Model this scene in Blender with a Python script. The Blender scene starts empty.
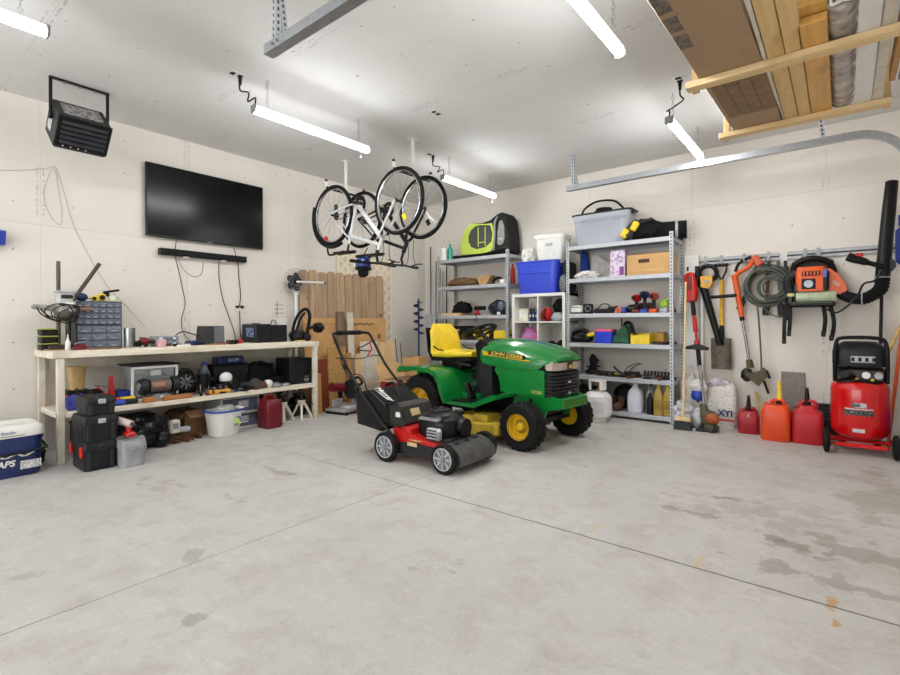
import bpy, bmesh, math, random
from mathutils import Vector as V, Matrix as MX, Euler, noise
PI = math.pi
random.seed(11)
scene = bpy.context.scene
COL = scene.collection

# ---------------------------------------------------------------- camera
cam_d = bpy.data.cameras.new('camera'); cam = bpy.data.objects.new('camera', cam_d); COL.objects.link(cam)
yaw, roll = 0.676995, -0.003558
F = V((-math.sin(yaw), math.cos(yaw), 0)); R = V((math.cos(yaw), math.sin(yaw), 0)); U = V((0, 0, 1))
R2 = R*math.cos(roll) + U*math.sin(roll); U2 = -R*math.sin(roll) + U*math.cos(roll)
m3 = MX((R2, U2, -F)).transposed()
cam.matrix_world = MX.Translation((5.4436, -6.1102, 1.12)) @ m3.to_4x4()
cam_d.sensor_width = 36; cam_d.lens = 488.57/900*36
cam_d.shift_y = (322.27-337.5)/900
cam_d.clip_start = 0.02
scene.camera = cam

# ---------------------------------------------------------------- world, exposure
w = bpy.data.worlds.new('world'); scene.world = w; w.use_nodes = True
bg = w.node_tree.nodes['Background']; bg.inputs[0].default_value = (0.93, 0.97, 1.0, 1); bg.inputs[1].default_value = 2.4
vs = scene.view_settings
vs.view_transform = 'Standard'; vs.look = 'None'; vs.gamma = 1; vs.use_curve_mapping = False
vs.exposure = 0.74
TUBE_POWER = 52.0

# ---------------------------------------------------------------- materials
def lin(c):
    return tuple(((x/255)/12.92 if x/255 <= .04045 else ((x/255+.055)/1.055)**2.4) for x in c)
class NT:
    def __init__(s, m): s.nt = m.node_tree; s.n = s.nt.nodes; s.l = s.nt.links
    def new(s, t, **k):
        n = s.n.new(t)
        for a, b in k.items(): setattr(n, a, b)
        return n
    def put(s, sock, v):
        if hasattr(v, 'is_output') or isinstance(v, bpy.types.NodeSocket): s.l.new(v, sock)
        else: sock.default_value = v
    def math(s, op, a, b=0.0, c=None):
        n = s.new('ShaderNodeMath', operation=op); s.put(n.inputs[0], a); s.put(n.inputs[1], b)
        if c is not None: s.put(n.inputs[2], c)
        return n.outputs[0]
    def noise(s, vec, scale, detail=3, rough=.55, dist=0):
        n = s.new('ShaderNodeTexNoise'); n.inputs['Scale'].default_value = scale; n.inputs['Detail'].default_value = detail
        n.inputs['Roughness'].default_value = rough; n.inputs['Distortion'].default_value = dist; s.l.new(vec, n.inputs['Vector'])
        return n.outputs[0]
    def ramp(s, v, a, b, lo=0., hi=1.):
        n = s.new('ShaderNodeMapRange'); s.put(n.inputs[0], v); n.inputs[1].default_value = a; n.inputs[2].default_value = b
        n.inputs[3].default_value = lo; n.inputs[4].default_value = hi
        return n.outputs[0]
    def mix(s, f, a, b, mode='MIX'):
        n = s.new('ShaderNodeMix', data_type='RGBA', blend_type=mode); s.put(n.inputs[0], f)
        s.put(n.inputs[6], a if not isinstance(a, tuple) else a+(1,)); s.put(n.inputs[7], b if not isinstance(b, tuple) else b+(1,))
        return n.outputs[2]
    def coords(s):
        t = s.new('ShaderNodeTexCoord'); x = s.new('ShaderNodeSeparateXYZ'); s.l.new(t.outputs['Object'], x.inputs[0])
        return t.outputs['Object'], x.outputs[0], x.outputs[1], x.outputs[2]
    def bump(s, h, strength, dist=.01):
        n = s.new('ShaderNodeBump'); n.inputs['Strength'].default_value = strength; n.inputs['Distance'].default_value = dist
        s.l.new(h, n.inputs['Height']); s.l.new(n.outputs[0], s.n['Principled BSDF'].inputs['Normal'])
def base(name):
    m = bpy.data.materials.new(name); m.use_nodes = True
    return m, NT(m), m.node_tree.nodes['Principled BSDF']
_mats = {}
def mat(name, rgb, rough=.5, metal=0., var=.14, scale=14., bump=0., alpha=None, trans=0., coat=0., rgb2=None, stretch=None):
    if name in _mats: return _mats[name]
    m, N, b = base(name)
    o, x, y, z = N.coords()
    if stretch:
        mp = N.new('ShaderNodeMapping'); mp.inputs['Scale'].default_value = stretch; N.l.new(o, mp.inputs[0]); o = mp.outputs[0]
    f = N.noise(o, scale, 4, .6)
    c = lin(rgb); d = lin(rgb2) if rgb2 else tuple(k*(1-2*var) for k in c)
    e = c if rgb2 else tuple(min(1, k*(1+var)) for k in c)
    N.l.new(N.mix(N.ramp(f, .3, .7), d, e), b.inputs['Base Color'])
    N.l.new(N.ramp(f, .2, .8, max(.02, rough-.08), min(1, rough+.08)), b.inputs['Roughness'])
    b.inputs['Metallic'].default_value = metal
    if coat: b.inputs['Coat Weight'].default_value = coat
    if trans: b.inputs['Transmission Weight'].default_value = trans
    if alpha is not None: b.inputs['Alpha'].default_value = alpha
    if bump: N.bump(f, bump)
    if max(rgb) < 60 and not metal: b.inputs['Specular IOR Level'].default_value = .28
    _mats[name] = m
    return m

def drywall(name, rgb, ax, seams=True, seam_off=0., horiz=None):
    m, N, b = base(name)
    o, x, y, z = N.coords()
    u, v = {'x': (y, z), 'y': (x, z), 'z': (y, x)}[ax]
    c = lin(rgb)
    f = N.noise(o, 1.3, 5, .6); g = N.noise(o, 9, 3, .6)
    col = N.mix(N.ramp(f, .35, .68), tuple(k*.95 for k in c), tuple(min(1, k*1.03) for k in c))
    col = N.mix(N.ramp(g, .6, .75, 0, .25), col, tuple(k*.84 for k in c))
    # screw heads on a 0.41 x 0.40 grid, jittered rows
    def cell(t, s, off=0.):
        k = N.math('ADD', N.math('DIVIDE', t, s), off+100)
        return N.math('SUBTRACT', N.math('FRACT', k), .5), s
    fu, su = cell(u, .41, .2); fv, sv = cell(v, .405, .37)
    du = N.math('MULTIPLY', fu, su); dv = N.math('MULTIPLY', N.math('ADD', fv, N.ramp(N.noise(o, 1.1, 0), .3, .7, -.3, .3)), sv)
    r = N.math('SQRT', N.math('ADD', N.math('MULTIPLY', du, du), N.math('MULTIPLY', dv, dv)))
    keep = N.math('GREATER_THAN', N.noise(o, 3.7, 1), .47)
    col = N.mix(N.math('MULTIPLY', N.math('LESS_THAN', r, .007), N.math('MULTIPLY', keep, .7)), col, lin((92, 84, 76)))
    # board seams and printed specks along them
    k = N.math('ABSOLUTE', N.math('SUBTRACT', N.math('FRACT', N.math('ADD', N.math('DIVIDE', u, 1.22), 50.5+seam_off)), .5))
    line = N.math('LESS_THAN', k, .0022)
    col = N.mix(N.math('MULTIPLY', line, N.ramp(N.noise(o, 2, 2), .4, .7, .08, .5)), col, lin((140, 134, 126)))
    near = N.math('LESS_THAN', N.math('ABSOLUTE', N.math('SUBTRACT', k, .018)), .006)
    st = N.new('ShaderNodeMapping'); st.inputs['Scale'].default_value = (40, 40, 40); N.l.new(o, st.inputs[0])
    ink = N.math('MULTIPLY', near, N.math('MULTIPLY', N.math('GREATER_THAN', N.noise(st.outputs[0], 1.4, 0), .53), N.math('GREATER_THAN', N.noise(o, 1.7, 0), .56)))
    col = N.mix(N.math('MULTIPLY', ink, .42), col, lin((110, 106, 104)))
    if horiz is not None:
        k = N.math('LESS_THAN', N.math('ABSOLUTE', N.math('SUBTRACT', v, horiz)), .003)
        col = N.mix(N.math('MULTIPLY', k, .3), col, lin((150, 144, 136)))
        up = N.math('GREATER_THAN', v, horiz)
        col = N.mix(N.math('MULTIPLY', up, .12), col, tuple(q*.75 for q in c))
    N.l.new(col, b.inputs['Base Color']); b.inputs['Roughness'].default_value = .85
    N.bump(g, .05)
    return m

def concrete():
    m, N, b = base('concrete')
    o, x, y, z = N.coords()
    c = lin((190, 187, 183))
    n1 = N.noise(o, .7, 5, .62, .4); n2 = N.noise(o, 4.2, 6, .68, .3); n3 = N.noise(o, 38, 3, .7)
    col = N.mix(N.ramp(n1, .35, .68), tuple(k*.90 for k in c), tuple(k*1.04 for k in c))
    col = N.mix(N.ramp(n2, .48, .68, 0, .62), col, lin((168, 160, 150)))
    n4 = N.noise(o, 13, 5, .7, .5)
    col = N.mix(N.ramp(n4, .54, .7, 0, .3), col, lin((212, 209, 204)))
    col = N.mix(N.ramp(n4, .42, .3, 0, .4), col, lin((158, 151, 142)))
    n5 = N.noise(o, 90, 2, .6)
    col = N.mix(N.ramp(n5, .56, .72, 0, .35), col, lin((146, 139, 131)))
    col = N.mix(N.ramp(n3, .52, .8, 0, .22), col, lin((150, 143, 135)))
    mp = N.new('ShaderNodeMapping'); mp.inputs['Scale'].default_value = (2.6, 9, 1); mp.inputs['Rotation'].default_value = (0, 0, .5); N.l.new(o, mp.inputs[0])
    col = N.mix(N.ramp(N.noise(mp.outputs[0], 1, 5, .7), .58, .8, 0, .4), col, lin((226, 222, 216)))
    def blob(cx, cy, rx, ry, thr, colr, amt, sc=6.):
        a = N.math('DIVIDE', N.math('SUBTRACT', x, cx), rx); d = N.math('DIVIDE', N.math('SUBTRACT', y, cy), ry)
        r = N.math('SQRT', N.math('ADD', N.math('MULTIPLY', a, a), N.math('MULTIPLY', d, d)))
        s = N.math('SUBTRACT', N.math('MULTIPLY', N.noise(o, sc, 4, .6), 1.9), N.math('MULTIPLY', r, .55))
        return N.mix(N.ramp(s, thr, thr+.12, 0, amt), c_holder[0], lin(colr))
    c_holder = [col]
    for a in [(5.05, -2.75, .75, .5, .72, (150, 141, 130), .4, 7.), (5.55, -3.05, .55, .22, .62, (134, 125, 114), .55, 6.), (5.25, -3.12, .25, .14, .66, (120, 110, 99), .55, 8.),
              (5.3, -3.45, .45, .12, .66, (130, 120, 108), .5, 8.), (5.7, -1.9, .5, .9, .66, (150, 140, 128), .5, 3.5), (4.9, -2.6, .12, .06, .5, (118, 109, 99), .6, 5.), (4.75, -3.0, .2, .05, .5, (125, 116, 106), .5, 9.),
              (3.0, -5.05, .09, .05, .35, (140, 133, 124), .45, 9.), (3.52, -5.28, .04, .03, .3, (136, 129, 121), .5, 12.), (2.15, -4.05, .2, .06, .5, (140, 131, 121), .6, 6.), (.95, -1.9, .5, .22, .55, (140, 128, 115), .5, 5.),
              (2.3, -4.55, .35, .1, .75, (150, 141, 130), .6, 8.), (1.8, -4.7, .5, .25, .78, (160, 152, 142), .6, 6.), (2.6, -5.6, .3, .2, .8, (152, 144, 134), .5, 6.), (3.95, -4.4, .3, .2, .85, (150, 142, 133), .5, 9.),
              (5.41, -3.66, .022, .075, .5, (186, 134, 48), .7, 34.), (5.42, -3.81, .016, .03, .45, (184, 130, 48), .7, 34.), (4.92, -3.6, .02, .12, .55, (196, 170, 118), .55, 20.), (4.4, -3.55, .03, .14, .6, (196, 174, 128), .5, 20.)]:
        c_holder[0] = blob(*a)
    col = c_holder[0]
    spk = N.new('ShaderNodeTexVoronoi'); spk.inputs['Scale'].default_value = 2.3; N.l.new(o, spk.inputs['Vector'])
    col = N.mix(N.math('MULTIPLY', N.math('LESS_THAN', spk.outputs['Distance'], .028), .6), col, lin((96, 88, 78)))
    # saw-cut control joints
    wob = N.ramp(N.noise(o, 3, 2), 0, 1, -.006, .006)
    jy = N.math('LESS_THAN', N.math('ABSOLUTE', N.math('ADD', N.math('SUBTRACT', y, -3.682), wob)), .006)
    jx = N.math('LESS_THAN', N.math('ABSOLUTE', N.math('ADD', N.math('SUBTRACT', x, 3.081), wob)), .005)
    east = N.ramp(x, 1.6, 4.2, .3, .85)
    col = N.mix(N.math('MULTIPLY', jy, east), col, lin((86, 80, 74)))
    col = N.mix(N.math('MULTIPLY', jx, N.ramp(N.noise(o, 2.2, 2), .3, .7, .3, .7)), col, lin((110, 102, 92)))
    N.l.new(col, b.inputs['Base Color'])
    N.l.new(N.ramp(n2, .3, .7, .5, .72), b.inputs['Roughness'])
    N.bump(n3, .08)
    return m

def wood(name, rgb, dark, axis='z', scale=3., rough=.65, knots=.35, boards=0.):
    if name in _mats: return _mats[name]
    m, N, b = base(name)
    o, x, y, z = N.coords()
    mp = N.new('ShaderNodeMapping'); s = {'x': (.7, 9, 9), 'y': (9, .7, 9), 'z': (9, 9, .7)}[axis]
    mp.inputs['Scale'].default_value = tuple(k*scale for k in s); N.l.new(o, mp.inputs[0])
    g = N.noise(mp.outputs[0], 1, 5, .65, .6); k = N.noise(o, 3.1, 2, .5)
    col = N.mix(N.ramp(g, .32, .7), lin(dark), lin(rgb))
    col = N.mix(N.ramp(k, .62, .74, 0, knots), col, tuple(q*.45 for q in lin(dark)))
    if boards:   # each board of the panel weathered to its own tone
        wn = N.new('ShaderNodeTexWhiteNoise', noise_dimensions='1D'); N.l.new(N.math('FLOOR', N.math('DIVIDE', N.math('ADD', y, .73), boards)), wn.inputs['W'])
        col = N.mix(N.ramp(wn.outputs[0], 0, 1, 0, .55), col, lin((150, 128, 108)))
        vo = N.new('ShaderNodeTexVoronoi'); vo.inputs['Scale'].default_value = 3.2; N.l.new(o, vo.inputs['Vector'])
        col = N.mix(N.ramp(vo.outputs['Distance'], .05, .13, .8, 0), col, lin((92, 58, 34)))
    N.l.new(col, b.inputs['Base Color']); b.inputs['Roughness'].default_value = rough
    N.bump(g, .12)
    _mats[name] = m
    return m

def perforated(name, rgb):
    m, N, b = base(name)
    o, x, y, z = N.coords()
    fz = N.math('MULTIPLY', N.math('SUBTRACT', N.math('FRACT', N.math('DIVIDE', z, .038)), .5), .038)
    cx = N.math('SUBTRACT', N.math('ABSOLUTE', x), 0)
    hole = N.math('MULTIPLY', N.math('LESS_THAN', N.math('ABSOLUTE', fz), .010), 1)
    inx = N.math('LESS_THAN', N.math('ABSOLUTE', x), .006); iny = N.math('LESS_THAN', N.math('ABSOLUTE', y), .006)
    hole = N.math('MULTIPLY', hole, N.math('MAXIMUM', inx, iny))
    f = N.noise(o, 12, 2)
    col = N.mix(N.ramp(f, .3, .7), lin(tuple(k*.93 for k in rgb)), lin(rgb))
    N.l.new(N.mix(hole, col, lin((38, 38, 40))), b.inputs['Base Color'])
    b.inputs['Metallic'].default_value = .25; b.inputs['Roughness'].default_value = .42
    return m

def emit(name, rgb, power):
    m, N, b = base(name)
    o, x, y, z = N.coords()
    N.l.new(N.mix(N.ramp(N.noise(o, 20, 1), .3, .7), lin(rgb), (1., 1., 1.)), b.inputs['Emission Color'])
    b.inputs['Emission Strength'].default_value = power; b.inputs['Base Color'].default_value = (.9, .9, .9, 1)
    return m

def stickered(name, rgb, ink, sx=30., sz=90., amt=.8, thr=.52):   # printed lines of small type, as on a warning sticker
    if name in _mats: return _mats[name]
    m, N, b = base(name)
    o, x, y, z = N.coords()
    mp = N.new('ShaderNodeMapping'); mp.inputs['Scale'].default_value = (sx, sx, sz); N.l.new(o, mp.inputs[0])
    f = N.noise(mp.outputs[0], 1, 1)
    N.l.new(N.mix(N.math('MULTIPLY', N.math('GREATER_THAN', f, thr), amt), lin(rgb), lin(ink)), b.inputs['Base Color'])
    b.inputs['Roughness'].default_value = .5
    _mats[name] = m
    return m

BLACK = mat('black_plastic', (14, 14, 15), .4)
RUBBER = mat('black_rubber', (15, 15, 16), .7, bump=.15, scale=60)
DARK = mat('dark_grey_plastic', (36, 37, 39), .5)
GREYP = mat('grey_plastic', (128, 130, 132), .5)
LGREY = mat('light_grey_plastic', (176, 178, 184), .45)
WHITE = mat('white_plastic', (228, 227, 222), .4, var=.04)
WPAINT = mat('white_paint', (222, 216, 202), .5, var=.08, scale=6, rgb2=(190, 180, 160))
STEEL = mat('steel', (158, 160, 162), .3, 1., var=.08)
DSTEEL = mat('dark_steel', (72, 68, 64), .4, .85, var=.2)
GALV = mat('galvanised', (176, 180, 184), .36, .85, var=.1, scale=40)
SHELFM = mat('shelf_grey', (186, 189, 194), .4, .25, var=.05)
POSTM = perforated('perforated_post', (192, 196, 200))
RED = mat('red_plastic', (196, 26, 24), .35, var=.1)
DRED = mat('dark_red_plastic', (108, 14, 26), .4, var=.12)
PINKRED = mat('faded_red_plastic', (196, 34, 46), .42, var=.12, scale=5)
ORANGE = mat('orange_plastic', (228, 92, 26), .38, var=.1)
ORED = mat('orange_red_plastic', (226, 74, 22), .42, var=.1, scale=5)
YELLOW = mat('yellow_plastic', (240, 208, 38), .4, var=.08)
BLUE = mat('blue_plastic', (36, 66, 168), .4, var=.1)
TOTEBLUE = mat('tote_blue', (56, 78, 210), .38, var=.06, scale=4)
NAVY = mat('navy_plastic', (24, 42, 92), .38, var=.12)
GREEN = mat('tractor_green', (16, 122, 50), .22, var=.07, scale=5, coat=.5)
DGREEN = mat('dark_green', (18, 74, 44), .5)
TYEL = mat('tractor_yellow', (218, 176, 24), .3, var=.07, scale=5)
SEATY = mat('seat_yellow', (240, 208, 46), .42, var=.07, scale=7)
DECKY = mat('deck_yellow', (214, 184, 50), .5, var=.16, scale=9, rgb2=(168, 142, 54))
CARD = mat('cardboard', (206, 160, 104), .8, var=.08, scale=5)
CARDD = mat('cardboard_dark', (128, 98, 64), .85, var=.14, scale=5)
CARDL = mat('cardboard_light', (212, 172, 120), .8, var=.08, scale=5)
PAPER = mat('white_paper', (230, 228, 222), .7, var=.03)
CLOTHB = mat('black_cloth', (18, 18, 19), .9, bump=.25, scale=30)
CLOTHR = mat('red_cloth', (176, 20, 26), .85, bump=.25, scale=20)
CLOTHW = mat('white_cloth', (226, 224, 218), .9, bump=.2, scale=20)
CLEAR = mat('clear_plastic', (206, 212, 218), .12, var=.03, alpha=.34)
SMOKE = mat('smoky_plastic', (134, 144, 162), .15, var=.06, alpha=.55)
CHROME = mat('chrome', (214, 214, 216), .12, 1., var=.03)
SCREEN = mat('screen_black', (4, 4, 5), .26, var=.02); SCREEN.node_tree.nodes['Principled BSDF'].inputs['Specular IOR Level'].default_value = .2; SCREEN.node_tree.links.remove(SCREEN.node_tree.nodes['Principled BSDF'].inputs['Roughness'].links[0]); SCREEN.node_tree.nodes['Principled BSDF'].inputs['Roughness'].default_value = .2
PINE = wood('pine', (228, 198, 148), (204, 168, 114), 'z')
PINEY = wood('pine_boards', (226, 196, 142), (202, 164, 104), 'y', 2., .65, .6)
PINEX = wood('pine_rails', (232, 206, 160), (210, 178, 126), 'x', 2.)
BENCHW = wood('painted_bench_wood', (236, 229, 214), (210, 198, 174), 'y', 2., knots=.4)
FENCEW = wood('weathered_pickets', (208, 178, 144), (160, 128, 98), 'z', 2.4, .8, .6, .146)
TANW = wood('tan_board', (190, 146, 92), (160, 116, 66), 'z')
BROWN = mat('brown_leather', (104, 62, 36), .6)
RUST = mat('rusty_iron', (106, 68, 44), .7, .4, var=.3, scale=30)
OLIVE = mat('grimy_olive', (86, 82, 52), .6, var=.25, scale=25)
BLUEMET = mat('blue_black_steel', (40, 56, 92), .4, .4)
TEAL = mat('teal_plastic', (40, 150, 128), .4)
LIME = mat('lime_fabric', (186, 206, 84), .7, var=.05)
MESH = mat('black_mesh_fabric', (46, 48, 48), .8, alpha=.6)
OIL = mat('amber_oil_bottle', (176, 146, 62), .35, var=.08)
TANK = mat('white_tank_paint', (234, 234, 232), .3, var=.04)
PINK = mat('pink_plastic', (232, 96, 140), .45)
MAG = mat('magenta_cloth', (206, 24, 96), .7)
LILAC = stickered('lilac_print', (222, 206, 226), (140, 96, 160), 26, 30, .55, .56)
STICK = stickered('printed_sticker', (226, 226, 222), (70, 70, 74), 130, 300)
STICKD = stickered('dark_printed_sticker', (34, 34, 36), (170, 170, 168), 70, 160, .6, .58)
CARDPRINT = stickered('printed_cardboard', (160, 132, 102), (96, 80, 66), 14, 14, .4, .7)
HOSE = mat('grey_green_cable', (84, 92, 82), .5)
BAGP = stickered('printed_feed_bag', (220, 216, 210), (120, 116, 130), 34, 80, .5, .62)

# ---------------------------------------------------------------- geometry kit
def catmull(pts, k=6, closed=False):
    P = [V(p) for p in pts]; n = len(P); out = []
    for i in range(n if closed else n-1):
        if closed: a, b, c, d = P[(i-1) % n], P[i], P[(i+1) % n], P[(i+2) % n]
        else: a, b, c, d = P[max(i-1, 0)], P[i], P[i+1], P[min(i+2, n-1)]
        for j in range(k):
            t = j/k
            out.append(.5*((2*b)+(c-a)*t+(2*a-5*b+4*c-d)*t*t+(3*b-a-3*c+d)*t**3))
    if not closed: out.append(P[-1])
    return out
def rotm(r):
    return Euler(r, 'XYZ').to_matrix() if r else MX.Identity(3)
class G:
    def __init__(s): s.v = []; s.f = []
    def add(s, vs, fs):
        o = len(s.v); s.v += [tuple(q) for q in vs]; s.f += [tuple(i+o for i in f) for f in fs]; return s
    def box(s, c, d, r=0., rot=None):
        hx, hy, hz = d[0]/2, d[1]/2, d[2]/2; m = rotm(rot); c = V(c)
        r = min(r, hx*.95, hy*.95, hz*.95)
        if r <= 0:
            vs = [V((x, y, z)) for x in (-hx, hx) for y in (-hy, hy) for z in (-hz, hz)]
            fs = [(0, 1, 3, 2), (4, 6, 7, 5), (0, 4, 5, 1), (2, 3, 7, 6), (0, 2, 6, 4), (1, 5, 7, 3)]
        else:
            vs = []; ix = {}
            for a in (-1, 1):
                for b in (-1, 1):
                    for e in (-1, 1):
                        for k in range(3):
                            q = V((a*(hx-(r if k != 0 else 0)), b*(hy-(r if k != 1 else 0)), e*(hz-(r if k != 2 else 0))))
                            ix[a, b, e, k] = len(vs); vs.append(q)
            fs = []
            for a in (-1, 1):
                fs.append((ix[a, -1, -1, 0], ix[a, 1, -1, 0], ix[a, 1, 1, 0], ix[a, -1, 1, 0]))
                fs.append((ix[-1, a, -1, 1], ix[1, a, -1, 1], ix[1, a, 1, 1], ix[-1, a, 1, 1]))
                fs.append((ix[-1, -1, a, 2], ix[1, -1, a, 2], ix[1, 1, a, 2], ix[-1, 1, a, 2]))
                for b in (-1, 1):
                    fs.append((ix[a, b, -1, 0], ix[a, b, 1, 0], ix[a, b, 1, 1], ix[a, b, -1, 1]))
                    fs.append((ix[a, -1, b, 0], ix[a, 1, b, 0], ix[a, 1, b, 2], ix[a, -1, b, 2]))
                    fs.append((ix[-1, a, b, 1], ix[1, a, b, 1], ix[1, a, b, 2], ix[-1, a, b, 2]))
                    for e in (-1, 1): fs.append((ix[a, b, e, 0], ix[a, b, e, 1], ix[a, b, e, 2]))
        return s.add([m @ q + c for q in vs], fs)
    def rings(s, rings, closed=False, cap=True):
        n = len(rings[0]); vs = [q for r in rings for q in r]; fs = []
        k = len(rings)
        for i in range(k if closed else k-1):
            a, b = i*n, ((i+1) % k)*n
            for j in range(n): fs.append((a+j, a+(j+1) % n, b+(j+1) % n, b+j))
        if cap and not closed: fs.append(tuple(range(n-1, -1, -1))); fs.append(tuple((k-1)*n+j for j in range(n)))
        return s.add(vs, fs)
    def tube(s, pts, r, n=8, closed=False, smooth=0, flat=1.):
        P = catmull(pts, smooth, closed) if smooth else [V(p) for p in pts]
        k = len(P); rr = r if isinstance(r, (list, tuple)) else None
        t0 = (P[1]-P[0]).normalized(); up = V((0, 0, 1)) if abs(t0.z) < .9 else V((1, 0, 0))
        nrm = t0.cross(up).normalized(); rings = []
        for i in range(k):
            if closed: t = (P[(i+1) % k]-P[i-1])
            else: t = P[min(i+1, k-1)]-P[max(i-1, 0)]
            t = t.normalized() if t.length > 1e-9 else t0
            nrm = (nrm - t*nrm.dot(t)); nrm = nrm.normalized() if nrm.length > 1e-6 else t.orthogonal().normalized()
            bn = t.cross(nrm)
            rad = rr[min(int(i*len(rr)/k), len(rr)-1)] if rr else r
            rings.append([P[i]+(nrm*math.cos(2*PI*j/n)+bn*math.sin(2*PI*j/n)*flat)*rad for j in range(n)])
        return s.rings(rings, closed)
    def cyl(s, a, b, r0, r1=None, n=18):
        a, b = V(a), V(b); r1 = r0 if r1 is None else r1; t = (b-a).normalized(); u = t.orthogonal().normalized(); w_ = t.cross(u)
        return s.rings([[c+(u*math.cos(2*PI*j/n)+w_*math.sin(2*PI*j/n))*r for j in range(n)] for c, r in ((a, r0), (b, r1))])
    def lathe(s, prof, c=(0, 0, 0), axis='z', n=28, sq=None, rot=None):
        c = V(c); m = rotm(rot); rings = []
        for r, h in prof:
            ring = []
            for j in range(n):
                a = 2*PI*j/n; x, y = math.cos(a), math.sin(a)
                if sq:
                    e = 2/sq[2]; x = math.copysign(abs(x)**e, x)*sq[0]; y = math.copysign(abs(y)**e, y)*sq[1]
                q = {'z': (x*r, y*r, h), 'y': (x*r, h, y*r), 'x': (h, x*r, y*r)}[axis]
                ring.append(m @ V(q)+c)
            rings.append(ring)
        if prof[0][0] > 1e-6 and prof[-1][0] > 1e-6:
            if V((prof[0][0]-prof[-1][0], prof[0][1]-prof[-1][1])).length < 1e-6: rings.pop()
            return s.rings(rings, closed=True)
        return s.rings(rings)
    def prism(s, poly, d0, d1, axis='y', rot=None, c=(0, 0, 0)):
        f = {'y': lambda p, d: (p[0], d, p[1]), 'x': lambda p, d: (d, p[0], p[1]), 'z': lambda p, d: (p[0], p[1], d)}[axis]
        m = rotm(rot); c = V(c)
        return s.rings([[m @ V(f(p, d))+c for p in poly] for d in (d0, d1)])
    def ell(s, c, r, n=14, amp=0., seed=0., freq=2.5, rot=None, flatbot=None):
        m = rotm(rot); c = V(c); rings = []
        for i in range(n+1):
            th = PI*i/n; ring = []
            for j in range(n*2):
                ph = PI*j/n; d = V((math.sin(th)*math.cos(ph), math.sin(th)*math.sin(ph), -math.cos(th)))
                k = 1+amp*noise.noise(d*freq+V((seed, seed*1.7, -seed))) if amp else 1
                q = V((d.x*r[0]*k, d.y*r[1]*k, d.z*r[2]*k))
                if flatbot is not None: q.z = max(q.z, -flatbot)
                ring.append(m @ q+c)
            rings.append(ring)
        return s.rings(rings, cap=False)
    def torus(s, c, Rr, r, axis='y', n=40, k=10, flat=1., arc=1., a0=0., rot=None):
        m = rotm(rot); c = V(c); rings = []
        cnt = n if arc >= 1 else n+1
        for i in range(cnt):
            a = a0+2*PI*arc*i/n; ring = []
            for j in range(k):
                b = 2*PI*j/k; q = Rr+r*math.cos(b); h = r*flat*math.sin(b)
                p = {'y': (q*math.cos(a), h, q*math.sin(a)), 'z': (q*math.cos(a), q*math.sin(a), h), 'x': (h, q*math.cos(a), q*math.sin(a))}[axis]
                ring.append(m @ V(p)+c)
            rings.append(ring)
        return s.rings(rings, arc >= 1)
    def xf(s, mtx, a=0):
        for i in range(a, len(s.v)): s.v[i] = tuple(mtx @ V(s.v[i]))
        return s
    def o(s, name, m, parent=None, loc=None, smooth=35, rot=None):
        me = bpy.data.meshes.new(name); me.from_pydata(s.v, [], s.f); me.validate()
        b = bmesh.new(); b.from_mesh(me); bmesh.ops.recalc_face_normals(b, faces=b.faces); b.to_mesh(me); b.free()
        if smooth:
            for p in me.polygons: p.use_smooth = True
            me.set_sharp_from_angle(angle=math.radians(smooth))
        me.materials.append(m)
        ob = bpy.data.objects.new(name, me); COL.objects.link(ob)
        if parent: ob.parent = parent
        if loc: ob.location = loc
        if rot: ob.rotation_euler = rot
        return ob
def props(o, label=None, cat=None, group=None, kind=None):
    if label: o['label'] = label
    if cat: o['category'] = cat
    if group: o['group'] = group
    if kind: o['kind'] = kind
    return o
def T(name, label, cat, loc=(0, 0, 0), rz=0, group=None, rot=None):
    e = bpy.data.objects.new(name, None); COL.objects.link(e); e.empty_display_size = .05
    e.location = loc; e.rotation_euler = rot or (0, 0, rz)
    return props(e, label, cat, group)
def one(g, name, m, label, cat, loc=(0, 0, 0), rz=0, group=None, rot=None):
    return props(g.o(name, m, None, loc, rot=rot or (0, 0, rz)), label, cat, group)
def copy_tree(o, label=None, loc=None, rz=None, parent=None):
    c = o.copy(); COL.objects.link(c); c.parent = parent
    if label: c['label'] = label
    if loc is not None: c.location = loc
    if rz is not None: c.rotation_euler = (c.rotation_euler[0], c.rotation_euler[1], rz)
    for ch in [k for k in bpy.data.objects if k.parent == o]: copy_tree(ch, parent=c)
    return c
def text(s, size, m, parent, loc, rot, name='lettering', shear=0., bold=0., sx=1.):
    cu = bpy.data.curves.new(name, 'FONT'); cu.body = s; cu.size = size; cu.align_x = 'CENTER'; cu.align_y = 'CENTER'
    cu.extrude = .0006; cu.shear = shear; cu.offset = bold
    tmp = bpy.data.objects.new('tmp', cu); COL.objects.link(tmp)
    dg = bpy.context.evaluated_depsgraph_get(); me = bpy.data.meshes.new_from_object(tmp.evaluated_get(dg))
    bpy.data.objects.remove(tmp)
    me.materials.clear(); me.materials.append(m)
    ob = bpy.data.objects.new(name, me); COL.objects.link(ob); ob.parent = parent; ob.location = loc; ob.rotation_euler = rot
    ob.scale = (sx, 1, 1)
    return ob
YN = (PI/2, 0, 0)            # faces -y
XP = (PI/2, 0, PI/2)         # faces +x

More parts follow.
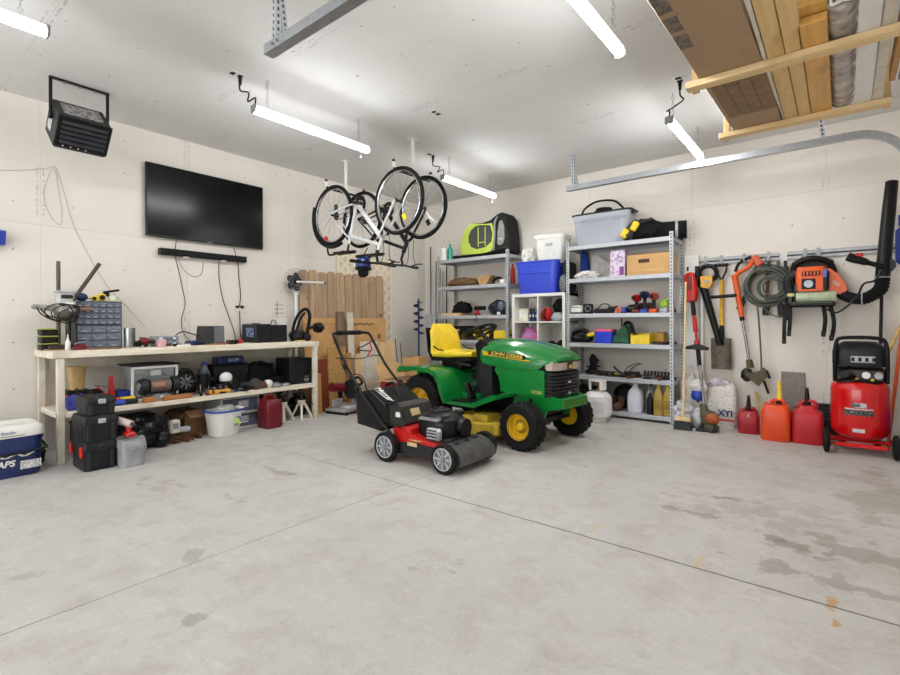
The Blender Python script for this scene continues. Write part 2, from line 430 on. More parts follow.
# ---------------------------------------------------------------- the room
H = 3.06
WX, Y0 = 6.02, -10.0
def struct(name, g, m): return props(g.o(name, m), kind='structure')
struct('floor', G().box((2.4, -5.0, -.06), (7.6, 10.4, .12)), concrete())
struct('ceiling', G().box((2.4, -5.0, H+.06), (7.6, 10.4, .12)), drywall('ceiling_board', (219, 218, 216), 'z', seam_off=.33))
struct('wall_left', G().box((-.06, -5.0, H/2), (.12, 10.2, H)), drywall('wall_board_left', (222, 215, 205), 'x', seam_off=.12, horiz=1.98))
struct('wall_back', G().box((2.4, .06, H/2), (7.4, .12, H)), drywall('wall_board_back', (231, 224, 214), 'y', seam_off=.64, horiz=2.42))
struct('wall_right', G().box((WX+.06, -5.0, H/2), (.12, 10.2, H)), drywall('wall_board_right', (222, 215, 205), 'x'))

# ---------------------------------------------------------------- shop lights
TUBE = emit('lit_diffuser', (250, 252, 255), TUBE_POWER)
GLOW = emit('lamp_housing_added_glow', (250, 252, 255), TUBE_POWER*.06)  # weak glow added to the lamp housings to brighten the ceiling above
def shop_light(x, y0, y1, label, cord_from=None, pull=True, zz=2.75):
    t = T('shop_light', label, 'ceiling light', (x, (y0+y1)/2, zz), group='shop lights hung from the ceiling')
    L = (y1-y0)
    G().prism([(-.03, .012), (-.026, .034), (-.012, .042), (.012, .042), (.026, .034), (.03, .012)], -L/2, L/2).o('housing', GLOW, t)
    g = G()
    g.prism([(-.028, .012)]+[(.028*math.cos(PI+a*PI/8), .012+.034*math.sin(PI+a*PI/8)) for a in range(1, 8)]+[(.028, .012)], -L/2+.012, L/2-.012, 'y')
    g.o('diffuser', TUBE, t)
    for sgn in (-1, 1): G().box((0, sgn*(L/2-.005), .012), (.068, .02, .066), .008).o('end_cap', GREYP, t)
    for sgn in (-1, 1):
        g = G(); hh = H-zz-.045
        for i in range(int(hh/.03)):
            g.torus((0, sgn*(L/2-.12), .05+i*.03), .012, .0022, 'x' if i % 2 else 'y', 10, 5)
        g.o('chain', STEEL, t)
    if pull:
        G().cyl((.045, L/2-.13, .0), (.045, L/2-.13, -.09), .0022, n=6).o('pull_cord', WHITE, t)
        G().ell((.045, L/2-.13, -.1), (.007, .007, .012), 8).o('pull_knob', WHITE, t)
    if cord_from:
        cx, cy = cord_from[0]-x, cord_from[1]-(y0+y1)/2; hz = H-zz-.02
        end = -L/2 if abs(cy+L/2) < abs(cy-L/2) else L/2
        a = V((cx, cy, hz)); b = V((0, end*.97, .05))
        G().tube([a, a+V((0, 0, -.1)), a.lerp(b, .35)+V((.05, 0, -.06)), a.lerp(b, .7)+V((-.04, 0, -.03)), b+V((0, 0, .05)), b], .006, 7, smooth=5).o('power_cord', BLACK, t)
        G().cyl(a+V((0, 0, .02)), a+V((0, 0, -.06)), .018, .01, 10).o('plug', BLACK, t)
shop_light(1.96, -6.55, -5.38, 'shop light cut off by the left edge of the photo', None, False)
shop_light(1.93, -4.136, -2.97, 'lit shop light hanging between the television and the bicycles', (1.775, -4.156))
shop_light(4.39, -4.33, -3.13, 'lit shop light nearest the camera, cut off at the top', None, False)
shop_light(1.92, -1.854, -.786, 'lit shop light hanging behind the bicycles', (1.747, -1.814))
shop_light(4.345, -1.885, -.751, 'lit shop light beside the overhead lumber rack', (4.43, -1.888))
def ceiling_outlet(x, y, label):
    t = T('ceiling_outlet', label, 'outlet', (x, y, H), group='outlets in the ceiling')
    G().box((0, 0, -.004), (.075, .12, .008), .003).o('cover_plate', WHITE, t)
    for s in (-1, 1): G().box((0, s*.03, -.010), (.045, .035, .004), .001).o('socket', DARK, t)
ceiling_outlet(1.775, -4.185, 'ceiling outlet feeding the light near the television')
ceiling_outlet(1.747, -1.845, 'ceiling outlet feeding the light behind the bicycles')
ceiling_outlet(4.43, -1.92, 'ceiling outlet next to the overhead lumber rack')
ceiling_outlet(2.525, -2.674, 'unused ceiling outlet in the middle of the ceiling')
# ---------------------------------------------------------------- garage door tracks
def track(y, label, xs, stub):
    t = T('garage_door_track', label, 'door track', (0, y, 2.67), group='garage door tracks')
    prof = [(-.03, -.028), (.03, -.028), (.03, -.018), (-.022, -.02), (-.022, .02), (.03, .018), (.03, .028), (-.03, .028)]   # C section: across, up
    xe = 5.52; Rr = .36; path = [(xs, 0, 0)]
    path += [(xe*q/8+xs*(8-q)/8, 0, 0) for q in range(1, 9)]
    path += [(xe+Rr*math.sin(a*PI/24), 0, -Rr+Rr*math.cos(a*PI/24)) for a in range(1, 13)] + [(xe+Rr, 0, -2.62)]
    rings = []
    for i, p in enumerate(path):
        a = V(path[max(i-1, 0)]); b = V(path[min(i+1, len(path)-1)]); d = (b-a).normalized(); up = V((-d.z, 0, d.x))
        rings.append([V(p)+V((0, q[0], 0))+up*q[1] for q in prof])
    G().rings(rings).o('channel', GALV, t)
    pm = POSTM
    for dx, lean in ((.07, 0.), (.09, .13)):
        g = G(); g.box((0, -.017, 0), (.034, .004, .40)); g.box((0.017, 0, 0), (.004, .034, .40))
        g.o('hanger_strap', pm, t, (xs+dx-lean*.2, .008+.04*(lean > 0), .195), rot=(0, -lean*1.3, 0))
    for bx in (xs+.09, xs+.14): G().cyl((bx, -.04, .0), (bx, .01, .0), .008, n=8).o('bolt', STEEL, t)
    if stub:
        g = G(); g.box((0, -.017, 0), (.034, .004, .42)); g.o('hanger_strap', pm, t, (5.3, .03, .2), rot=(0, -.1, 0))
track(-.8, 'galvanised garage door track curving down near the back wall', 2.94, True)
track(-4.58, 'galvanised garage door track end hanging from the ceiling at top', 2.89, False)

# ---------------------------------------------------------------- overhead lumber rack
t = T('lumber_rack', 'overhead pine rack hung from the ceiling at top right', 'rack', (4.66, -2.68, 2.61))
for i, (y, x1) in enumerate(((0, 1.25), (1.09, 1.05))):
    G().box((x1/2, y, .02), (x1, .085, .04), .003).o('rail', PINEX, t)
    for x in (.04, x1-.02): G().box((x, y+.065, .225), (.04, .04, .45), .003).o('hanger_post', PINE, t)
    G().box((x1/2, y+.02+.09, .415), (x1, .04, .06), .003).o('ceiling_cleat', PINEX, t)
z0 = 2.652
def plank(name, x, wd, y0, y1, th, m, label, cat='board', z=z0, group=None, rz=0.):
    return one(G().box((0, 0, th/2), (wd, y1-y0, th), .003), name, m, label, cat, (x, (y0+y1)/2, z), rz, group)
g = G()
t = T('flattened_carton', 'large flattened brown carton lying on the overhead rack', 'cardboard', (4.905, -2.9, z0), -.02)
G().box((0, 0, .03), (.34, 2.62, .06), .004).o('carton_body', CARDPRINT, t)
G().box((.012, .62, -.003), (.30, .7, .006)).o('carton_flap', mat('carton_flap_brown', (138, 112, 84), .8), t)
for k in range(3): G().box((-.06+k*.07, .62, -.0065), (.004, .62, .002)).o('fold_line', DSTEEL, t)
for k in range(3): G().box((-.13, -.72+k*.2, -.001), (.07, .15, .003)).o('printed_panel', stickered('grey_print', (120, 108, 96), (70, 62, 56), 30, 30, .6, .5), t)
plank('white_trim_board', 5.092, .02, -4.0, -1.55, .09, WPAINT, 'thin white trim board beside the flattened carton on overhead rack')
plank('pine_board', 5.148, .082, -4.05, -1.55, .04, PINEY, 'pine board in the overhead rack next to the flattened carton', group='pine boards on the overhead rack')
plank('pine_board', 5.234, .08, -4.05, -1.55, .04, PINEY, 'pine board in the overhead rack, left of the knotty yellow plank', group='pine boards on the overhead rack')
YPL = wood('yellow_pine', (224, 178, 98), (194, 142, 66), 'y', 1.6, .4, .8)
for k in range(2):
    plank('yellow_plank', 5.325+k*.004, .125, -2.98-k*.09, -1.52, .045, YPL, ['varnished yellow plank in the overhead rack, lower of two', 'varnished yellow plank in the overhead rack, upper of two'][k], z=z0+k*.05, group='varnished planks on the rack')
# plastic-wrapped roll
g = G(); rings = []
for i in range(30):
    y = -3.02+i*.05; rr = .066+.008*noise.noise((i*.6, 1, 2))
    rings.append([(math.cos(a*PI/10)*rr*(1+.10*noise.noise((math.cos(a*PI/10)*2, math.sin(a*PI/10)*2, i*.45))), y, math.sin(a*PI/10)*rr*.85) for a in range(20)])
g.rings(rings)
t = T('wrapped_roll', 'grey roll wrapped in clear plastic on the overhead rack', 'roll', (5.445, 0, z0+.068))
g.o('roll', mat('wrapped_batting', (186, 176, 168), .25, var=.3, scale=12, bump=.6), t)
g = G()
for k in range(10):
    a = k*2.39; g.tube([(.05*math.cos(a+q*.9)*.9, -3.04-.006*q % .02, .045*math.sin(a*1.3+q*1.1)) for q in range(6)], .004, 5, smooth=4)
g.o('loose_cord', WHITE, t)
plank('white_panel_board', 5.555, .09, -3.3, -1.5, .02, WHITE, 'wide white panel board beside the wrapped roll overhead')
plank('white_edge_board', 5.632, .05, -3.6, -1.45, .05, WPAINT, 'narrow white board at right of the overhead rack')
plank('dark_edged_board', 5.695, .03, -3.7, -1.9, .10, TANW, 'tan board standing on edge at the rack right end')
plank('grey_board', 5.78, .12, -3.7, -1.9, .016, mat('grey_panel', (150, 146, 142), .6), 'grey flat panel at the far right of the overhead rack')

# ---------------------------------------------------------------- unit heater
t = T('unit_heater', 'black electric unit heater hanging from the ceiling at left', 'heater', (.62, -4.895, 2.75))
g = G(); g.tube([(0, -.19, -.02), (0, -.19, .295)], .012, 4, flat=.5); g.tube([(0, .19, -.02), (0, .19, .295)], .012, 4, flat=.5)
g.box((0, 0, .30), (.03, .40, .012)); g.o('bracket', BLACK, t)
for k in (-.1, 0, .1): G().cyl((0, k, .292), (0, k, .28), .012, n=8).o('bolt', STEEL, t)
body = props(G().box((0, 0, -.012), (.30, .355, .275), .012).o('casing', mat('heater_black', (40, 40, 41), .45), t, rot=(0, math.radians(40), 0), loc=(-.03, 0, -.03)), 'black steel casing')
G().box((0, 0, .127), (.2, .26, .004)).o('label_plate', stickered('heater_label', (150, 148, 146), (70, 70, 72), 30, 40), body)
G().box((.152, 0, .0), (.006, .31, .20)).o('grille_recess', mat('recess_black', (10, 10, 11), .7), body)
for k in range(5):
    G().box((.165, 0, -.078+k*.04), (.034, .30, .005), .001, rot=(0, .6, 0)).o('louver', mat('louver_grey', (70, 70, 76), .35, .5), body)
G().box((.156, 0, .115), (.012, .355, .022), .003).o('front_rim', BLACK, body); G().box((.156, 0, -.113), (.012, .355, .03), .003).o('front_rim', BLACK, body)
for s in (-1, 1): G().box((.156, s*.166, 0), (.012, .024, .21), .003).o('front_rim', BLACK, body)
for k in range(4): G().cyl((.163, -.12+k*.05, -.113), (.168, -.12+k*.05, -.113), .006, n=8).o('indicator', LGREY, body)
G().box((-.03, -.181, -.02), (.1, .004, .12)).o('side_label', STICK, body)
for s in (-1, 1): G().cyl((0, s*.178, .0), (0, s*.2, .0), .025, n=12).o('pivot_knob', BLACK, t)

# ---------------------------------------------------------------- television, sound bar, wall wiring
t = T('television', 'large black flat television mounted on the left wall', 'television', (.035, -3.592, 1.995))
G().box((.014, 0, .368), (.03, 1.258, .737), .006).o('cabinet', mat('tv_bezel', (30, 30, 32), .35), t)
G().box((.0295, 0, .374), (.004, 1.24, .712), .001).o('screen', SCREEN, t)
G().box((.03, 0, .006), (.006, .06, .01)).o('badge', GREYP, t)
G().box((-.018, 0, .38), (.035, .4, .3)).o('wall_mount', DSTEEL, t)
t = T('sound_bar', 'long black sound bar on the wall below the television', 'speaker', (.045, -3.637, 1.82))
G().box((0, 0, .033), (.075, .91, .065), .01).o('bar', mat('grille_cloth_black', (24, 24, 25), .8, bump=.2, scale=90), t)
for s in (-1, 1): G().box((0, s*.452, .033), (.078, .01, .067), .003).o('end_cap', BLACK, t)
for s in (-1, 1): G().box((-.005, s*.2, -.006), (.05, .05, .012)).o('bracket', WHITE, t)
def wire(pts, r, m, label, name='cable', cat='cable', k=6): return one(G().tube(pts, r, 6, smooth=k), name, m, label, cat)
wire([(.02, -3.92, 2.0), (.012, -3.93, 1.84), (.01, -3.90, 1.7), (.008, -3.86, 1.5), (.01, -3.83, 1.32), (.008, -3.87, 1.15), (.012, -3.84, 1.0), (.03, -3.78, .92), (.1, -3.75, .862)], .0035, DARK, 'thin dark cable zigzagging down the wall left of the sound bar centre')
wire([(.012, -3.9, 1.79), (.012, -3.84, 1.68), (.012, -3.74, 1.62), (.012, -3.66, 1.66), (.012, -3.64, 1.79)], .003, GREYP, 'grey wire loop hanging under the sound bar')
wire([(.012, -3.47, 1.8), (.012, -3.47, 1.62), (.012, -3.43, 1.4), (.012, -3.36, 1.2), (.012, -3.3, 1.03), (.03, -3.28, .9), (.1, -3.27, .86)], .004, DARK, 'dark cable running from the sound bar down to the bench')
wire([(.03, -3.31, 1.98), (.012, -3.25, 1.8), (.012, -3.24, 1.65), (.012, -3.22, 1.45), (.014, -3.235, 1.31)], .0045, BLACK, 'black power cable running from the television down to the wall outlet')
t = T('wall_outlet', 'wall outlet with black plugs under the television', 'outlet', (0, -3.234, 1.295))
G().box((.004, 0, 0), (.008, .115, .075), .002).o('cover_plate', WHITE, t)
for s in (-1, 1): G().box((.018, s*.028, .012), (.03, .034, .03), .004).o('plug', BLACK, t)
wire([(.02, -3.235, 1.26), (.015, -3.23, 1.15), (.015, -3.225, 1.0), (.05, -3.22, .9)], .005, BLACK, 'black cable running from the wall outlet down behind the amplifier')
wire([(.01, -5.5, 2.36), (.01, -5.289, 2.393), (.01, -5.13, 2.431), (.012, -4.975, 2.486), (.01, -4.919, 2.50), (.01, -4.863, 2.30), (.01, -4.805, 2.057), (.01, -4.731, 1.858), (.01, -4.545, 1.494), (.01, -4.363, 1.27), (.01, -4.215, 1.084)], .0019, mat('wire_taupe', (150, 144, 138), .5), 'grey wire run across the wall below the heater')
wire([(.012, -4.925, 2.49), (.012, -4.961, 2.45), (.012, -5.004, 2.244), (.012, -4.963, 2.076), (.012, -4.892, 2.0), (.012, -4.878, 2.135), (.012, -4.906, 2.352), (.012, -4.922, 2.48)], .0019, mat('wire_taupe', (150, 144, 138), .5), 'thin wire loop hanging on the wall below the heater')
t = T('wall_hook_bin', 'blue plastic bin on the wall cut by the left photo edge', 'bin', (.0, -5.37, 1.77))
G().prism([(0, 0), (.1, .0), (.13, .10), (.0, .13)], -.1, .1, 'y').o('bin', BLUE, t)
G().box((.128, 0, .1), (.012, .2, .02), .004).o('rim', BLUE, t)

# ---------------------------------------------------------------- bicycles on ceiling hangers
def bike_hanger(x, label):
    t = T('bike_hanger', label, 'hanger', (x, -2.32, H), group='ceiling bicycle hangers')
    G().box((0, 0, -.005), (.07, .1, .01), .002).o('ceiling_plate', WHITE, t)
    G().box((0, 0, -.19), (.03, .03, .37), .004).o('post', WHITE, t)
    g = G(); g.tube([(0, -.28, -.345), (0, -.27, -.385), (0, -.2, -.385), (0, .27, -.385), (0, .28, -.345)], .014, 8); g.o('arm', BLACK, t)
    for s in (-1, 1): G().tube([(0, s*.275, -.365), (0, s*.285, -.33), (0, s*.285, -.31)], .017, 8).o('tip', WHITE, t); G().ell((0, s*.285, -.3), (.018, .018, .02), 8).o('end_cap', BLACK, t)
HX0, HX1 = .80, 1.90
bike_hanger(HX0, 'white ceiling bicycle hanger holding the rear wheels'); bike_hanger(HX1, 'white ceiling bicycle hanger holding the front wheels')
def bicycle(label, loc, fm, fork_m, dx, extras):
    t = T('bicycle', label, 'bicycle', loc, rot=(PI, 0, 0), group='bicycles hung upside down')
    def wheel(x, rear):
        w_ = G().torus((0, 0, 0), .305, .012, 'y', 44, 8, 1.1).o('wheel', CHROME if fm is not WHITE else LGREY, t, (x, 0, 0))
        G().torus((0, 0, 0), .328, .021, 'y', 48, 10).o('tire', RUBBER, w_)
        g = G()
        for k in range(24):
            a = 2*PI*k/24; s = 1 if k % 2 else -1; b = a+(.5 if (k//2) % 2 else -.5)
            g.cyl((.018*math.cos(b), s*.03, .018*math.sin(b)), (.3*math.cos(a), 0, .3*math.sin(a)), .0013, n=4)
        g.o('spokes', STEEL, w_)
        G().lathe([(0, -.05), (.022, -.045), (.022, -.03), (.012, -.025), (.012, .025), (.022, .03), (.022, .045), (0, .05)], (0, 0, 0), 'y', 14).o('hub', DSTEEL, w_)
        if rear:
            g = G()
            for k in range(6): g.lathe([(.0, -.048-.004*k), (.045-.004*k, -.048-.004*k), (.045-.004*k, -.05-.004*k), (0, -.05-.004*k)], (0, 0, 0), 'y', 18)
            g.o('cassette', DSTEEL, w_)
        else:
            G().box((.07, -.01, .17), (.05, .012, .07), .004, rot=(0, .5, 0)).o('reflector', YELLOW if extras else DARK, w_)
    wheel(0, True); wheel(dx, False)
    BB = (.42, 0, -.07); ST = (.28, 0, .36); HT = (dx-.30, 0, .47); HB = (dx-.235, 0, .35)
    g = G(); g.tube([BB, ST], .017, 10); g.tube([BB, (HB[0]-.012, 0, HB[2]+.01)], .026, 10); g.tube([(.3, 0, .27), (HT[0]+.01, 0, HT[2]-.05)], .02, 10)
    g.tube([HB, HT], .024, 10)
    for s in (-1, 1):
        g.tube([BB, (.34, s*.04, -.06), (0, s*.06, 0)], .011, 8); g.tube([(.295, 0, .3), (.25, s*.04, .24), (0, s*.06, 0)], .009, 8)
    g.o('frame', fm, t)
    g = G()
    for s in (-1, 1): g.tube([(HB[0]+.005, s*.05, HB[2]-.03), (dx-.06, s*.055, .09), (dx, s*.055, 0)], .013, 8)
    g.tube([(HB[0]+.005, -.05, HB[2]-.03), (HB[0], 0, HB[2]), (HB[0]+.005, .05, HB[2]-.03)], .018, 8)
    g.o('fork', fork_m, t)
    G().tube([ST, (.255, 0, .46)], .013, 8).o('seat_post', DSTEEL, t)
    g = G(); rings = []
    for i in range(9):
        q = i/8; x = .11+q*.28; wd = .075*(1-q)**.6+.018; rings.append([(x, wd*math.cos(a*PI/6), .475-.02*abs(math.cos(a*PI/6))-.03*max(0, -math.sin(a*PI/6))) for a in range(12)])
    g.rings(rings); g.o('saddle', BLACK, t)
    G().tube([HT, (HT[0]-.03, 0, .54), (HT[0]-.01, 0, .60)], .015, 8).o('stem', BLACK, t)
    hx, hz = HT[0]-.01, .61
    g = G(); g.tube([(hx-.06, -.31, hz+.0), (hx, -.12, hz+.01), (hx, 0, hz), (hx, .12, hz+.01), (hx-.06, .31, hz)], .012, 8, smooth=4); g.o('handlebar', BLACK, t)
    for s in (-1, 1):
        G().tube([(hx-.035, s*.2, hz+.005), (hx-.065, s*.32, hz)], .017, 8).o('grip', RUBBER, t)
        G().tube([(hx-.015, s*.16, hz), (hx+.05, s*.17, hz-.02), (hx+.055, s*.27, hz-.03)], .007, 6).o('brake_lever', BLACK, t)
        G().tube([(hx, s*.13, hz), (hx+.12, s*.1, hz+.03), (hx+.13, s*.04, hz-.08), (HB[0]+.05, s*.05, HB[2]-.02)], .0035, 5, smooth=5).o('brake_cable', BLACK, t)
        G().box((HB[0]+.03, s*.045, HB[2]-.06), (.03, .02, .07), .005).o('brake_caliper', BLACK, t)
    ck = G().lathe([(.05, -.05), (.094, -.05), (.094, -.045), (.05, -.045)], BB, 'y', 30)
    for k in range(5): ck.cyl((BB[0], -.048, BB[2]), (BB[0]+.06*math.cos(k*1.257), -.048, BB[2]+.06*math.sin(k*1.257)), .007, n=6)
    ck.o('chainring', BLACK, t)
    for s in (-1, 1):
        c = G().tube([(BB[0], s*.065, BB[2]), (BB[0]+s*.16, s*.08, BB[2]+s*.04)], .012, 8).o('crank_arm', DSTEEL, t)
        G().box((BB[0]+s*.16, s*.13, BB[2]+s*.04), (.09, .08, .02), .004).o('pedal', BLACK, c)
    g = G(); g.tube([(0.0, -.05, .045), (BB[0], -.05, BB[2]+.092)], .005, 5); g.tube([(0, -.05, -.045), (BB[0], -.05, BB[2]-.092)], .005, 5); g.o('chain', DSTEEL, t)
    G().box((-.02, -.06, -.09), (.05, .03, .1), .008).o('derailleur', BLACK, t)
    if extras:
        g = G(); g.torus((0, 0, 0), .365, .022, 'y', 18, 8, 1.2, .38, 1.15); g.o('mudguard', BLACK, t)
        G().ell((-.13, 0, .26), (.03, .02, .035), 8).o('tail_light', RED, t)
        g = G(); g.tube([(-.2, -.07, .28), (-.18, -.07, .42), (-.1, -.07, .44), (.12, -.06, .42)], .012, 6, smooth=3); g.o('rack_arm', BLACK, t)
    return t
WB = mat('bike_white', (206, 206, 204), .3, var=.03)
bicycle('white framed bicycle hung upside down, nearer of the two', (.85, -2.55, 2.362), WB, WB, 1.065, True)
bicycle('black framed bicycle hung upside down behind the white bicycle', (.83, -2.10, 2.385), mat('bike_black', (34, 34, 38), .3), mat('bike_black', (34, 34, 38), .3), 1.01, False)
# helmet hung from the handlebar
t = T('bike_helmet', 'blue and black helmet hanging under the white bicycle handlebars', 'helmet', (1.50, -2.66, 1.63))
G().ell((0, 0, .11), (.085, .08, .09), 12, .08, 2., 3., flatbot=.05).o('shell', mat('helmet_blue', (58, 82, 168), .3, rgb2=(26, 34, 84), scale=18), t)
for k in range(4): G().box((0, -.06+k*.04, .185), (.11, .012, .03), .006).o('vent_rib', BLACK, t)
G().torus((0, 0, .06), .07, .02, 'z', 24, 8).o('rim', BLACK, t)
G().ell((.01, -.01, .015), (.06, .055, .05), 10, .2, 5., 4.).o('padding', CLOTHB, t)
G().tube([(-.05, 0, .1), (-.03, .03, .2), (0, .06, .29)], .006, 6, smooth=4).o('chin_strap', BLACK, t)
# ---------------------------------------------------------------- workbench
ZT, ZS = .90, .405
t = T('workbench', 'long cream painted wooden workbench along the left wall', 'workbench', (0, 0, 0))
G().box((.311, -3.8225, ZT-.03), (.582, 2.515, .06), .006).o('benchtop', BENCHW, t)
G().box((.311, -3.815, ZS-.022), (.562, 2.46, .044), .005).o('lower_shelf', BENCHW, t)
for x, y in ((.575, -5.02), (.575, -2.61), (.06, -5.035), (.06, -2.61)): G().box((x, y, (ZT-.06)/2), (.05, .05, ZT-.06), .004).o('leg', WPAINT, t)
G().box((.045, -3.81, .76), (.03, 2.34, .09)).o('back_rail', WPAINT, t)
g = G()
random.seed(3)
props(G().box((.25, -4.93, ZT+.006), (.26, .3, .012), .002).o('scrap_plate', TANW), 'thin tan wood scrap under the grey drill press', 'board')
one(G().box((0, 0, .006), (.10, .24, .012), .002), 'scrap_wood', CARDD, 'flat brown offcut on the bench front edge by the drawer cabinets', 'board', (.5, -4.7, ZT), .1)

# ---- stacked trays
for k in range(3):
    t = T('parts_tray', ['black tray with yellow rim, bottom of the stack on the bench', 'black tray with yellow rim, middle of the stack on the bench', 'black tray with yellow rim, top of the stack on the bench'][k], 'tray', (.3, -5.045, ZT+.0605*k), group='yellow rimmed trays')
    G().box((0, 0, .026), (.13, .105, .05), .008).o('tray', BLACK, t); G().box((0, 0, .054), (.145, .12, .009), .003).o('rim', mat('lime_rim', (168, 170, 66), .4), t)
# ---- drill press / radial arm tool
t = T('drill_press', 'grey drill press with coiled cord at the bench left end', 'drill press', (.28, -4.955, ZT+.012))
G().box((0, 0, .015), (.24, .2, .03), .01).o('base', DSTEEL, t)
G().cyl((0, -.01, .03), (0, -.01, .735), .015).o('column', mat('worn_column', (96, 82, 66), .45, .5), t)
G().cyl((.03, .05, .03), (.03, .05, .33), .02).o('support_post', DSTEEL, t); G().cyl((.06, .09, .03), (.06, .09, .3), .014).o('support_post', DSTEEL, t)
h = G().box((.03, .03, .385), (.11, .13, .19), .02).o('head', mat('press_grey', (184, 182, 178), .45), t)
G().box((.09, .03, .435), (.012, .08, .03), .003).o('name_plate', DARK, h); G().box((.03, .03, .475), (.12, .135, .02), .006).o('top_cover', LGREY, h)
G().box((.088, .045, .37), (.01, .06, .035), .003).o('switch_plate', WHITE, h)
g = G(); g.cyl((.05, -.16, .345), (.05, .04, .325), .022, .03); g.ell((.05, -.17, .346), (.022, .03, .022), 8); g.o('motor_arm', mat('aged_grey', (150, 144, 136), .5), t)
G().cyl((.06, .08, .33), (.06, .21, .335), .014).o('crank_handle', mat('wood_handle', (142, 106, 80), .5), t)
G().cyl((.07, .07, .40), (.07, .265, .735), .016).o('lever', mat('lever_brown', (66, 52, 42), .5), t)
g = G()
for k in range(3):
    a = k*.5; g.tube([(.09+.014*k, -.005+.02*k+(.115-.02*k)*math.cos(q*PI/6+a), .305+.025*math.sin(k*3)+(.07-.012*k)*math.sin(q*PI/6+.8*k)) for q in range(12)], .0048, 6, True, 3)
g.tube([(.1, -.17, .34), (.12, -.15, .29), (.13, -.08, .24), (.13, .02, .215), (.12, .09, .25), (.10, .10, .32)], .0055, 6, smooth=5)
g.tube([(.1, -.15, .33), (.13, -.10, .27), (.13, .0, .25), (.12, .06, .29), (.1, .04, .36), (.1, -.03, .37)], .0055, 6, smooth=5)
g.o('power_cord', BLACK, t)
G().ell((.03, .02, .3), (.06, .07, .07), 10, .1, 3.).o('motor_housing', mat('housing_taupe', (104, 98, 88), .5), t)
t = T('glue_bottle', 'small white squeeze bottle in front of the drill press', 'bottle', (.40, -4.93, ZT))
G().lathe([(0, 0), (.018, 0), (.02, .01), (.02, .065), (.009, .085), (.009, .095), (0, .095)], n=16).o('bottle', WHITE, t); G().lathe([(0, .095), (.007, .095), (.003, .13), (0, .13)], n=12).o('nozzle', WHITE, t)
t = T('clamp_base', 'red cast clamp lying in front of the drill press', 'clamp', (.45, -4.86, ZT))
G().prism([(-.06, 0), (.07, 0), (.055, .02), (.02, .05), (-.02, .045), (-.05, .02)], -.025, .025, 'x').o('body', DRED, t); G().cyl((0, -.04, .05), (0, .06, .07), .008).o('screw', STEEL, t)
# ---- drawer cabinets
def cabinet(z, hh, rows, cols, label):
    t = T('drawer_cabinet', label, 'cabinet', (.22, -4.68, z), group='small parts drawer cabinets')
    G().box((0, 0, hh/2), (.16, .35, hh), .004).o('case', mat('cabinet_slate', (60, 66, 76), .5), t)
    random.seed(int(hh*1000))
    for i in range(rows):
        for j in range(cols):
            w_, q = .335/cols, (hh-.012)/rows
            d = G().box((0, 0, 0), (.012, w_-.007, q-.007), .002).o('drawer', SMOKE, t, (.083, -.1675+w_*(j+.5), .006+q*(i+.5)))
            G().box((.008, 0, -q*.18), (.012, w_*.35, .006), .001).o('pull', LGREY, d)
cabinet(ZT, .205, 3, 3, 'small parts cabinet of nine wide drawers, lower one on the bench'); cabinet(ZT+.206, .212, 4, 6, 'small parts cabinet of many narrow drawers, upper one of the pair')
zc = ZT+.419
t = T('chalk_reel', 'blue chalk line reel on the drawer cabinets', 'tool', (.22, -4.79, zc)); G().ell((0, 0, .035), (.03, .05, .036), 10, flatbot=.035).o('body', NAVY, t); G().cyl((0, .04, .03), (0, .09, .01), .006).o('hook', STEEL, t)
for k, (y, l) in enumerate(((-4.705, 'small yellow tape measure, left of two on the drawer cabinets'), (-4.645, 'larger yellow tape measure, right of two on the drawer cabinets'))):
    t = T('tape_measure', l, 'tape measure', (.24, y, zc), group='tape measures'); s = .8+.35*k
    G().box((0, 0, .03*s), (.04, .055*s, .06*s), .01).o('case', YELLOW, t); G().cyl((.02, 0, .03*s), (.023, 0, .03*s), .02*s).o('side_disc', BLACK, t)
t = T('pipe_cutter', 'black hand tool with round green dial on the drawer cabinets', 'tool', (.24, -4.57, zc))
G().torus((0, .01, .035), .03, .006, 'x', 20, 6).o('dial_ring', mat('lime_ring', (170, 206, 120), .4), t); G().lathe([(0, -.004), (.026, -.004), (.026, .004), (0, .004)], (0, .01, .035), 'x').o('dial', PAPER, t)
g = G(); g.box((0, -.04, .07), (.03, .05, .05), .01); g.box((0, .0, .095), (.025, .13, .02), .006, rot=(.2, 0, 0)); g.o('handle', BLACK, t)
G().lathe([(0, 0), (.045, 0), (.045, .178), (.042, .178), (.042, .172), (0, .172)]).o('can', STEEL)
props(bpy.data.objects['can'], 'bare silver can on the bench beside the drawer cabinets', 'can').location = (.32, -4.45, ZT)
t = T('cordless_tool', 'red and black power tool on the bench beside the silver can', 'power tool', (.32, -4.33, ZT))
G().ell((0, 0, .05), (.03, .055, .035), 10, .35, 4, 5).o('body', DRED, t); G().box((0, -.05, .03), (.06, .06, .05), .012).o('battery', BLACK, t); G().cyl((0, -.04, .09), (0, .05, .06), .006).o('lever', BLACK, t); G().cyl((0, .05, .045), (0, .1, .035), .014).o('nose', DSTEEL, t)
for k in range(2):
    t = T('organizer_case', ['clear organizer case on the bench, lower of two', 'clear organizer case on the bench, upper of two'][k], 'case', (.3, -4.148, ZT+.049*k), group='clear organizer cases')
    G().box((0, 0, .023), (.16, .21, .045), .006).o('case', SMOKE, t)
    for s in (-1, 1): G().box((.083, s*.06, .025), (.008, .03, .02), .003).o('latch', mat('clear_white', (206, 214, 222), .3), t)
    for j in range(3): G().box((0, -.07+.07*j, .016), (.12, .05, .024), .004).o('contents', [DARK, LGREY, RUST][(j+k) % 3], t)
one(G().box((0, 0, .008), (.09, .13, .016), .003), 'notepad', PAPER, 'white pad lying flat on the bench front edge', 'paper', (.48, -4.06, ZT))
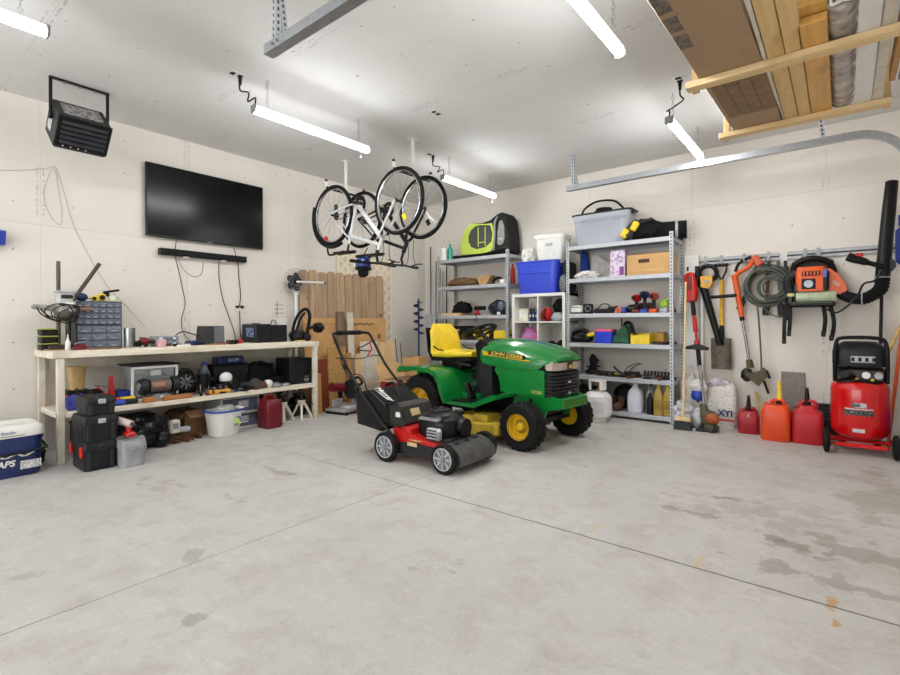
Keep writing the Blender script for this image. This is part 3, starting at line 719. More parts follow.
one(G().box((0, 0, .022), (.1, .12, .044), .012), 'sander_block', NAVY, 'dark blue block lying beside the grey bookshelf speaker', 'tool', (.34, -3.90, ZT))
wire([(.3, -4.06, ZT+.02), (.3, -4.04, 1.0), (.3, -3.97, 1.035), (.3, -3.88, 1.01), (.3, -3.80, .985)], .006, DARK, 'grey cable arching into the bookshelf speaker')
t = T('bookshelf_speaker', 'dark grey bookshelf speaker standing on the bench', 'speaker', (.32, -3.715, ZT), .0)
G().prism([(-.11, 0), (.11, 0), (.10, .19), (-.09, .19)], -.09, .09, 'x').o('cabinet', mat('speaker_grey', (58, 56, 56), .6), t)
G().prism([(-.005, .006), (.105, .006), (.097, .184), (.0, .184)], .09, .1, 'x').o('grille', mat('grille_grey', (104, 106, 112), .8, bump=.2, scale=120), t)
t = T('charger', 'small black charger with red plug on the bench', 'charger', (.36, -3.50, ZT)); G().box((0, 0, .02), (.09, .1, .04), .01).o('body', BLACK, t); G().box((0, .085, .022), (.05, .05, .044), .01).o('plug', RED, t)
t = T('amplifier', 'black amplifier with blue label, larger of two black boxes on the bench', 'amplifier', (.26, -3.165, ZT))
G().box((0, 0, .105), (.30, .19, .205), .008).o('case', mat('amp_black', (30, 30, 34), .4), t); G().box((.03, -.096, .115), (.16, .004, .1)).o('label', stickered('blue_label', (44, 66, 128), (170, 184, 216), 46, 90), t)
G().box((-.02, .02, .212), (.2, .12, .008)).o('paper', PAPER, t); G().torus((.08, -.05, .214), .04, .005, 'z', 16, 6).o('cable_coil', BLACK, t)
t = T('receiver', 'plain black receiver, right of two black boxes on the bench', 'amplifier', (.26, -2.965, ZT))
G().box((0, 0, .1), (.28, .21, .195), .008).o('case', mat('amp_black', (30, 30, 34), .4), t); G().torus((.02, .0, .205), .05, .005, 'y', 14, 6, 1, .5).o('handle', BLACK, t)
t = T('white_carton', 'small white carton on the bench behind the black receiver', 'box', (.16, -2.80, ZT)); G().box((0, 0, .14), (.1, .11, .28), .003).o('carton', PAPER, t)
t = T('respirator_harness', 'black strap harness with round canister at the bench right end', 'harness', (.38, -2.66, ZT))
g = G(); g.tube([(0, -.11, .03), (-.02, -.10, .14), (-.02, -.05, .28), (0, .02, .37), (.02, .075, .375), (.03, .10, .30), (.02, .085, .17), (0, .06, .04)], .02, 8, smooth=5, flat=.5); g.tube([(.04, -.10, .10), (.03, -.04, .25), (.03, .03, .34)], .015, 7, smooth=4); g.o('strap', CLOTHB, t)
g = G(); g.ell((0, -.05, .065), (.09, .11, .068), 10, .25, 5, 4); g.ell((.05, .04, .05), (.05, .06, .05), 8, .2, 2, 4); g.o('mask', BLACK, t)
G().lathe([(0, -.05), (.055, -.045), (.065, -.01), (.065, .025), (.04, .05), (.03, .07), (0, .07)], (.05, .21, .16), 'y', 20).o('canister', BLACK, t); G().tube([(.02, .08, .15), (.04, .14, .17), (.05, .17, .16)], .02, 8).o('hose', RUBBER, t)
G().box((.12, -.1, .008), (.08, .1, .016), .003).o('wood_block', PINE, t)
for k, (x, y, m, s, l) in enumerate([(.52, -3.58, DARK, (.05, .07, .012), 'thin dark tool on the bench edge near the speaker'), (.5, -4.25, mat('pink_tag', (224, 170, 170), .6), (.06, .06, .07), 'pinkish small jar in front of the organizer cases'), (.52, -3.75, TANW, (.05, .2, .012), 'thin wood strip at the foot of the bookshelf speaker')]):
    one(G().box((0, 0, s[2]/2), s, .004), 'bench_scrap', m, l, 'scrap', (x, y, ZT))
# ---- pedestal fan
t = T('pedestal_fan', 'wire cage fan on a white post behind the bench end', 'fan', (.075, -2.525, 0))
G().lathe([(0, 0), (.042, 0), (.042, .02), (.02, .03), (0, .03)], n=20).o('base', WHITE, t); G().cyl((0, 0, .03), (0, 0, 1.5), .022).o('post', WHITE, t)
G().box((0, 0, 1.53), (.05, .06, .12), .01).o('bracket', WHITE, t)
fx = .075; g = G()
for rr in (.165, .13, .09, .05): g.torus((fx, -.05, 1.63), rr, .0025, 'x', 32, 5)
for k in range(24):
    a = k*PI/12; g.cyl((fx, -.05+.03*math.cos(a), 1.63+.03*math.sin(a)), (fx, -.05+.165*math.cos(a), 1.63+.165*math.sin(a)), .0018, n=4)
g.o('cage', STEEL, t)
g = G()
for k in range(5):
    a = k*2*PI/5; g.ell((fx-.03, -.05+.065*math.cos(a), 1.63+.065*math.sin(a)), (.008, .06, .045), 8, rot=(a+.5, 0, 0))
g.o('blades', DARK, t)
G().lathe([(0, -.03), (.03, -.03), (.03, .02), (0, .03)], (fx-.03, -.05, 1.63), 'x').o('hub', BLACK, t)
G().cyl((fx+.01, -.05, 1.63), (fx+.12, .28, 1.63), .014).o('pull_arm', WHITE, t); G().cyl((fx+.12, .28, 1.63), (fx+.126, .30, 1.63), .016).o('arm_tip', BLACK, t)
t = T('tool_bracket', 'small wire bracket on the wall left of the fan post', 'bracket', (.0, -2.72, 1.22))
g = G()
for k in range(3): g.tube([(0.005, -.06, .02+.05*k), (.06, -.06, .02+.05*k), (.06, .02, .02+.05*k)], .003, 5)
g.cyl((.06, -.06, -.02), (.06, -.06, .17), .003, n=5); g.o('wire_frame', DSTEEL, t)

# ---------------------------------------------------------------- lower shelf of the bench
t = T('paper_sack', 'brown paper sack on the lower shelf at its left end', 'bag', (.22, -4.83, ZS)); G().lathe([(0, 0), (.055, 0), (.06, .05), (.07, .16), (.075, .2), (.07, .2), (.05, .06), (0, .05)], (0, 0, .14), n=16, sq=(1, .9, 4)).o('sack', mat('sack_tan', (186, 156, 104), .8), t)
t = T('tool_case', 'red and black case under the brown paper sack', 'case', (.22, -4.83, ZS)); G().box((0, 0, .05), (.16, .16, .1), .01).o('case', RED, t); G().box((0, 0, .12), (.17, .17, .04), .01).o('lid', BLACK, t)
bpy.data.objects['paper_sack'].location.z = ZS+.001
t = T('ratchet_gun', 'bright red caulking gun standing on the lower shelf', 'tool', (.30, -4.62, ZS))
g = G(); g.cyl((0, -.08, .15), (0, .02, .03), .012); g.prism([(-.01, .0), (.06, .0), (.05, .1), (.04, .24), (.015, .24), (.01, .1)], -.018, .018, 'x'); g.o('body', RED, t); G().cyl((0, -.10, .17), (0, .1, .12), .007).o('rod', STEEL, t); G().box((0, -.09, .08), (.05, .1, .12), .02).o('black_handle', BLACK, t)
one(G().box((0, 0, .05), (.12, .13, .1), .006), 'blue_carton', BLUE, 'bright blue box behind the yellow tool on the lower shelf', 'box', (.25, -4.475, ZS))
one(G().box((0, 0, .035), (.08, .12, .055), .012), 'yellow_case', YELLOW, 'yellow tool case on the lower shelf by the blue box', 'case', (.42, -4.50, ZS-.007))
one(G().box((0, 0, .03), (.1, .1, .06), .015), 'orange_red_case', ORED, 'orange-red case next to the yellow tool case', 'case', (.43, -4.615, ZS))
t = T('caulk_tube', 'blue and black caulk tube lying at the shelf front edge', 'tube', (.53, -4.56, ZS+.027)); G().cyl((0, -.13, 0), (0, .0, 0), .026).o('tube', BLUE, t); G().cyl((0, 0, 0), (0, .10, 0), .024).o('label', mat('black_label', (34, 34, 36), .4), t); G().cyl((0, .1, 0), (0, .14, 0), .008, .004).o('nozzle', WHITE, t)
t = T('open_basket', 'blue and navy parts bin beside the red caulking gun', 'bin', (.20, -4.70, ZS)); G().box((0, 0, .05), (.12, .12, .1), .01).o('bin', NAVY, t); G().box((0, 0, .105), (.13, .13, .012), .004).o('rim', BLUE, t)
# clear tote with grey lid
t = T('clear_tote', 'clear plastic tote with label and dark lid on lower shelf', 'tote', (.245, -4.26, ZS))
G().lathe([(0, 0), (.160, 0), (.17, .29), (.178, .30), (.178, .315), (.16, .315), (.150, .02), (0, .02)], n=32, sq=(.82, 1.16, 7)).o('tote', CLEAR, t)
for s in (-1, 1): G().box((.144, s*.19, .155), (.014, .024, .29), .004).o('corner_rib', WHITE, t)
G().box((.144, 0, .302), (.014, .40, .022), .004).o('rim', WHITE, t)
G().box((0, 0, .13), (.2, .3, .2), .03).o('contents', mat('tote_contents', (70, 78, 92), .7, var=.3, scale=22), t); G().box((.151, .0, .25), (.003, .09, .05)).o('label', STICK, t)
G().box((0, -.0, .325), (.32, .44, .014), .006).o('lid', DARK, t)
t = T('bench_grinder', 'grey bench grinder with two wheels on the lower shelf', 'grinder', (.45, -4.25, ZS))
G().prism([(-.11, 0), (.11, 0), (.08, .045), (.05, .06), (-.05, .06), (-.08, .045)], -.07, .07, 'x').o('base', GREYP, t)
G().cyl((0, -.085, .135), (0, .085, .135), .062).o('motor', mat('motor_grey', (112, 100, 94), .45, .3), t); G().box((.058, -.02, .15), (.012, .1, .04), .003).o('name_plate', mat('plate_copper', (176, 120, 100), .4), t)
for s in (-1, 1): G().lathe([(0, -.03), (.07, -.03), (.078, 0), (.07, .03), (0, .03)], (0, s*.135, .135), 'y', 24).o('wheel_guard', DARK, t); G().lathe([(0, -.01), (.04, -.01), (.04, .01), (0, .01)], (.0, s*.168, .135), 'y').o('hub_cap', STEEL, t)
G().box((.075, 0, .03), (.012, .03, .03), .004).o('switch', WHITE, t); G().cyl((.06, .12, .05), (.1, .12, .07), .01).o('tool_rest', STEEL, t)
one(G().box((0, 0, .02), (.07, .26, .04), .008), 'wood_block', wood('block_tan', (184, 126, 70), (150, 98, 50), 'y'), 'long brown wood block in front of the bench grinder', 'wood block', (.545, -4.13, ZS), .05, 'wood blocks')
one(G().box((0, 0, .022), (.06, .11, .044), .008), 'wood_block', wood('block_tan', (184, 126, 70), (150, 98, 50), 'y'), 'short brown wood block in front of the clear tote', 'wood block', (.53, -4.36, ZS), -.05, 'wood blocks')
def grinder_tool(x, y, label, m1=BLACK, s=1., rz=0.):
    t = T('angle_grinder', label, 'power tool', (x, y, ZS), rz, 'power tools on the lower shelf')
    G().cyl((0, -.11*s, .05*s), (0, .07*s, .055*s), .036*s, .032*s).o('body', m1, t); G().box((0, .085*s, .055*s), (.065*s, .07*s, .075*s), .014).o('gear_head', STEEL, t)
    G().lathe([(0, -.004), (.062*s, -.004), (.062*s, .004), (0, .004)], (.05*s, .09*s, .062*s), 'x', 24).o('disc', DSTEEL, t); G().tube([(0, -.11*s, .05*s), (0, -.16*s, .05*s), (.05, -.2*s, .02)], .006, 6, smooth=4).o('cord', BLACK, t)
    G().cyl((-.03*s, .085*s, .06*s), (-.13*s, .09*s, .1*s), .014*s).o('side_handle', BLACK, t)
t = T('circular_saw', 'black circular saw with chrome guard on the lower shelf', 'power tool', (.40, -4.0, ZS))
G().lathe([(0, -.025), (.09, -.025), (.1, 0), (.09, .025), (0, .025)], (0, 0, .14), 'x', 28).o('blade_guard', BLACK, t)
for k in range(4): G().box((.03, 0, .14), (.006, .02, .14), .003, rot=(k*PI/4, 0, 0)).o('guard_spoke', STEEL, t)
G().box((0, 0, .02), (.14, .2, .012), .003).o('shoe', STEEL, t); G().tube([(-.03, -.07, .16), (-.02, -.03, .25), (-.02, .06, .24), (-.03, .1, .17)], .018, 8, smooth=4).o('handle', BLACK, t); G().cyl((-.03, .0, .14), (-.13, 0, .14), .045).o('motor', DARK, t)
t = T('router_tool', 'black router with wire frame base on the lower shelf', 'power tool', (.40, -3.82, ZS))
G().cyl((0, 0, .06), (0, 0, .2), .045, .055).o('motor', BLACK, t)
for s in (-1, 1): G().ell((0, s*.085, .14), (.028, .03, .03), 10).o('knob', BLACK, t); G().cyl((0, s*.05, .14), (0, s*.085, .14), .01).o('arm', DSTEEL, t); G().cyl((.02, s*.04, .0), (.02, s*.04, .1), .007).o('guide_post', CHROME, t)
G().lathe([(.03, 0), (.075, 0), (.075, .01), (.03, .01)], n=24).o('base', CHROME, t)
grinder_tool(.46, -3.63, 'black angle grinder beside the yellow wooden plane', BLACK, 1.05, .4)
grinder_tool(.44, -3.38, 'dark angle grinder under the stacked dark boxes', DARK, 1., -.6)
t = T('hand_plane', 'yellow wooden plane with metal rollers on the lower shelf', 'tool', (.51, -3.715, ZS)); G().box((0, 0, .022), (.07, .22, .044), .012).o('body', mat('ochre_wood', (208, 150, 64), .5), t)
for k in range(3): G().cyl((-.02, -.06+.06*k, .06), (.03, -.06+.06*k, .065), .014).o('roller', STEEL, t)
t = T('water_bottle', 'clear bottle with blue cap among the power tools', 'bottle', (.27, -3.75, ZS)); G().lathe([(0, 0), (.055, 0), (.058, .03), (.058, .19), (.025, .26), (.022, .28), (0, .28)], n=20).o('bottle', SMOKE, t); G().lathe([(0, .28), (.026, .28), (.026, .31), (0, .31)], n=16).o('cap', BLUE, t)
t = T('dust_mask', 'white domed dust mask among the dark tools', 'mask', (.42, -3.60, ZS+.1)); G().ell((0, 0, .045), (.05, .065, .06), 12, flatbot=.03).o('shell', WHITE, t); G().torus((0, 0, .015), .055, .004, 'z', 20, 5).o('strap', LGREY, t)
t = T('power_sander', 'dark boxy sander beneath the white dust mask', 'power tool', (.41, -3.60, ZS)); G().box((0, 0, .05), (.11, .1, .098), .02).o('body', DARK, t); G().box((0, 0, .008), (.12, .11, .016), .003).o('pad', GREYP, t)
t = T('storage_box', 'large dark storage box at the back of the lower shelf', 'box', (.19, -3.47, ZS)); G().box((0, 0, .13), (.2, .38, .26), .012).o('box', mat('box_charcoal', (38, 40, 46), .5), t); G().box((.0, 0, .262), (.21, .39, .018), .005).o('lid', BLACK, t); G().box((.102, .05, .18), (.004, .1, .06)).o('label', DARK, t)
t = T('blue_tin', 'blue printed box on top of the dark storage box', 'box', (.19, -3.46, ZS+.272)); G().box((0, 0, .04), (.16, .27, .08), .006).o('box', NAVY, t); G().box((.081, .02, .045), (.003, .12, .03)).o('label', stickered('tin_label', (150, 160, 190), (40, 50, 110), 30, 60), t)
t = T('duffel_bag', 'black cloth duffel bag behind the white tool', 'bag', (.24, -3.13, ZS)); G().ell((0, 0, .12), (.13, .19, .15), 14, .22, 4., 3., flatbot=.12).o('bag', CLOTHB, t); G().tube([(.06, -.12, .2), (.1, -.06, .27), (.1, .06, .25), (.06, .12, .18)], .012, 7, smooth=4).o('strap', BLACK, t)
t = T('heat_gun', 'white nosed heat gun lying on the lower shelf', 'power tool', (.50, -3.23, ZS)); g = G(); g.cyl((0, -.11, .035), (0, .04, .04), .034, .04); g.o('body', BROWN, t); G().ell((0, .06, .045), (.045, .06, .045), 10).o('nose', WHITE, t); G().box((.0, -.15, .025), (.05, .1, .04), .012).o('handle', BLACK, t)
t = T('speaker_driver', 'grey speaker parts lying on the lower shelf by the subwoofer', 'parts', (.50, -3.03, ZS)); G().ell((0, -.04, .02), (.06, .06, .03), 10, .2, 3, flatbot=.02).o('cone', GREYP, t); G().ell((0, .07, .018), (.05, .06, .025), 10, .15, 6, flatbot=.018).o('basket', STEEL, t); G().tube([(0, -.1, .01), (.03, 0, .015), (-.02, .1, .012), (0, .16, .01)], .006, 5, smooth=4).o('lead', BLACK, t)
t = T('black_console', 'flat black console box lying left of the subwoofer', 'box', (.33, -2.995, ZS)); G().box((0, 0, .05), (.16, .17, .1), .01).o('box', BLACK, t)
t = T('subwoofer', 'black cube subwoofer on the lower shelf at right', 'speaker', (.34, -2.735, ZS)); G().box((0, 0, .15), (.30, .30, .30), .006).o('cabinet', mat('sub_black', (22, 22, 23), .5), t)
G().lathe([(.05, 0), (.06, .004), (.05, .012), (.04, 0), (.03, -.02), (0, -.02)], (.151, .07, .12), 'x', 24).o('port', mat('port_black', (10, 10, 10), .5), t)
G().lathe([(0, 0), (.035, 0), (.035, .004), (0, .004)], (.152, .07, .055), 'x', 16).o('badge', GREYP, t); G().box((.151, -.075, .15), (.006, .14, .28), .002).o('grille', mat('grille_cloth_black', (24, 24, 25), .8), t)

# ---------------------------------------------------------------- floor below and beside the bench
t = T('drink_cooler', 'dark blue cooler with white lid at the left edge', 'cooler', (.575, -5.50, 0))
G().lathe([(0, 0), (.95, 0), (1., .02), (1.0, .06), (1.03, .29), (0, .29)], n=48, sq=(.168, .335, 7)).o('body', NAVY, t)
lid = G().lathe([(0, 0), (1.05, 0), (1.06, .02), (1.04, .06), (.96, .085), (0, .09)], (0, 0, .292), n=48, sq=(.168, .335, 7)).o('lid', WHITE, t)
G().box((.01, .1, .384), (.2, .3, .004), .001).o('lid_recess', PAPER, lid)
G().tube([(.06, .345, .23), (.10, .36, .2), (.178, .33, .185), (.185, .0, .17), (.178, -.33, .185)], .008, 8, smooth=5).o('handle', BLACK, t)
text('MAPS', .06, WHITE, t, (.178, .10, .105), XP, shear=.2, bold=.002)
g = G(); random.seed(5)
for k in range(3): g.tube([(.178, -.05+.035*q+.01*k, .16+.012*math.sin(q*2.1+k)) for q in range(10)], .003, 5, smooth=3)
g.o('marker_scrawl', WHITE, t)
s = G().box((.177, .265, .085), (.004, .12, .06), .001).o('sticker', STICK, t)
text('leader', .036, mat('script_blue', (70, 84, 150), .5), lid, (.178, .14, .33), XP, shear=.3)
G().box((.178, .13, .305), (.003, .2, .004)).o('lid_stripe', DRED, lid)
t = T('garden_hose', 'black hose coiled on the floor behind the cooler', 'hose', (.32, -5.16, 0))
g = G()
for k in range(3): g.tube([(.16*math.cos(q*.7)+.02*k, .07*math.sin(q*.7), .02+.035*k) for q in range(9)], .016, 8, True, 4)
g.o('hose', RUBBER, t); G().box((.1, .04, .15), (.05, .05, .06), .012).o('green_fitting', mat('fitting_green', (130, 196, 70), .4), t); G().tube([(.05, .02, .1), (.08, .03, .18), (.06, .07, .22)], .008, 6, smooth=4).o('strap', BLACK, t)
def toolbox(z, d, label, red, dz, xo=0., yo=0.):
    t = T('tool_box', label, 'tool box', (.83+xo, -4.87+yo, z), 0, 'stacked black tool boxes')
    G().lathe([(0, 0), (.93, 0), (.96, .01), (1., dz*.72), (0, dz*.72)], n=40, sq=(d[0]/2, d[1]/2, 9)).o('body', mat('toolbox_black', (30, 32, 35), .45), t)
    G().lathe([(0, dz*.72), (1.05, dz*.72), (1.05, dz*.86), (.97, dz), (0, dz)], n=40, sq=(d[0]/2, d[1]/2, 9)).o('lid', mat('toolbox_black', (30, 32, 35), .45), t)
    for s in (-1, 1): G().box((d[0]/2+.0, s*d[1]*.33, dz*.36), (.02, .03, dz*.62), .005).o('rib', DARK, t)
    G().box((d[0]/2+.012, 0, dz*.8), (.016, .05, .035), .005).o('latch', LGREY if not red else DARK, t)
    for s in (-1, 1):
        if red: G().box((s*d[0]*.4, -d[1]/2-.008, dz*.68), (.035, .022, .08), .006).o('red_latch', RED, t)
    G().tube([(-.1, 0, dz), (-.09, 0, dz+.0), (0, 0, dz+.0), (.1, 0, dz+.0)], .008, 6).o('carry_handle', DARK, t)
toolbox(0, (.33, .22), 'black tool box with red side latches, bottom of the stack', True, .218, .02); toolbox(.219, (.30, .235), 'black tool box with plain latch, middle of the stack', False, .20, .05, .0); toolbox(.42, (.28, .2), 'small black tool box, top of the stack', False, .135, .06, .0)
t = T('blue_tool_pouch', 'blue cloth pouch on the lower shelf behind the small black tool box', 'pouch', (.48, -4.89, ZS)); G().ell((0, 0, .06), (.07, .09, .07), 10, .25, 8, 3, flatbot=.06).o('pouch', mat('royal_cloth', (60, 66, 150), .8), t); G().torus((0, 0, .12), .05, .008, 'y', 16, 6, 1, .5).o('handle', BLACK, t)
t = T('ammo_box', 'small grey plastic box with lid beside the tool boxes', 'box', (1.0, -4.68, 0)); G().lathe([(0, 0), (.95, 0), (1, .15), (0, .15)], n=36, sq=(.13, .082, 9)).o('body', mat('box_grey', (150, 152, 154), .5), t); G().lathe([(0, .15), (1.06, .15), (1.06, .185), (.98, .205), (0, .205)], n=36, sq=(.13, .082, 9)).o('lid', mat('box_grey', (150, 152, 154), .5), t)
G().box((.135, 0, .15), (.012, .1, .035), .004).o('latch', mat('box_grey', (150, 152, 154), .5), t); G().box((0, 0, .212), (.14, .02, .015), .005).o('handle', GREYP, t)
t = T('red_drill', 'red and white drill standing on the small grey box', 'power tool', (.99, -4.69, .22)); G().cyl((-.05, -.05, .13), (.05, .02, .1), .03, .028).o('body', mat('drill_pale', (214, 196, 190), .5), t); G().cyl((.02, .0, .1), (.03, .01, .03), .02).o('grip', RED, t); G().box((.03, .01, .02), (.09, .07, .035), .01).o('battery', RED, t); G().cyl((.05, .02, .1), (.08, .04, .09), .015, .01).o('chuck', DSTEEL, t)
t = T('grey_pad_roll', 'light grey roll lying on the floor behind the small grey box', 'roll', (.80, -4.62, .085)); G().cyl((0, -.11, .0), (0, .11, .0), .085).o('roll', LGREY, t); G().cyl((0, .11, 0), (0, .113, 0), .05).o('core', GREYP, t)
t = T('trash_bag', 'shiny black plastic bag on the floor under the bench', 'bag', (.50, -4.42, 0)); G().ell((0, 0, .13), (.16, .20, .15), 18, .4, 3.3, 2.6, flatbot=.13).o('bag', mat('bag_black', (20, 20, 22), .25, bump=.6, scale=14), t); G().ell((.10, .12, .08), (.1, .08, .09), 12, .3, 7, 3, flatbot=.08).o('bulge', mat('bag_black', (20, 20, 22), .25), t)
t = T('wall_charger', 'white and red plastic device on the rusty chain pile', 'device', (.50, -4.10, .07)); G().box((0, -.04, .07), (.08, .09, .13), .015).o('body', mat('device_white', (206, 200, 190), .5), t); G().box((0, .05, .03), (.07, .1, .05), .012).o('foot', LGREY, t); G().box((.042, -.04, .08), (.006, .05, .05), .002).o('face', GREYP, t)
t = T('chain_pile', 'heap of rusty brown chain on the floor under the bench', 'chain', (.52, -4.08, 0)); random.seed(9)
for k in range(60):
    a = random.uniform(0, 6.28); rr = random.random()**.6
    l = G().torus((0, 0, 0), .024, .007, 'z', 12, 5).o('link', RUST, t, (rr*.1*math.cos(a), rr*.17*math.sin(a), .012+random.uniform(0, .055)*(1-rr*.6)), rot=(random.uniform(-1, 1), random.uniform(-1, 1), a))
def open_box(name, label, loc, rz, d, m=CARD, flaps=True, mi=CARDD, group=None, rot=None):
    t = T(name, label, 'box', loc, rz, group, rot); w_, l, h = d; th = .006
    g = G(); g.box((0, 0, th/2), (w_, l, th))
    for s in (-1, 1): g.box((s*(w_/2-th/2), 0, h/2), (th, l, h)); g.box((0, s*(l/2-th/2), h/2), (w_-2*th, th, h))
    g.o('carton', m, t)
    G().box((0, 0, h*.35), (w_-.03, l-.03, h*.5), .01).o('contents', mi, t)
    if flaps:
        for s in (-1, 1):
            G().box((s*(w_/2+w_*.16), 0, h-.01), (w_*.42, l, th), rot=(0, s*.5, 0)).o('flap', m, t); G().box((0, s*(l/2+l*.13), h-.03), (w_, l*.32, th), rot=(-s*.7, 0, 0)).o('flap', m, t)
    return t
open_box('open_carton', 'open brown carton on the floor under the bench middle', (.30, -3.93, 0), .12, (.28, .22, .24), CARDD)
t = T('white_tub', 'round white tub with blue rim and rope under the bench', 'tub', (.60, -3.715, 0)); G().lathe([(0, 0), (.125, 0), (.135, .01), (.168, .235), (.178, .24), (.178, .255), (.16, .255), (.125, .015), (0, .012)], n=36, sq=(.9, 1.0, 2.4)).o('tub', WHITE, t)
G().lathe([(.172, .24), (.184, .245), (.184, .258), (.165, .26)], n=36, sq=(.9, 1, 2.4)).o('rim', BLUE, t); G().box((.142, .07, .15), (.012, .07, .08), .004).o('label', stickered('tub_label', (40, 90, 180), (190, 210, 90), 25, 25, .9), t)
G().box((.02, .155, .255), (.12, .05, .03), .012).o('rope_handle', WHITE, t)
g = G()
for k in range(5): g.torus((0, -.02+.01*k, .235+.012*k), .10-.008*k, .007, 'z', 24, 6)
g.o('rope', mat('rope_grey', (196, 200, 190), .8, var=.25, scale=60), t)
for k in range(2):
    t = T('drawer_unit', ['clear front drawer unit under the bench, bottom one', 'clear front drawer unit under the bench, top one'][k], 'drawer', (.235, -3.445, .166*k), group='clear drawer units')
    g = G(); g.box((0, 0, .006), (.40, .42, .012)); g.box((0, 0, .158), (.40, .42, .012))
    for s in (-1, 1): g.box((0, s*.204, .082), (.40, .012, .14))
    g.o('frame', WHITE, t); d = G().box((.19, 0, .082), (.012, .38, .125), .004).o('drawer', mat('drawer_smoke', (120, 130, 160), .15, alpha=.7), t); G().box((.199, .03, .10), (.004, .11, .05)).o('label', STICK, d); G().box((.2, .03, .06), (.016, .1, .01), .003).o('handle', WHITE, d); G().box((0, 0, .07), (.34, .36, .1), .01).o('contents', mat('drawer_stuff', (66, 68, 82), .8, var=.3, scale=20), t)
def jerry(name, label, loc, rz, d, m, spout, sm=BLACK, group='gas cans', taper=.86, ribs=0, sp_h=.12, tilt=0.):
    t = T(name, label, 'gas can', loc, rz, group); w_, l, h = d
    b = G().lathe([(0, 0), (.94, 0), (1, .015), (1, h*.62), (.97, h*.75), (taper, h*.88), (taper*.9, h*.93), (0, h*.94)], n=44, sq=(w_/2, l/2, 5.5)).o('can', m, t)
    G().tube([(-w_*.05, -l*.28, h*.9), (-w_*.05, -l*.22, h*1.02), (0, l*.05, h*1.03), (0, l*.3, h*.88)], .018, 8, smooth=4).o('handle', m, t)
    if spout:
        c = V((0, -l*.12 if spout > 0 else 0, h*.93)); G().lathe([(0, 0), (.03, 0), (.03, .035), (0, .035)], c, n=16).o('cap', BLACK if sm is not YELLOW else BLACK, t)
        G().lathe([(0, .03), (.024, .03), (.018, sp_h*.6), (.012, sp_h), (0, sp_h)], c, n=14, rot=(tilt, 0, 0)).o('spout', sm, t)
    for k in range(ribs): G().box((w_/2, 0, h*(.2+.12*k)), (.006, l*.7, .012), .003).o('rib', m, t)
    return t
t = jerry('gas_can', 'dark red flat gas can on the floor under the bench', (.63, -3.225, 0), 0, (.22, .19, .325), DRED, 0, group=None)
G().box((.112, 0, .12), (.004, .12, .12), .002).o('panel', DRED, t)
def jack(x, y, rz, label):
    t = T('jack_stand', label, 'jack stand', (x, y, 0), rz, 'jack stands')
    g = G()
    for a in (-1, 1):
        for b in (-1, 1): g.tube([(a*.085, b*.085, .005), (a*.03, b*.03, .17)], .016, 4)
    g.o('legs', WPAINT, t); g = G(); g.box((0, 0, .19), (.07, .07, .06), .005); 
    g.o('collar', WPAINT, t)
    for a in (-1, 1): G().box((a*.08, 0, .008), (.012, .17, .012)).o('foot_bar', WPAINT, t); G().box((0, a*.08, .008), (.15, .012, .012)).o('foot_bar', WPAINT, t)
    G().box((0, 0, .22), (.03, .03, .12), .004).o('ratchet_bar', DSTEEL, t); G().box((0, 0, .285), (.04, .08, .02), .006).o('saddle', DSTEEL, t); G().cyl((.03, .03, .2), (.12, .06, .17), .007).o('lever', BLACK, t)
jack(.50, -2.98, .3, 'white jack stand nearest the dark red gas can'); jack(.53, -2.76, .2, 'white jack stand by the right front bench leg'); jack(.22, -2.86, .1, 'white jack stand at the back behind the other two')
t = T('pump_motor', 'black motor pump in shadow beneath the bench right end', 'motor', (.24, -2.62, 0)); G().cyl((0, -.08, .15), (0, .08, .15), .07).o('motor', BLACK, t); G().box((0, 0, .04), (.14, .16, .08), .01).o('base', DARK, t); G().box((.02, 0, .24), (.06, .08, .06), .01).o('switch_box', DARK, t)
# ---------------------------------------------------------------- leaning things along the left wall, right of the bench
t = T('fence_panel', 'weathered dog-eared picket fence panel leaning on the left wall', 'fence panel', (.095, -1.75, 0), rot=(0, -.025, 0))
g = G(); n = 10; wd = 1.46/n
for k in range(n):
    y = -.73+wd*k; top = 1.80+.012*math.sin(k*2.3)
    g.prism([(y+.004, .0), (y+wd-.004, 0), (y+wd-.004, top-.035), (y+wd-.035, top), (y+.035, top), (y+.004, top-.035)], 0, .018+.004*(k % 2), 'x')
g.o('pickets', FENCEW, t)
for z in (.3, 1.0, 1.5): G().box((-.02, 0.01, z), (.038, 1.47, .085), .003).o('back_rail', PINE, t)
t = T('lattice_panel', 'cream diagonal lattice panel behind the picket fence', 'lattice', (.02, -1.33, 0))
def lattice(dirn, x):
    g = G(); W, Ht = 1.02, 2.1; st = .15; a = dirn
    for k in range(-20, 30):
        c = k*st
        # strip runs z = a*(y) + c
        pts = []
        for y in (0, W): pts.append((y, a*y+c if a > 0 else c+W-y))
        (y0, z0_), (y1, z1_) = pts
        def clip(yA, zA, yB, zB):
            tA, tB = 0., 1.
            for p_, q_ in ((-(zB-zA), zA-.02), ((zB-zA), Ht-zA)):
                if abs(p_) < 1e-9: continue
                r = q_/p_
                if p_ < 0: tA = max(tA, r)
                else: tB = min(tB, r)
            return (tA, tB)
        tA, tB = clip(y0, z0_, y1, z1_)
        if tB-tA < .03: continue
        A = V((x, y0+(y1-y0)*tA-W/2, z0_+(z1_-z0_)*tA)); B = V((x, y0+(y1-y0)*tB-W/2, z0_+(z1_-z0_)*tB)); d = (B-A).normalized(); nn = V((0, -d.z, d.y))*.021
        g.rings([[A+nn+V((e, 0, 0)), A-nn+V((e, 0, 0)), B-nn+V((e, 0, 0)), B+nn+V((e, 0, 0))] for e in (-.003, .003)])
    return g
LATM = mat('lattice_cream', (238, 224, 194), .6, var=.04)
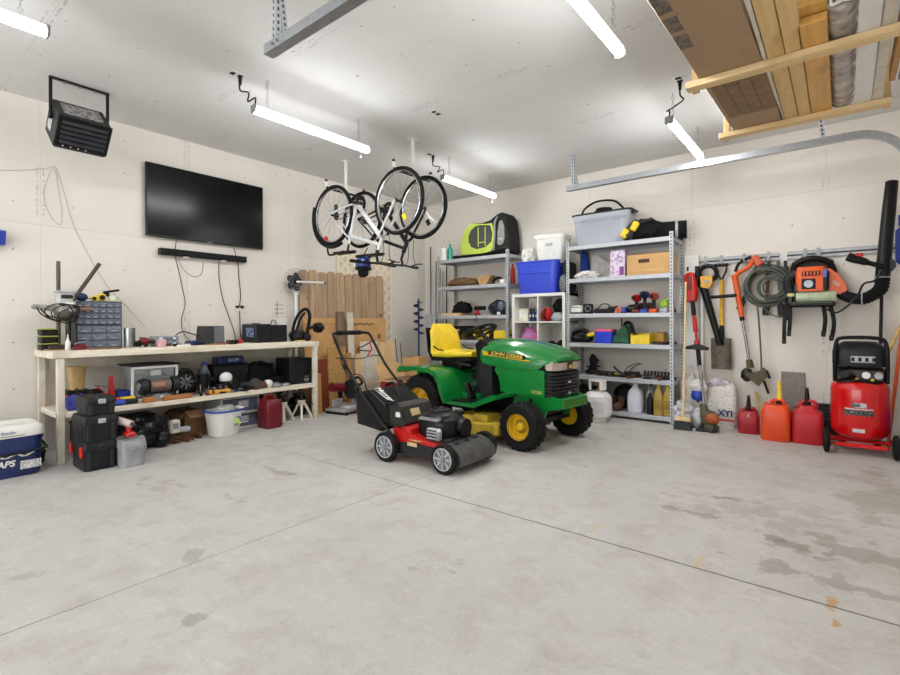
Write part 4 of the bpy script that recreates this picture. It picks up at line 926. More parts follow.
lattice(1, .004).o('strips', LATM, t, smooth=0); lattice(-1, -.004).o('cross_strips', LATM, t, smooth=0)
g = G()
for s in (-1, 1): g.box((.0, s*.5, 1.05), (.02, .03, 2.1))
g.o('edge_strip', LATM, t)
t = T('flattened_box', 'tall plain cardboard sheet leaning in front of the fence, left one', 'cardboard', (.20, -2.15, 0), rot=(0, -.03, 0), group='cardboard sheets at the fence'); G().box((0, 0, .59), (.014, .66, 1.18), .002).o('sheet', CARD, t); G().box((.009, 0, 1.10), (.004, .66, .004)).o('crease', CARDD, t); G().box((.01, -.28, .95), (.004, .05, .12)).o('handle_hole', CARDD, t)
t = T('flattened_box', 'cardboard sheet with printed scrawl leaning at the fence, right one', 'cardboard', (.19, -1.44, 0), rot=(0, -.03, 0), group='cardboard sheets at the fence'); G().box((0, 0, .59), (.014, .75, 1.18), .002).o('sheet', CARD, t); G().box((.009, 0, .80), (.004, .75, .005)).o('crease', CARDD, t); G().box((.009, .24, .92), (.003, .06, .07)).o('printed_mark', CARDD, t)
g = G()
for k in range(3): g.tube([(.009, -.25+.05*q, 1.10+.02*math.sin(q*2.7+k)) for q in range(9)], .004, 5, smooth=3)
g.o('printed_scrawl', CARDD, t)
def lean(name, label, y, w_, h, th, x, m, cat='board', lean_=-.06, group=None, z=0., rz=0.):
    return one(G().box((0, 0, h/2), (th, w_, h), .002), name, m, label, cat, (x, y, z), 0, group, (0, lean_, rz))
OSB = mat('osb', (202, 160, 96), .75, rgb2=(150, 108, 58), scale=26, stretch=(1, 1, 2))
lean('osb_panel', 'oriented strand board offcut leaning right of the bench', -2.06, .30, .80, .014, .33, OSB)
lean('weathered_plank', 'grey-brown weathered plank standing between the cardboard sheets', -1.93, .13, 1.27, .022, .27, wood('old_plank', (140, 116, 98), (108, 86, 70), 'z'))
lean('white_batten', 'narrow white board standing in front of the cardboard', -1.80, .10, 1.26, .02, .31, WPAINT)
lean('pine_stud', 'pine stud standing below the narrow white board', -1.75, .10, .70, .036, .38, PINE, group='pine studs by the fence'); lean('pine_stud', 'pine stud standing against the strand board', -1.90, .07, .72, .036, .375, TANW, group='pine studs by the fence')
lean('mahogany_panel', 'reddish brown wood panel leaning behind the miter saw', -2.36, .26, .66, .018, .34, mat('mahogany', (128, 58, 26), .5, scale=8))
lean('white_sheet', 'white board leaning in front of the fence behind the red carton', -1.50, .34, .86, .012, .34, WPAINT)
lean('plywood_triangle', 'pale plywood board leaning behind the red carton', -1.20, .34, .84, .016, .36, PINE)
lean('wood_prop', 'short pine block standing by the bench right front leg', -2.46, .08, .50, .05, .44, TANW)
# ---- miter saw
t = T('miter_saw', 'miter saw with dark red motor on the floor beside the bench', 'miter saw', (.58, -2.08, 0), .15)
G().box((0, 0, .05), (.34, .56, .04), .01).o('base', mat('cast_aluminium', (188, 190, 192), .4, .6), t); G().lathe([(0, .07), (.15, .07), (.15, .095), (0, .095)], n=28).o('turntable', mat('cast_aluminium', (188, 190, 192), .4, .6), t)
for s in (-1, 1): G().box((-.05, s*.18, .13), (.03, .18, .09), .008).o('fence', mat('cast_aluminium', (188, 190, 192), .4, .6), t); G().box((0, s*.24, .015), (.34, .05, .03), .008).o('foot', BLACK, t)
G().cyl((-.05, -.28, .33), (-.05, -.09, .31), .055).o('motor', DRED, t); G().tube([(-.14, 0, .1), (-.17, 0, .22), (-.08, 0, .31)], .03, 8, smooth=4).o('arm', BLACK, t)
G().lathe([(0, -.02), (.12, -.02), (.128, 0), (.12, .02), (0, .02)], (.02, 0, .28), 'y', 28).o('blade_guard', DARK, t); G().torus((.02, 0, .28), .09, .012, 'y', 24, 6, 1, .6, 3.3).o('lower_guard', LGREY, t)
G().tube([(.05, -.03, .40), (.16, -.03, .44), (.22, -.03, .38), (.16, -.03, .34)], .017, 8, smooth=4).o('handle', BLACK, t); G().tube([(-.05, .02, .38), (.0, .08, .46), (.1, .12, .42), (.14, .16, .25), (.2, .18, .12)], .007, 6, smooth=4).o('power_cord', BLACK, t)
t = T('wire_rack', 'low wire rack on the floor right of the miter saw', 'rack', (.56, -1.63, 0))
g = G()
for k in range(6): g.cyl((-.1, -.12+.05*k, .12), (.12, -.12+.05*k, .12), .005, n=6)
for a in (-.1, .12):
    g.cyl((a, -.13, .12), (a, .14, .12), .007, n=6)
    for b in (-.12, .13): g.cyl((a, b, 0), (a, b, .12), .006, n=6)
g.o('frame', LGREY, t)
# ---- red carton with spread flaps
t = T('red_carton', 'open red carton with spread tan flaps behind the mower', 'box', (1.03, -1.50, 0), .2)
G().box((0, 0, .19), (.46, .58, .38), .004).o('carton', mat('carton_red', (178, 24, 28), .55, scale=4), t)
th = .006
G().box((.35, 0, .34), (.28, .58, th), rot=(0, .5, 0)).o('flap', CARDL, t); G().box((0, -.41, .40), (.46, .25, th), rot=(-.1, 0, 0)).o('flap', CARDL, t); G().box((0, .39, .36), (.46, .22, th), rot=(-.4, 0, 0)).o('flap', CARDL, t); G().box((-.27, 0, .48), (.2, .58, th), rot=(0, 1.1, 0)).o('flap', CARDL, t)
G().box((.0, .0, .385), (.42, .54, .01)).o('contents', CARDD, t)
t = T('red_pouch', 'red cloth draped over the open carton behind the mower', 'cloth', (1.26, -1.91, 0)); G().ell((0, 0, .14), (.14, .09, .15), 14, .25, 4, 3, flatbot=.14).o('cloth', CLOTHR, t)
open_box('small_carton', 'small brown carton behind the tractor fender', (.62, -.90, .0), .3, (.26, .34, .62), CARD, False)
t = T('grey_pouch', 'dark grey tool pouch beside the small brown carton', 'pouch', (.52, -1.28, 0)); G().ell((0, 0, .26), (.06, .08, .27), 12, .2, 6, 3, flatbot=.26).o('pouch', DARK, t); G().box((.06, -.03, .44), (.02, .03, .02)).o('clip', LGREY, t)
for k, (x, y, h, l) in enumerate(((.42, -1.01, .88, 'thin black fishing pole behind the red carton, left one'), (.46, -.95, .82, 'thin black fishing pole behind the red carton, right one'))):
    one(G().tube([(0, 0, 0), (-.16, .05, h)], [.009]*2+[.005]*2, 7), 'thin_pole', BLACK, l, 'pole', (x, y, 0), 0, 'thin black poles')
# ---- auger
t = T('earth_auger', 'blue-black earth auger standing upside down in the corner', 'auger', (.42, -.62, 0))
G().cyl((0, 0, .55), (0, 0, 1.44), .014).o('shaft', BLUEMET, t)
g = G(); rings = []
for i in range(81):
    a = i*2*PI/20; z = .95+.0060*i; rr = .082
    rings.append([(.012*math.cos(a), .012*math.sin(a), z), (rr*math.cos(a), rr*math.sin(a), z-.008), (rr*math.cos(a), rr*math.sin(a), z-.014), (.012*math.cos(a), .012*math.sin(a), z-.006)])
g.rings(rings); g.o('flighting', BLUEMET, t)
G().lathe([(0, 1.42), (.03, 1.42), (.0, 1.49)], n=12).o('tip', BLUEMET, t)
G().ell((0, 0, .42), (.09, .10, .13), 12, .15, 3, 3).o('engine', BLACK, t); G().torus((0, 0, .34), .17, .014, 'z', 28, 8).o('handle_frame', BLACK, t)
g = G()
for k in range(3): g.cyl((.17*math.cos(k*2.1), .17*math.sin(k*2.1), .34), (.2*math.cos(k*2.1), .2*math.sin(k*2.1), 0), .012)
g.o('legs', BLACK, t)
# ---- rods behind the left shelf
for k, (x, y, h, m) in enumerate(((.17, -.06, 2.36, DARK), (.27, -.05, 2.12, GREYP), (.35, -.06, 2.0, GREYP), (.42, -.05, 1.95, LGREY), (.50, -.06, 2.05, DARK), (.22, -.12, 1.95, LGREY))):
    one(G().cyl((0, 0, 0), (.01*(k % 3-1), .02, h), .009), 'metal_rod', m, ['tall dark rod in the room corner, first from the left', 'grey rod in the corner, second from the left', 'grey rod in the corner beside the left shelf post', 'light grey rod behind the left shelf post', 'dark rod behind the left shelf unit', 'light grey short rod standing in the corner'][k], 'rod', (x, y, 0), 0, 'rods standing in the corner')
t = T('rod_clip', 'black clip joining the rods in the corner', 'clip', (.26, -.10, 1.145)); G().box((0, 0, 0), (.16, .04, .05), .01).o('clip', BLACK, t)
for k in range(5):
    one(G().box((0, 0, .62), (.055, .02, 1.24), .003), 'vinyl_slat', LGREY, ['leftmost light grey slat standing behind the tractor seat', 'second light grey slat from the left behind the tractor seat', 'middle light grey slat behind the tractor seat', 'fourth light grey slat from the left behind the tractor seat', 'rightmost light grey slat behind the tractor seat'][k], 'slat', (.37+.075*k, -.55, 0), 0, 'grey slats behind the tractor seat') if k > 1 else None
# ---------------------------------------------------------------- boltless shelf units
ZL = (.08, .475, .865, 1.22, 1.65, 2.05)
def shelf_unit(x0, x1, label, top, group='metal shelf units'):
    t = T('shelf_unit', label, 'shelving', (x0, -.48, 0), 0, group); w_ = x1-x0; D_ = .44
    for x in (.018, w_-.018):
        for y in (.018, D_-.018):
            sx = 1 if x > .1 else -1; sy = 1 if y > .1 else -1
            g = G(); g.box((0, sy*.017, top/2), (.036, .004, top)); g.box((sx*.017, 0, top/2), (.004, .036, top)); g.o('post', POSTM, t, (x, y, 0), smooth=0)
    for z in ZL:
        s = G().box((w_/2, D_/2, z-.008), (w_-.012, D_-.012, .012)).o('shelf', mat('deck_grey', (168, 171, 176), .5, .1), t)
        for y in (.006, D_-.006): G().box((w_/2, y, z-.026), (w_-.04, .010, .05), .003).o('beam', SHELFM, s)
        for x in (.006, w_-.006): G().box((x, D_/2, z-.026), (.010, D_-.04, .05), .003).o('beam', SHELFM, s)
    return t
shelf_unit(.68, 1.925, 'grey metal shelf unit by the room corner behind the tractor', 2.11); shelf_unit(2.775, 4.015, 'grey metal shelf unit with open shelves right of the tractor', 2.10)
# white cube shelf
t = T('cube_shelf', 'white square-compartment shelf between the two metal shelf units', 'shelf', (1.985, -.48, 0))
for x in (.02, .385, .75): G().box((x, .195, .745), (.04 if x != .385 else .02, .39, 1.49), .001).o('upright', WHITE, t)
for z in (.02, .39, .755, 1.12, 1.47): G().box((.385, .195, z), (.77, .388, .04 if z in (.02, 1.47) else .018), .001).o('board', WHITE, t)
cube = [.03, .40, .765, 1.13]
# ---------------------------------------------------------------- things on the left shelf unit
Z = ZL
def bottle(name, label, loc, prof, m, capm=None, capz=None, n=20, sq=None, cat='bottle', group=None):
    t = T(name, label, cat, loc, 0, group); G().lathe(prof, n=n, sq=sq).o('bottle', m, t)
    if capm: G().lathe([(0, capz[0]), (capz[2], capz[0]), (capz[2], capz[1]), (0, capz[1])], n=14).o('cap', capm, t)
    return t
bottle('white_jug', 'white squat jug at the left end of the left top shelf', (.745, -.40, Z[5]), [(0, 0), (.06, 0), (.062, .16), (.035, .19), (0, .19)], WHITE, LGREY, (.19, .22, .035)); bottle('teal_bottle', 'teal spray bottle at the left end of the left top shelf', (.86, -.40, Z[5]), [(0, 0), (.042, 0), (.042, .16), (.02, .2), (0, .2)], TEAL, TEAL, (.2, .245, .018))
one(G().box((0, 0, .03), (.09, .1, .06), .01), 'black_case', BLACK, 'small black case between the teal bottle and the pet trailer', 'case', (.96, -.36, Z[5]))
t = T('bike_trailer', 'lime and black fabric bicycle trailer on the left top shelf', 'bike trailer', (1.10, -.43, Z[5]), .0)
KX = .86
def kx(P): return [(a*KX, b*.96) for a, b in P]
prof = kx([(.02, .0), (-.02, .14), (.02, .32), (.10, .45), (.22, .52), (.40, .50), (.56, .52), (.72, .60), (.80, .61), (.87, .52), (.91, .3), (.92, .06), (.85, 0)])
G().prism(prof, .03, .33, 'y').o('canopy', mat('trailer_black', (38, 38, 38), .8, bump=.1, scale=50), t)
outer = kx([(0.0, .05), (-.01, .2), (.03, .34), (.10, .45), (.22, .51), (.36, .49), (.50, .47), (.62, .47), (.67, .30), (.66, .16), (.62, .06), (.3, .02)])
inner = kx([(.20, .16), (.15, .25), (.155, .33), (.20, .41), (.29, .455), (.38, .465), (.50, .455), (.60, .44), (.64, .32), (.62, .20), (.50, .13), (.32, .115)])
g = G(); n = len(outer); g.rings([[V((p[0], y, p[1])) for p in r] for y, r in ((.0, outer), (-.012, outer), (-.012, inner), (.0, inner))], closed=True); g.o('lime_panel', LIME, t)
G().prism(inner, .0, .02, 'y').o('mesh_window', mat('mesh_grey', (70, 72, 68), .8), t)
G().prism(kx([(.71, .16), (.715, .34), (.75, .48), (.80, .50), (.84, .40), (.85, .24), (.82, .16), (.75, .14)]), .015, .028, 'y').o('side_window', mat('mesh_light', (136, 140, 128), .8), t)
for x in (.30, .42): G().box((x, .0, .28), (.012, .006, .27)).o('lime_strap', LIME, t)
G().box((.36, -.004, .20), (.10, .008, .012)).o('lime_strap', LIME, t)
G().box((.39, .17, .02), (.74, .34, .04), .01).o('base_tray', BLACK, t); G().tube([(.0, -.02, .03), (.4, -.04, .02), (.60, -.03, .05), (.78, .0, .08)], .02, 8, smooth=4).o('bumper_tube', BLACK, t)
G().tube([(.57, -.01, .06), (.585, -.01, .3), (.58, .0, .45), (.61, .05, .56)], .013, 8, smooth=4).o('frame_tube', GREYP, t); G().box((.665, .01, .22), (.07, .006, .02)).o('tag', LGREY, t)
t = T('leather_hat', 'brown leather hide lying on the second left shelf', 'hide', (1.06, -.33, Z[4])); G().ell((0, 0, .05), (.27, .15, .075), 14, .3, 2, 2.5, flatbot=.05).o('hide', mat('hide_brown', (112, 82, 56), .7, scale=6), t)
t = T('tan_holster', 'tan leather holster right of the brown hide', 'holster', (1.47, -.36, Z[4])); G().prism([(-.12, .12), (.14, .13), (.10, .07), (.05, .0), (-.05, .0)], -.06, .06, 'y').o('holster', mat('tan_leather', (186, 146, 96), .7), t)
t = T('black_strap_roll', 'black strap and white tag at the right end of the second left shelf', 'strap', (1.69, -.36, Z[4])); G().torus((0, 0, .0), .09, .02, 'y', 20, 8, 1, .5).o('strap', BLACK, t); G().box((.1, -.04, .03), (.07, .05, .06), .01).o('tag', WHITE, t)
one(G().box((0, 0, .018), (.34, .2, .036), .003), 'pine_shelf_board', PINE, 'pine board lying on the third shelf of the left unit', 'board', (.90, -.36, Z[3]))
t = T('black_gear_pile', 'black gear piled on the pine board of the left unit', 'gear', (1.0, -.30, Z[3]+.036)); G().ell((0, 0, .05), (.15, .11, .12), 14, .45, 3, 3, flatbot=.05).o('cloth', CLOTHB, t)
t = T('red_black_drill', 'red and black drill in the middle of the left third shelf', 'power tool', (1.40, -.40, Z[3])); G().cyl((-.08, 0, .1), (.09, 0, .1), .03).o('body', BLACK, t); G().cyl((-.03, 0, .08), (-.04, 0, .02), .02).o('grip', RED, t); G().box((-.04, 0, .018), (.08, .06, .034), .008).o('battery', RED, t); G().tube([(.02, -.05, .02), (.0, -.09, .0), (.02, -.1, -.1), (-.03, -.1, -.05)], .005, 5, smooth=4).o('cord', BLACK, t)
t = T('hand_vacuum', 'black and grey hand vacuum on the left third shelf', 'vacuum', (1.70, -.36, Z[3])); G().ell((0, 0, .09), (.17, .10, .11), 14, .08, 3, 2, flatbot=.09).o('body', mat('vac_black', (38, 42, 52), .25), t); G().tube([(-.12, 0, .12), (-.04, 0, .2), (.08, 0, .18)], .016, 8, smooth=4).o('handle', BLACK, t); G().box((.06, -.1, .02), (.05, .03, .04), .008).o('latch', WHITE, t); G().ell((.08, -.06, .12), (.06, .05, .07), 10).o('dust_cup', SMOKE, t)
t = T('yellow_power_tool', 'yellow power tool on the shelf right behind the steering wheel', 'power tool', (1.42, -.36, Z[2])); G().ell((0, 0, .08), (.16, .07, .08), 12, .15, 3, 3, flatbot=.08).o('body', YELLOW, t); G().box((.17, 0, .06), (.1, .08, .1), .02).o('motor', BLACK, t); G().tube([(-.1, 0, .12), (0, 0, .18), (.1, 0, .13)], .016, 8, smooth=4).o('handle', BLACK, t)
t = T('yellow_saw_case', 'yellow and black case beside the yellow power tool', 'case', (1.76, -.34, Z[2])); G().box((0, 0, .07), (.22, .2, .14), .02).o('case', YELLOW, t); G().box((0, -.01, .075), (.23, .16, .03), .006).o('band', BLACK, t)
t = T('black_storage_case', 'black case on the left unit behind the tractor seat', 'case', (1.02, -.33, Z[2])); G().box((0, 0, .10), (.4, .24, .2), .02).o('case', BLACK, t); G().box((0, -.125, .14), (.1, .02, .03), .005).o('latch', LGREY, t)
t = T('spare_canister', 'green canister on the left unit lower shelf behind the tractor', 'canister', (1.6, -.3, Z[1])); G().lathe([(0, 0), (.1, 0), (.1, .24), (.05, .28), (0, .28)], n=20).o('canister', DGREEN, t); G().lathe([(0, .28), (.03, .28), (.03, .31), (0, .31)], n=14).o('cap', BLACK, t)
bottle('red_bottle', 'slim red bottle at the right end of the second left shelf', (1.86, -.25, Z[4]), [(0, 0), (.035, 0), (.035, .2), (.015, .24), (0, .24)], RED, RED, (.24, .28, .015)); bottle('white_tube', 'white small bottle in front of the slim red bottle', (1.86, -.36, Z[4]), [(0, 0), (.026, 0), (.026, .1), (.015, .12), (0, .12)], WHITE, LGREY, (.12, .15, .014))
# ---------------------------------------------------------------- on and in the cube shelf
def tote(name, label, loc, d, m, lid=None, rz=0., rim=None, cat='tote', taper=.86, handles=False):
    t = T(name, label, cat, loc, rz); w_, l, h = d
    G().lathe([(0, 0), (taper-.02, 0), (taper, .012), (.97, h*.82), (.99, h*.83), (1.0, h), (.965, h), (.95, h*.83), (taper-.03, .015), (0, .015)], n=48, sq=(w_/2, l/2, 8)).o('body', m, t)
    G().lathe([(.99, h-.02), (1.04, h-.018), (1.045, h), (.99, h+.002)], n=48, sq=(w_/2, l/2, 8)).o('rim', rim or m, t)
    if lid: G().lathe([(0, h), (1.04, h), (1.05, h+.012), (1.03, h+.03), (.92, h+.04), (.9, h+.032), (0, h+.03)], n=48, sq=(w_/2, l/2, 8)).o('lid', lid, t)
    for s in (-1, 1):
        if handles: G().box((s*w_*.48, 0, h*.82), (.04, l*.35, .03), .008).o('handle', m, t)
    return t
tt = tote('blue_tote', 'blue storage tote on top of the white cube shelf', (2.345, -.30, 1.49), (.61, .40, .42), TOTEBLUE, None, rim=TOTEBLUE, handles=True, taper=.88)
G().box((0, -.192, .27), (.42, .012, .02), .004).o('front_ridge', TOTEBLUE, tt)
G().box((0, 0, .36), (.5, .32, .03), .01).o('contents', CLOTHW, tt)
tt = tote('white_bin', 'white bin with lid sitting in the blue tote', (2.50, -.30, 1.875), (.40, .30, .33), WHITE, WHITE, .1, handles=True, taper=.8)
G().box((0, -.15, .24), (.1, .012, .03), .005).o('grip', LGREY, tt)
t = T('white_linen_bag', 'bulging white cloth bag beside the white lidded bin', 'bag', (2.165, -.30, 1.885)); G().ell((0, 0, .10), (.10, .13, .14), 16, .3, 5, 2.6, flatbot=.10).o('bag', CLOTHW, t); G().box((.13, -.14, .02), (.08, .02, .03), .005).o('green_label', TEAL, t)
t = T('dark_bag_on_cube', 'dark bag standing between the blue tote and the metal unit', 'bag', (2.71, -.26, 1.49)); G().box((0, 0, .2), (.09, .28, .40), .03).o('bag', mat('dark_brown_bag', (50, 46, 44), .7), t)
t = T('netted_ball_bag', 'grey netted ball on the cube shelf right end', 'bag', (2.72, -.44, 1.49)); G().ell((0, 0, .11), (.06, .045, .11), 12, .25, 4, 4).o('bag', mat('net_grey', (120, 124, 130), .7, var=.4, scale=70), t)
t = T('white_small_box', 'cream carton in the upper left cube beside the blue bottles', 'box', (2.10, -.28, cube[3])); G().box((0, 0, .085), (.15, .2, .17), .004).o('carton', mat('cream_carton', (226, 222, 196), .7), t); G().box((0, -.101, .09), (.1, .003, .09)).o('label', PAPER, t)
for k in range(4):
    bottle('navy_bottle', ['leftmost navy bottle in the upper left cube', 'second navy bottle from the left in the cube', 'third navy bottle from the left in the cube', 'rightmost navy bottle in the upper left cube'][k], (2.205+.046*k, -.36, cube[3]), [(0, 0), (.021, 0), (.021, .12), (.016, .14), (0, .14)], NAVY, BLACK, (.14, .17, .014), n=14, group='navy bottles in the cube shelf'); 
for o_ in [q for q in bpy.data.objects if q.name.startswith('navy_bottle')]: G().box((0, -.022, .07), (.024, .004, .03), .002).o('label', WHITE, o_)
t = T('black_bag_in_cube', 'black bag stuffed at the top of the upper right cube', 'bag', (2.60, -.28, cube[3]+.02)); G().ell((0, 0, .16), (.09, .11, .11), 14, .3, 9, 3).o('bag', CLOTHB, t); G().ell((.04, .04, .05), (.09, .1, .07), 10, .2, 3, flatbot=.05).o('fold', CLOTHB, t)
t = T('red_backpack', 'red and black pouch in the upper right cube', 'pouch', (2.47, -.40, cube[3])); G().ell((0, 0, .085), (.075, .07, .09), 12, .2, 2, 3, flatbot=.085).o('pouch', CLOTHR, t); G().torus((0, -.05, .09), .06, .012, 'x', 20, 6, 1).o('trim', BLACK, t)
t = T('grey_cloth_bundle', 'pale grey cloth bundle in the upper right cube', 'cloth', (2.62, -.41, cube[3])); G().ell((0, 0, .05), (.08, .06, .06), 12, .3, 6, 3, flatbot=.05).o('cloth', mat('cloth_pale', (170, 178, 186), .85), t)
t = T('pink_scarf', 'magenta and lilac cloth bundle in the second row left cube', 'cloth', (2.19, -.33, cube[2])); G().ell((0, 0, .12), (.12, .10, .16), 16, .3, 7, 3, flatbot=.12).o('cloth', mat('magenta_print', (206, 30, 110), .75, rgb2=(196, 150, 210), scale=7), t); G().ell((-.03, -.08, .05), (.12, .05, .06), 12, .3, 3, flatbot=.05).o('pink_fold', MAG, t)
t = T('black_boots', 'black gloves at the bottom of the second row right cube', 'gloves', (2.57, -.36, cube[2])); G().ell((-.06, 0, .05), (.06, .08, .06), 10, .3, 4, 3, flatbot=.05).o('glove', CLOTHB, t); G().ell((.07, .0, .055), (.06, .08, .065), 10, .3, 8, 3, flatbot=.055).o('glove', CLOTHB, t)
# ---------------------------------------------------------------- things on the right shelf unit
tt = tote('grey_tote', 'large light grey tote on top of the right metal shelf unit', (3.16, -.235, Z[5]), (.72, .30, .40), mat('tote_grey', (176, 180, 190), .4, var=.04, scale=4), None, .0, DARK, taper=.86)
g = G()
for k in range(3): g.torus((0, 0, .39+.03*k), .125-.02*k, .013, 'z', 36, 8)
g.tube([(-.28, -.02, .36), (-.26, 0, .48), (-.1, .0, .56), (.12, 0, .54), (.24, 0, .43), (.28, 0, .38)], .013, 8, smooth=6); g.o('black_hose', RUBBER, tt)
G().box((.345, -.04, .36), (.06, .09, .028), .008).o('handle_slot', BLACK, tt); G().box((0, -.15, .30), (.66, .006, .012), .003).o('front_ridge', LGREY, tt)
t = T('folded_duffel', 'black duffel with yellow end caps on the right top shelf', 'bag', (3.62, -.34, Z[5])); G().ell((.06, .02, .12), (.19, .14, .13), 16, .25, 3, 3, flatbot=.12).o('bag', CLOTHB, t); G().cyl((-.14, -.10, .05), (-.02, .02, .2), .06, .075).o('end', mat('charcoal_cloth', (58, 60, 58), .8), t)
for k, (x, z) in enumerate(((-.13, .085), (-.015, .155))): G().box((x, -.125, z), (.075, .05, .11), .015, rot=(0, .5, 0)).o('yellow_cap', YELLOW, t)
G().box((.1, -.1, .2), (.16, .05, .04), .012, rot=(0, -.2, 0)).o('flap', DARK, t)
t = T('rolled_mat', 'black rolled mat with light strap at the right end of the top shelf', 'mat', (3.93, -.26, Z[5]+.1)); G().cyl((-.16, -.02, .0), (.16, .06, -.0), .1, .1, 24).o('roll', CLOTHB, t); G().torus((.06, .035, 0), .1, .01, 'x', 28, 6, 1.6, rot=(0, 0, .24)).o('strap', LGREY, t); G().lathe([(0, -.165), (.05, -.165), (.05, -.15), (0, -.15)], (0, -.02, 0), 'x').o('core', DARK, t)
t = T('box_of_bottles', 'tan cardboard box with handle hole on the second right shelf', 'box', (3.74, -.30, Z[4])); G().box((0, 0, .115), (.46, .30, .23), .004).o('carton', mat('tan_carton', (206, 162, 106), .75, var=.05), t); G().box((-.04, -.151, .155), (.12, .004, .04), .0).o('handle_hole', mat('hole_brown', (82, 56, 34), .8), t); text('THIS SIDE UP', .038, CARDL, t, (0, -.152, .045), YN) if False else G().box((0, -.151, .05), (.34, .003, .022)).o('printed_strip', CARDL, t)
G().box((.02, 0, .234), (.42, .26, .012)).o('dark_contents', CARDD, t)
t = T('toy_carton', 'lilac printed carton standing left of the tan cardboard box', 'box', (3.395, -.37, Z[4])); G().box((0, 0, .15), (.17, .14, .30), .002).o('carton', LILAC, t); g = G(); g.torus((.03, -.072, .2), .028, .005, 'y', 16, 5); g.o('printed_ring', STEEL, t); G().box((.05, -.071, .06), (.05, .003, .1)).o('printed_panel', mat('plum_print', (126, 60, 130), .5), t)
t = T('white_rag', 'white crumpled cloth on the second right shelf', 'cloth', (2.99, -.36, Z[4])); G().ell((0, 0, .035), (.14, .10, .06), 14, .4, 8, 3, flatbot=.035).o('cloth', CLOTHW, t); G().box((.03, -.09, .04), (.05, .02, .02), .005).o('tan_patch', TANW, t)
t = T('clear_folder', 'translucent sheet leaning at the back of the second right shelf', 'sheet', (3.15, -.13, Z[4])); G().prism([(-.2, 0), (.26, 0), (.24, .04), (-.14, .32), (-.2, .30)], -.004, .004, 'y').o('sheet', mat('sheet_pale', (206, 202, 194), .5), t)
t = T('blue_jacket', 'blue cloth hanging at the left end of the second right shelf', 'cloth', (2.86, -.13, Z[4])); G().ell((0, 0, .17), (.055, .05, .21), 14, .3, 4, 4, flatbot=.17).o('cloth', mat('jacket_blue', (30, 62, 150), .8, bump=.2), t)
t = T('white_radio', 'white and black radio at the left end of the third right shelf', 'radio', (2.88, -.38, Z[3])); G().box((0, 0, .055), (.15, .14, .09), .012).o('body', WHITE, t); G().box((0, 0, .008), (.15, .14, .016), .004).o('base', BLACK, t); G().box((0, -.071, .08), (.13, .004, .012)).o('stripe', GREYP, t)
t = T('black_speaker_box', 'black upright box right of the white radio', 'box', (3.005, -.36, Z[3])); G().box((0, 0, .06), (.09, .12, .12), .01).o('box', BLACK, t); G().torus((.02, -.062, .06), .035, .006, 'y', 18, 6).o('ring', GREYP, t)
t = T('socket_rail', 'black cordless tool lying beside a cable on the third right shelf', 'power tool', (3.20, -.34, Z[3])); G().box((0, 0, .03), (.24, .09, .05), .014).o('body', BLACK, t); G().cyl((.06, -.02, .055), (.17, -.02, .065), .024).o('nose', DARK, t); G().tube([(-.09, 0, .05), (-.03, .0, .11), (.04, 0, .11), (.09, 0, .06)], .007, 6, smooth=5).o('cord', BLACK, t)
t = T('orange_tape', 'orange tape roll on the third right shelf', 'tape', (3.405, -.42, Z[3]+.036)); G().lathe([(.018, -.02), (.036, -.02), (.036, .02), (.018, .02), (.018, -.02)], axis='y').o('roll', ORANGE, t)
t = T('blue_drill_case', 'blue and black tool between the orange tape and the drills', 'power tool', (3.52, -.38, Z[3])); G().ell((.03, 0, .045), (.08, .06, .055), 12, .12, 3, flatbot=.045).o('body', BLACK, t); G().box((-.06, -.02, .035), (.06, .08, .07), .012).o('battery', BLUE, t); G().box((.03, -.06, .06), (.06, .01, .015), .003).o('label', OLIVE, t)
def drill(x, label, m, h, bm):
    t = T('cordless_drill', label, 'drill', (x, -.40, Z[3]), 0, 'cordless drills on the third right shelf')
    G().box((0, 0, .022), (.085, .09, .044), .01).o('battery', bm, t); G().tube([(0, .0, .04), (0, .005, h*.45), (0, .01, h-.05)], [.023, .02, .02], 10).o('grip', DARK, t)
    b = G().lathe([(0, -.09), (.022, -.088), (.036, -.07), (.042, -.02), (.042, .06), (.03, .075), (0, .08)], (0, .0, h-.03), 'y', 18).o('body', m, t); G().lathe([(0, -.02), (.016, -.02), (.022, 0), (.022, .03), (0, .03)], (0, -.11, h-.03), 'y', 14).o('chuck', BLACK, t)
    G().box((0, -.012, h*.62), (.02, .02, .035), .005).o('trigger', BLACK, t)
drill(3.60, 'red cordless drill, left of three on the shelf', RED, .20, DRED); drill(3.69, 'navy and black cordless drill, middle of three on the shelf', NAVY, .235, BLUE); drill(3.79, 'orange-red cordless drill, right of three on the shelf', mat('drill_orange', (190, 62, 34), .4), .215, ORANGE)
t = T('red_charger', 'dark red charger block behind the drills', 'charger', (3.665, -.24, Z[3])); G().box((0, 0, .06), (.16, .1, .12), .01).o('body', DRED, t); G().box((0, -.051, .08), (.1, .004, .03)).o('panel', BLACK, t)
t = T('green_sander', 'lime green and white sander beside the drills', 'power tool', (3.895, -.38, Z[3])); G().ell((0, 0, .09), (.06, .06, .05), 12, .15, 3).o('head', mat('ryobi_lime', (160, 196, 70), .4), t); G().box((0, 0, .035), (.09, .08, .07), .012).o('body', LGREY, t); G().box((.0, -.0, .135), (.13, .03, .02), .008, rot=(0, -.2, 0)).o('handle', mat('ryobi_lime', (160, 196, 70), .4), t)
t = T('black_tray', 'low black tray at the right end of the third right shelf', 'tray', (3.925, -.25, Z[3])); G().box((0, 0, .02), (.1, .14, .04), .006).o('tray', DARK, t)
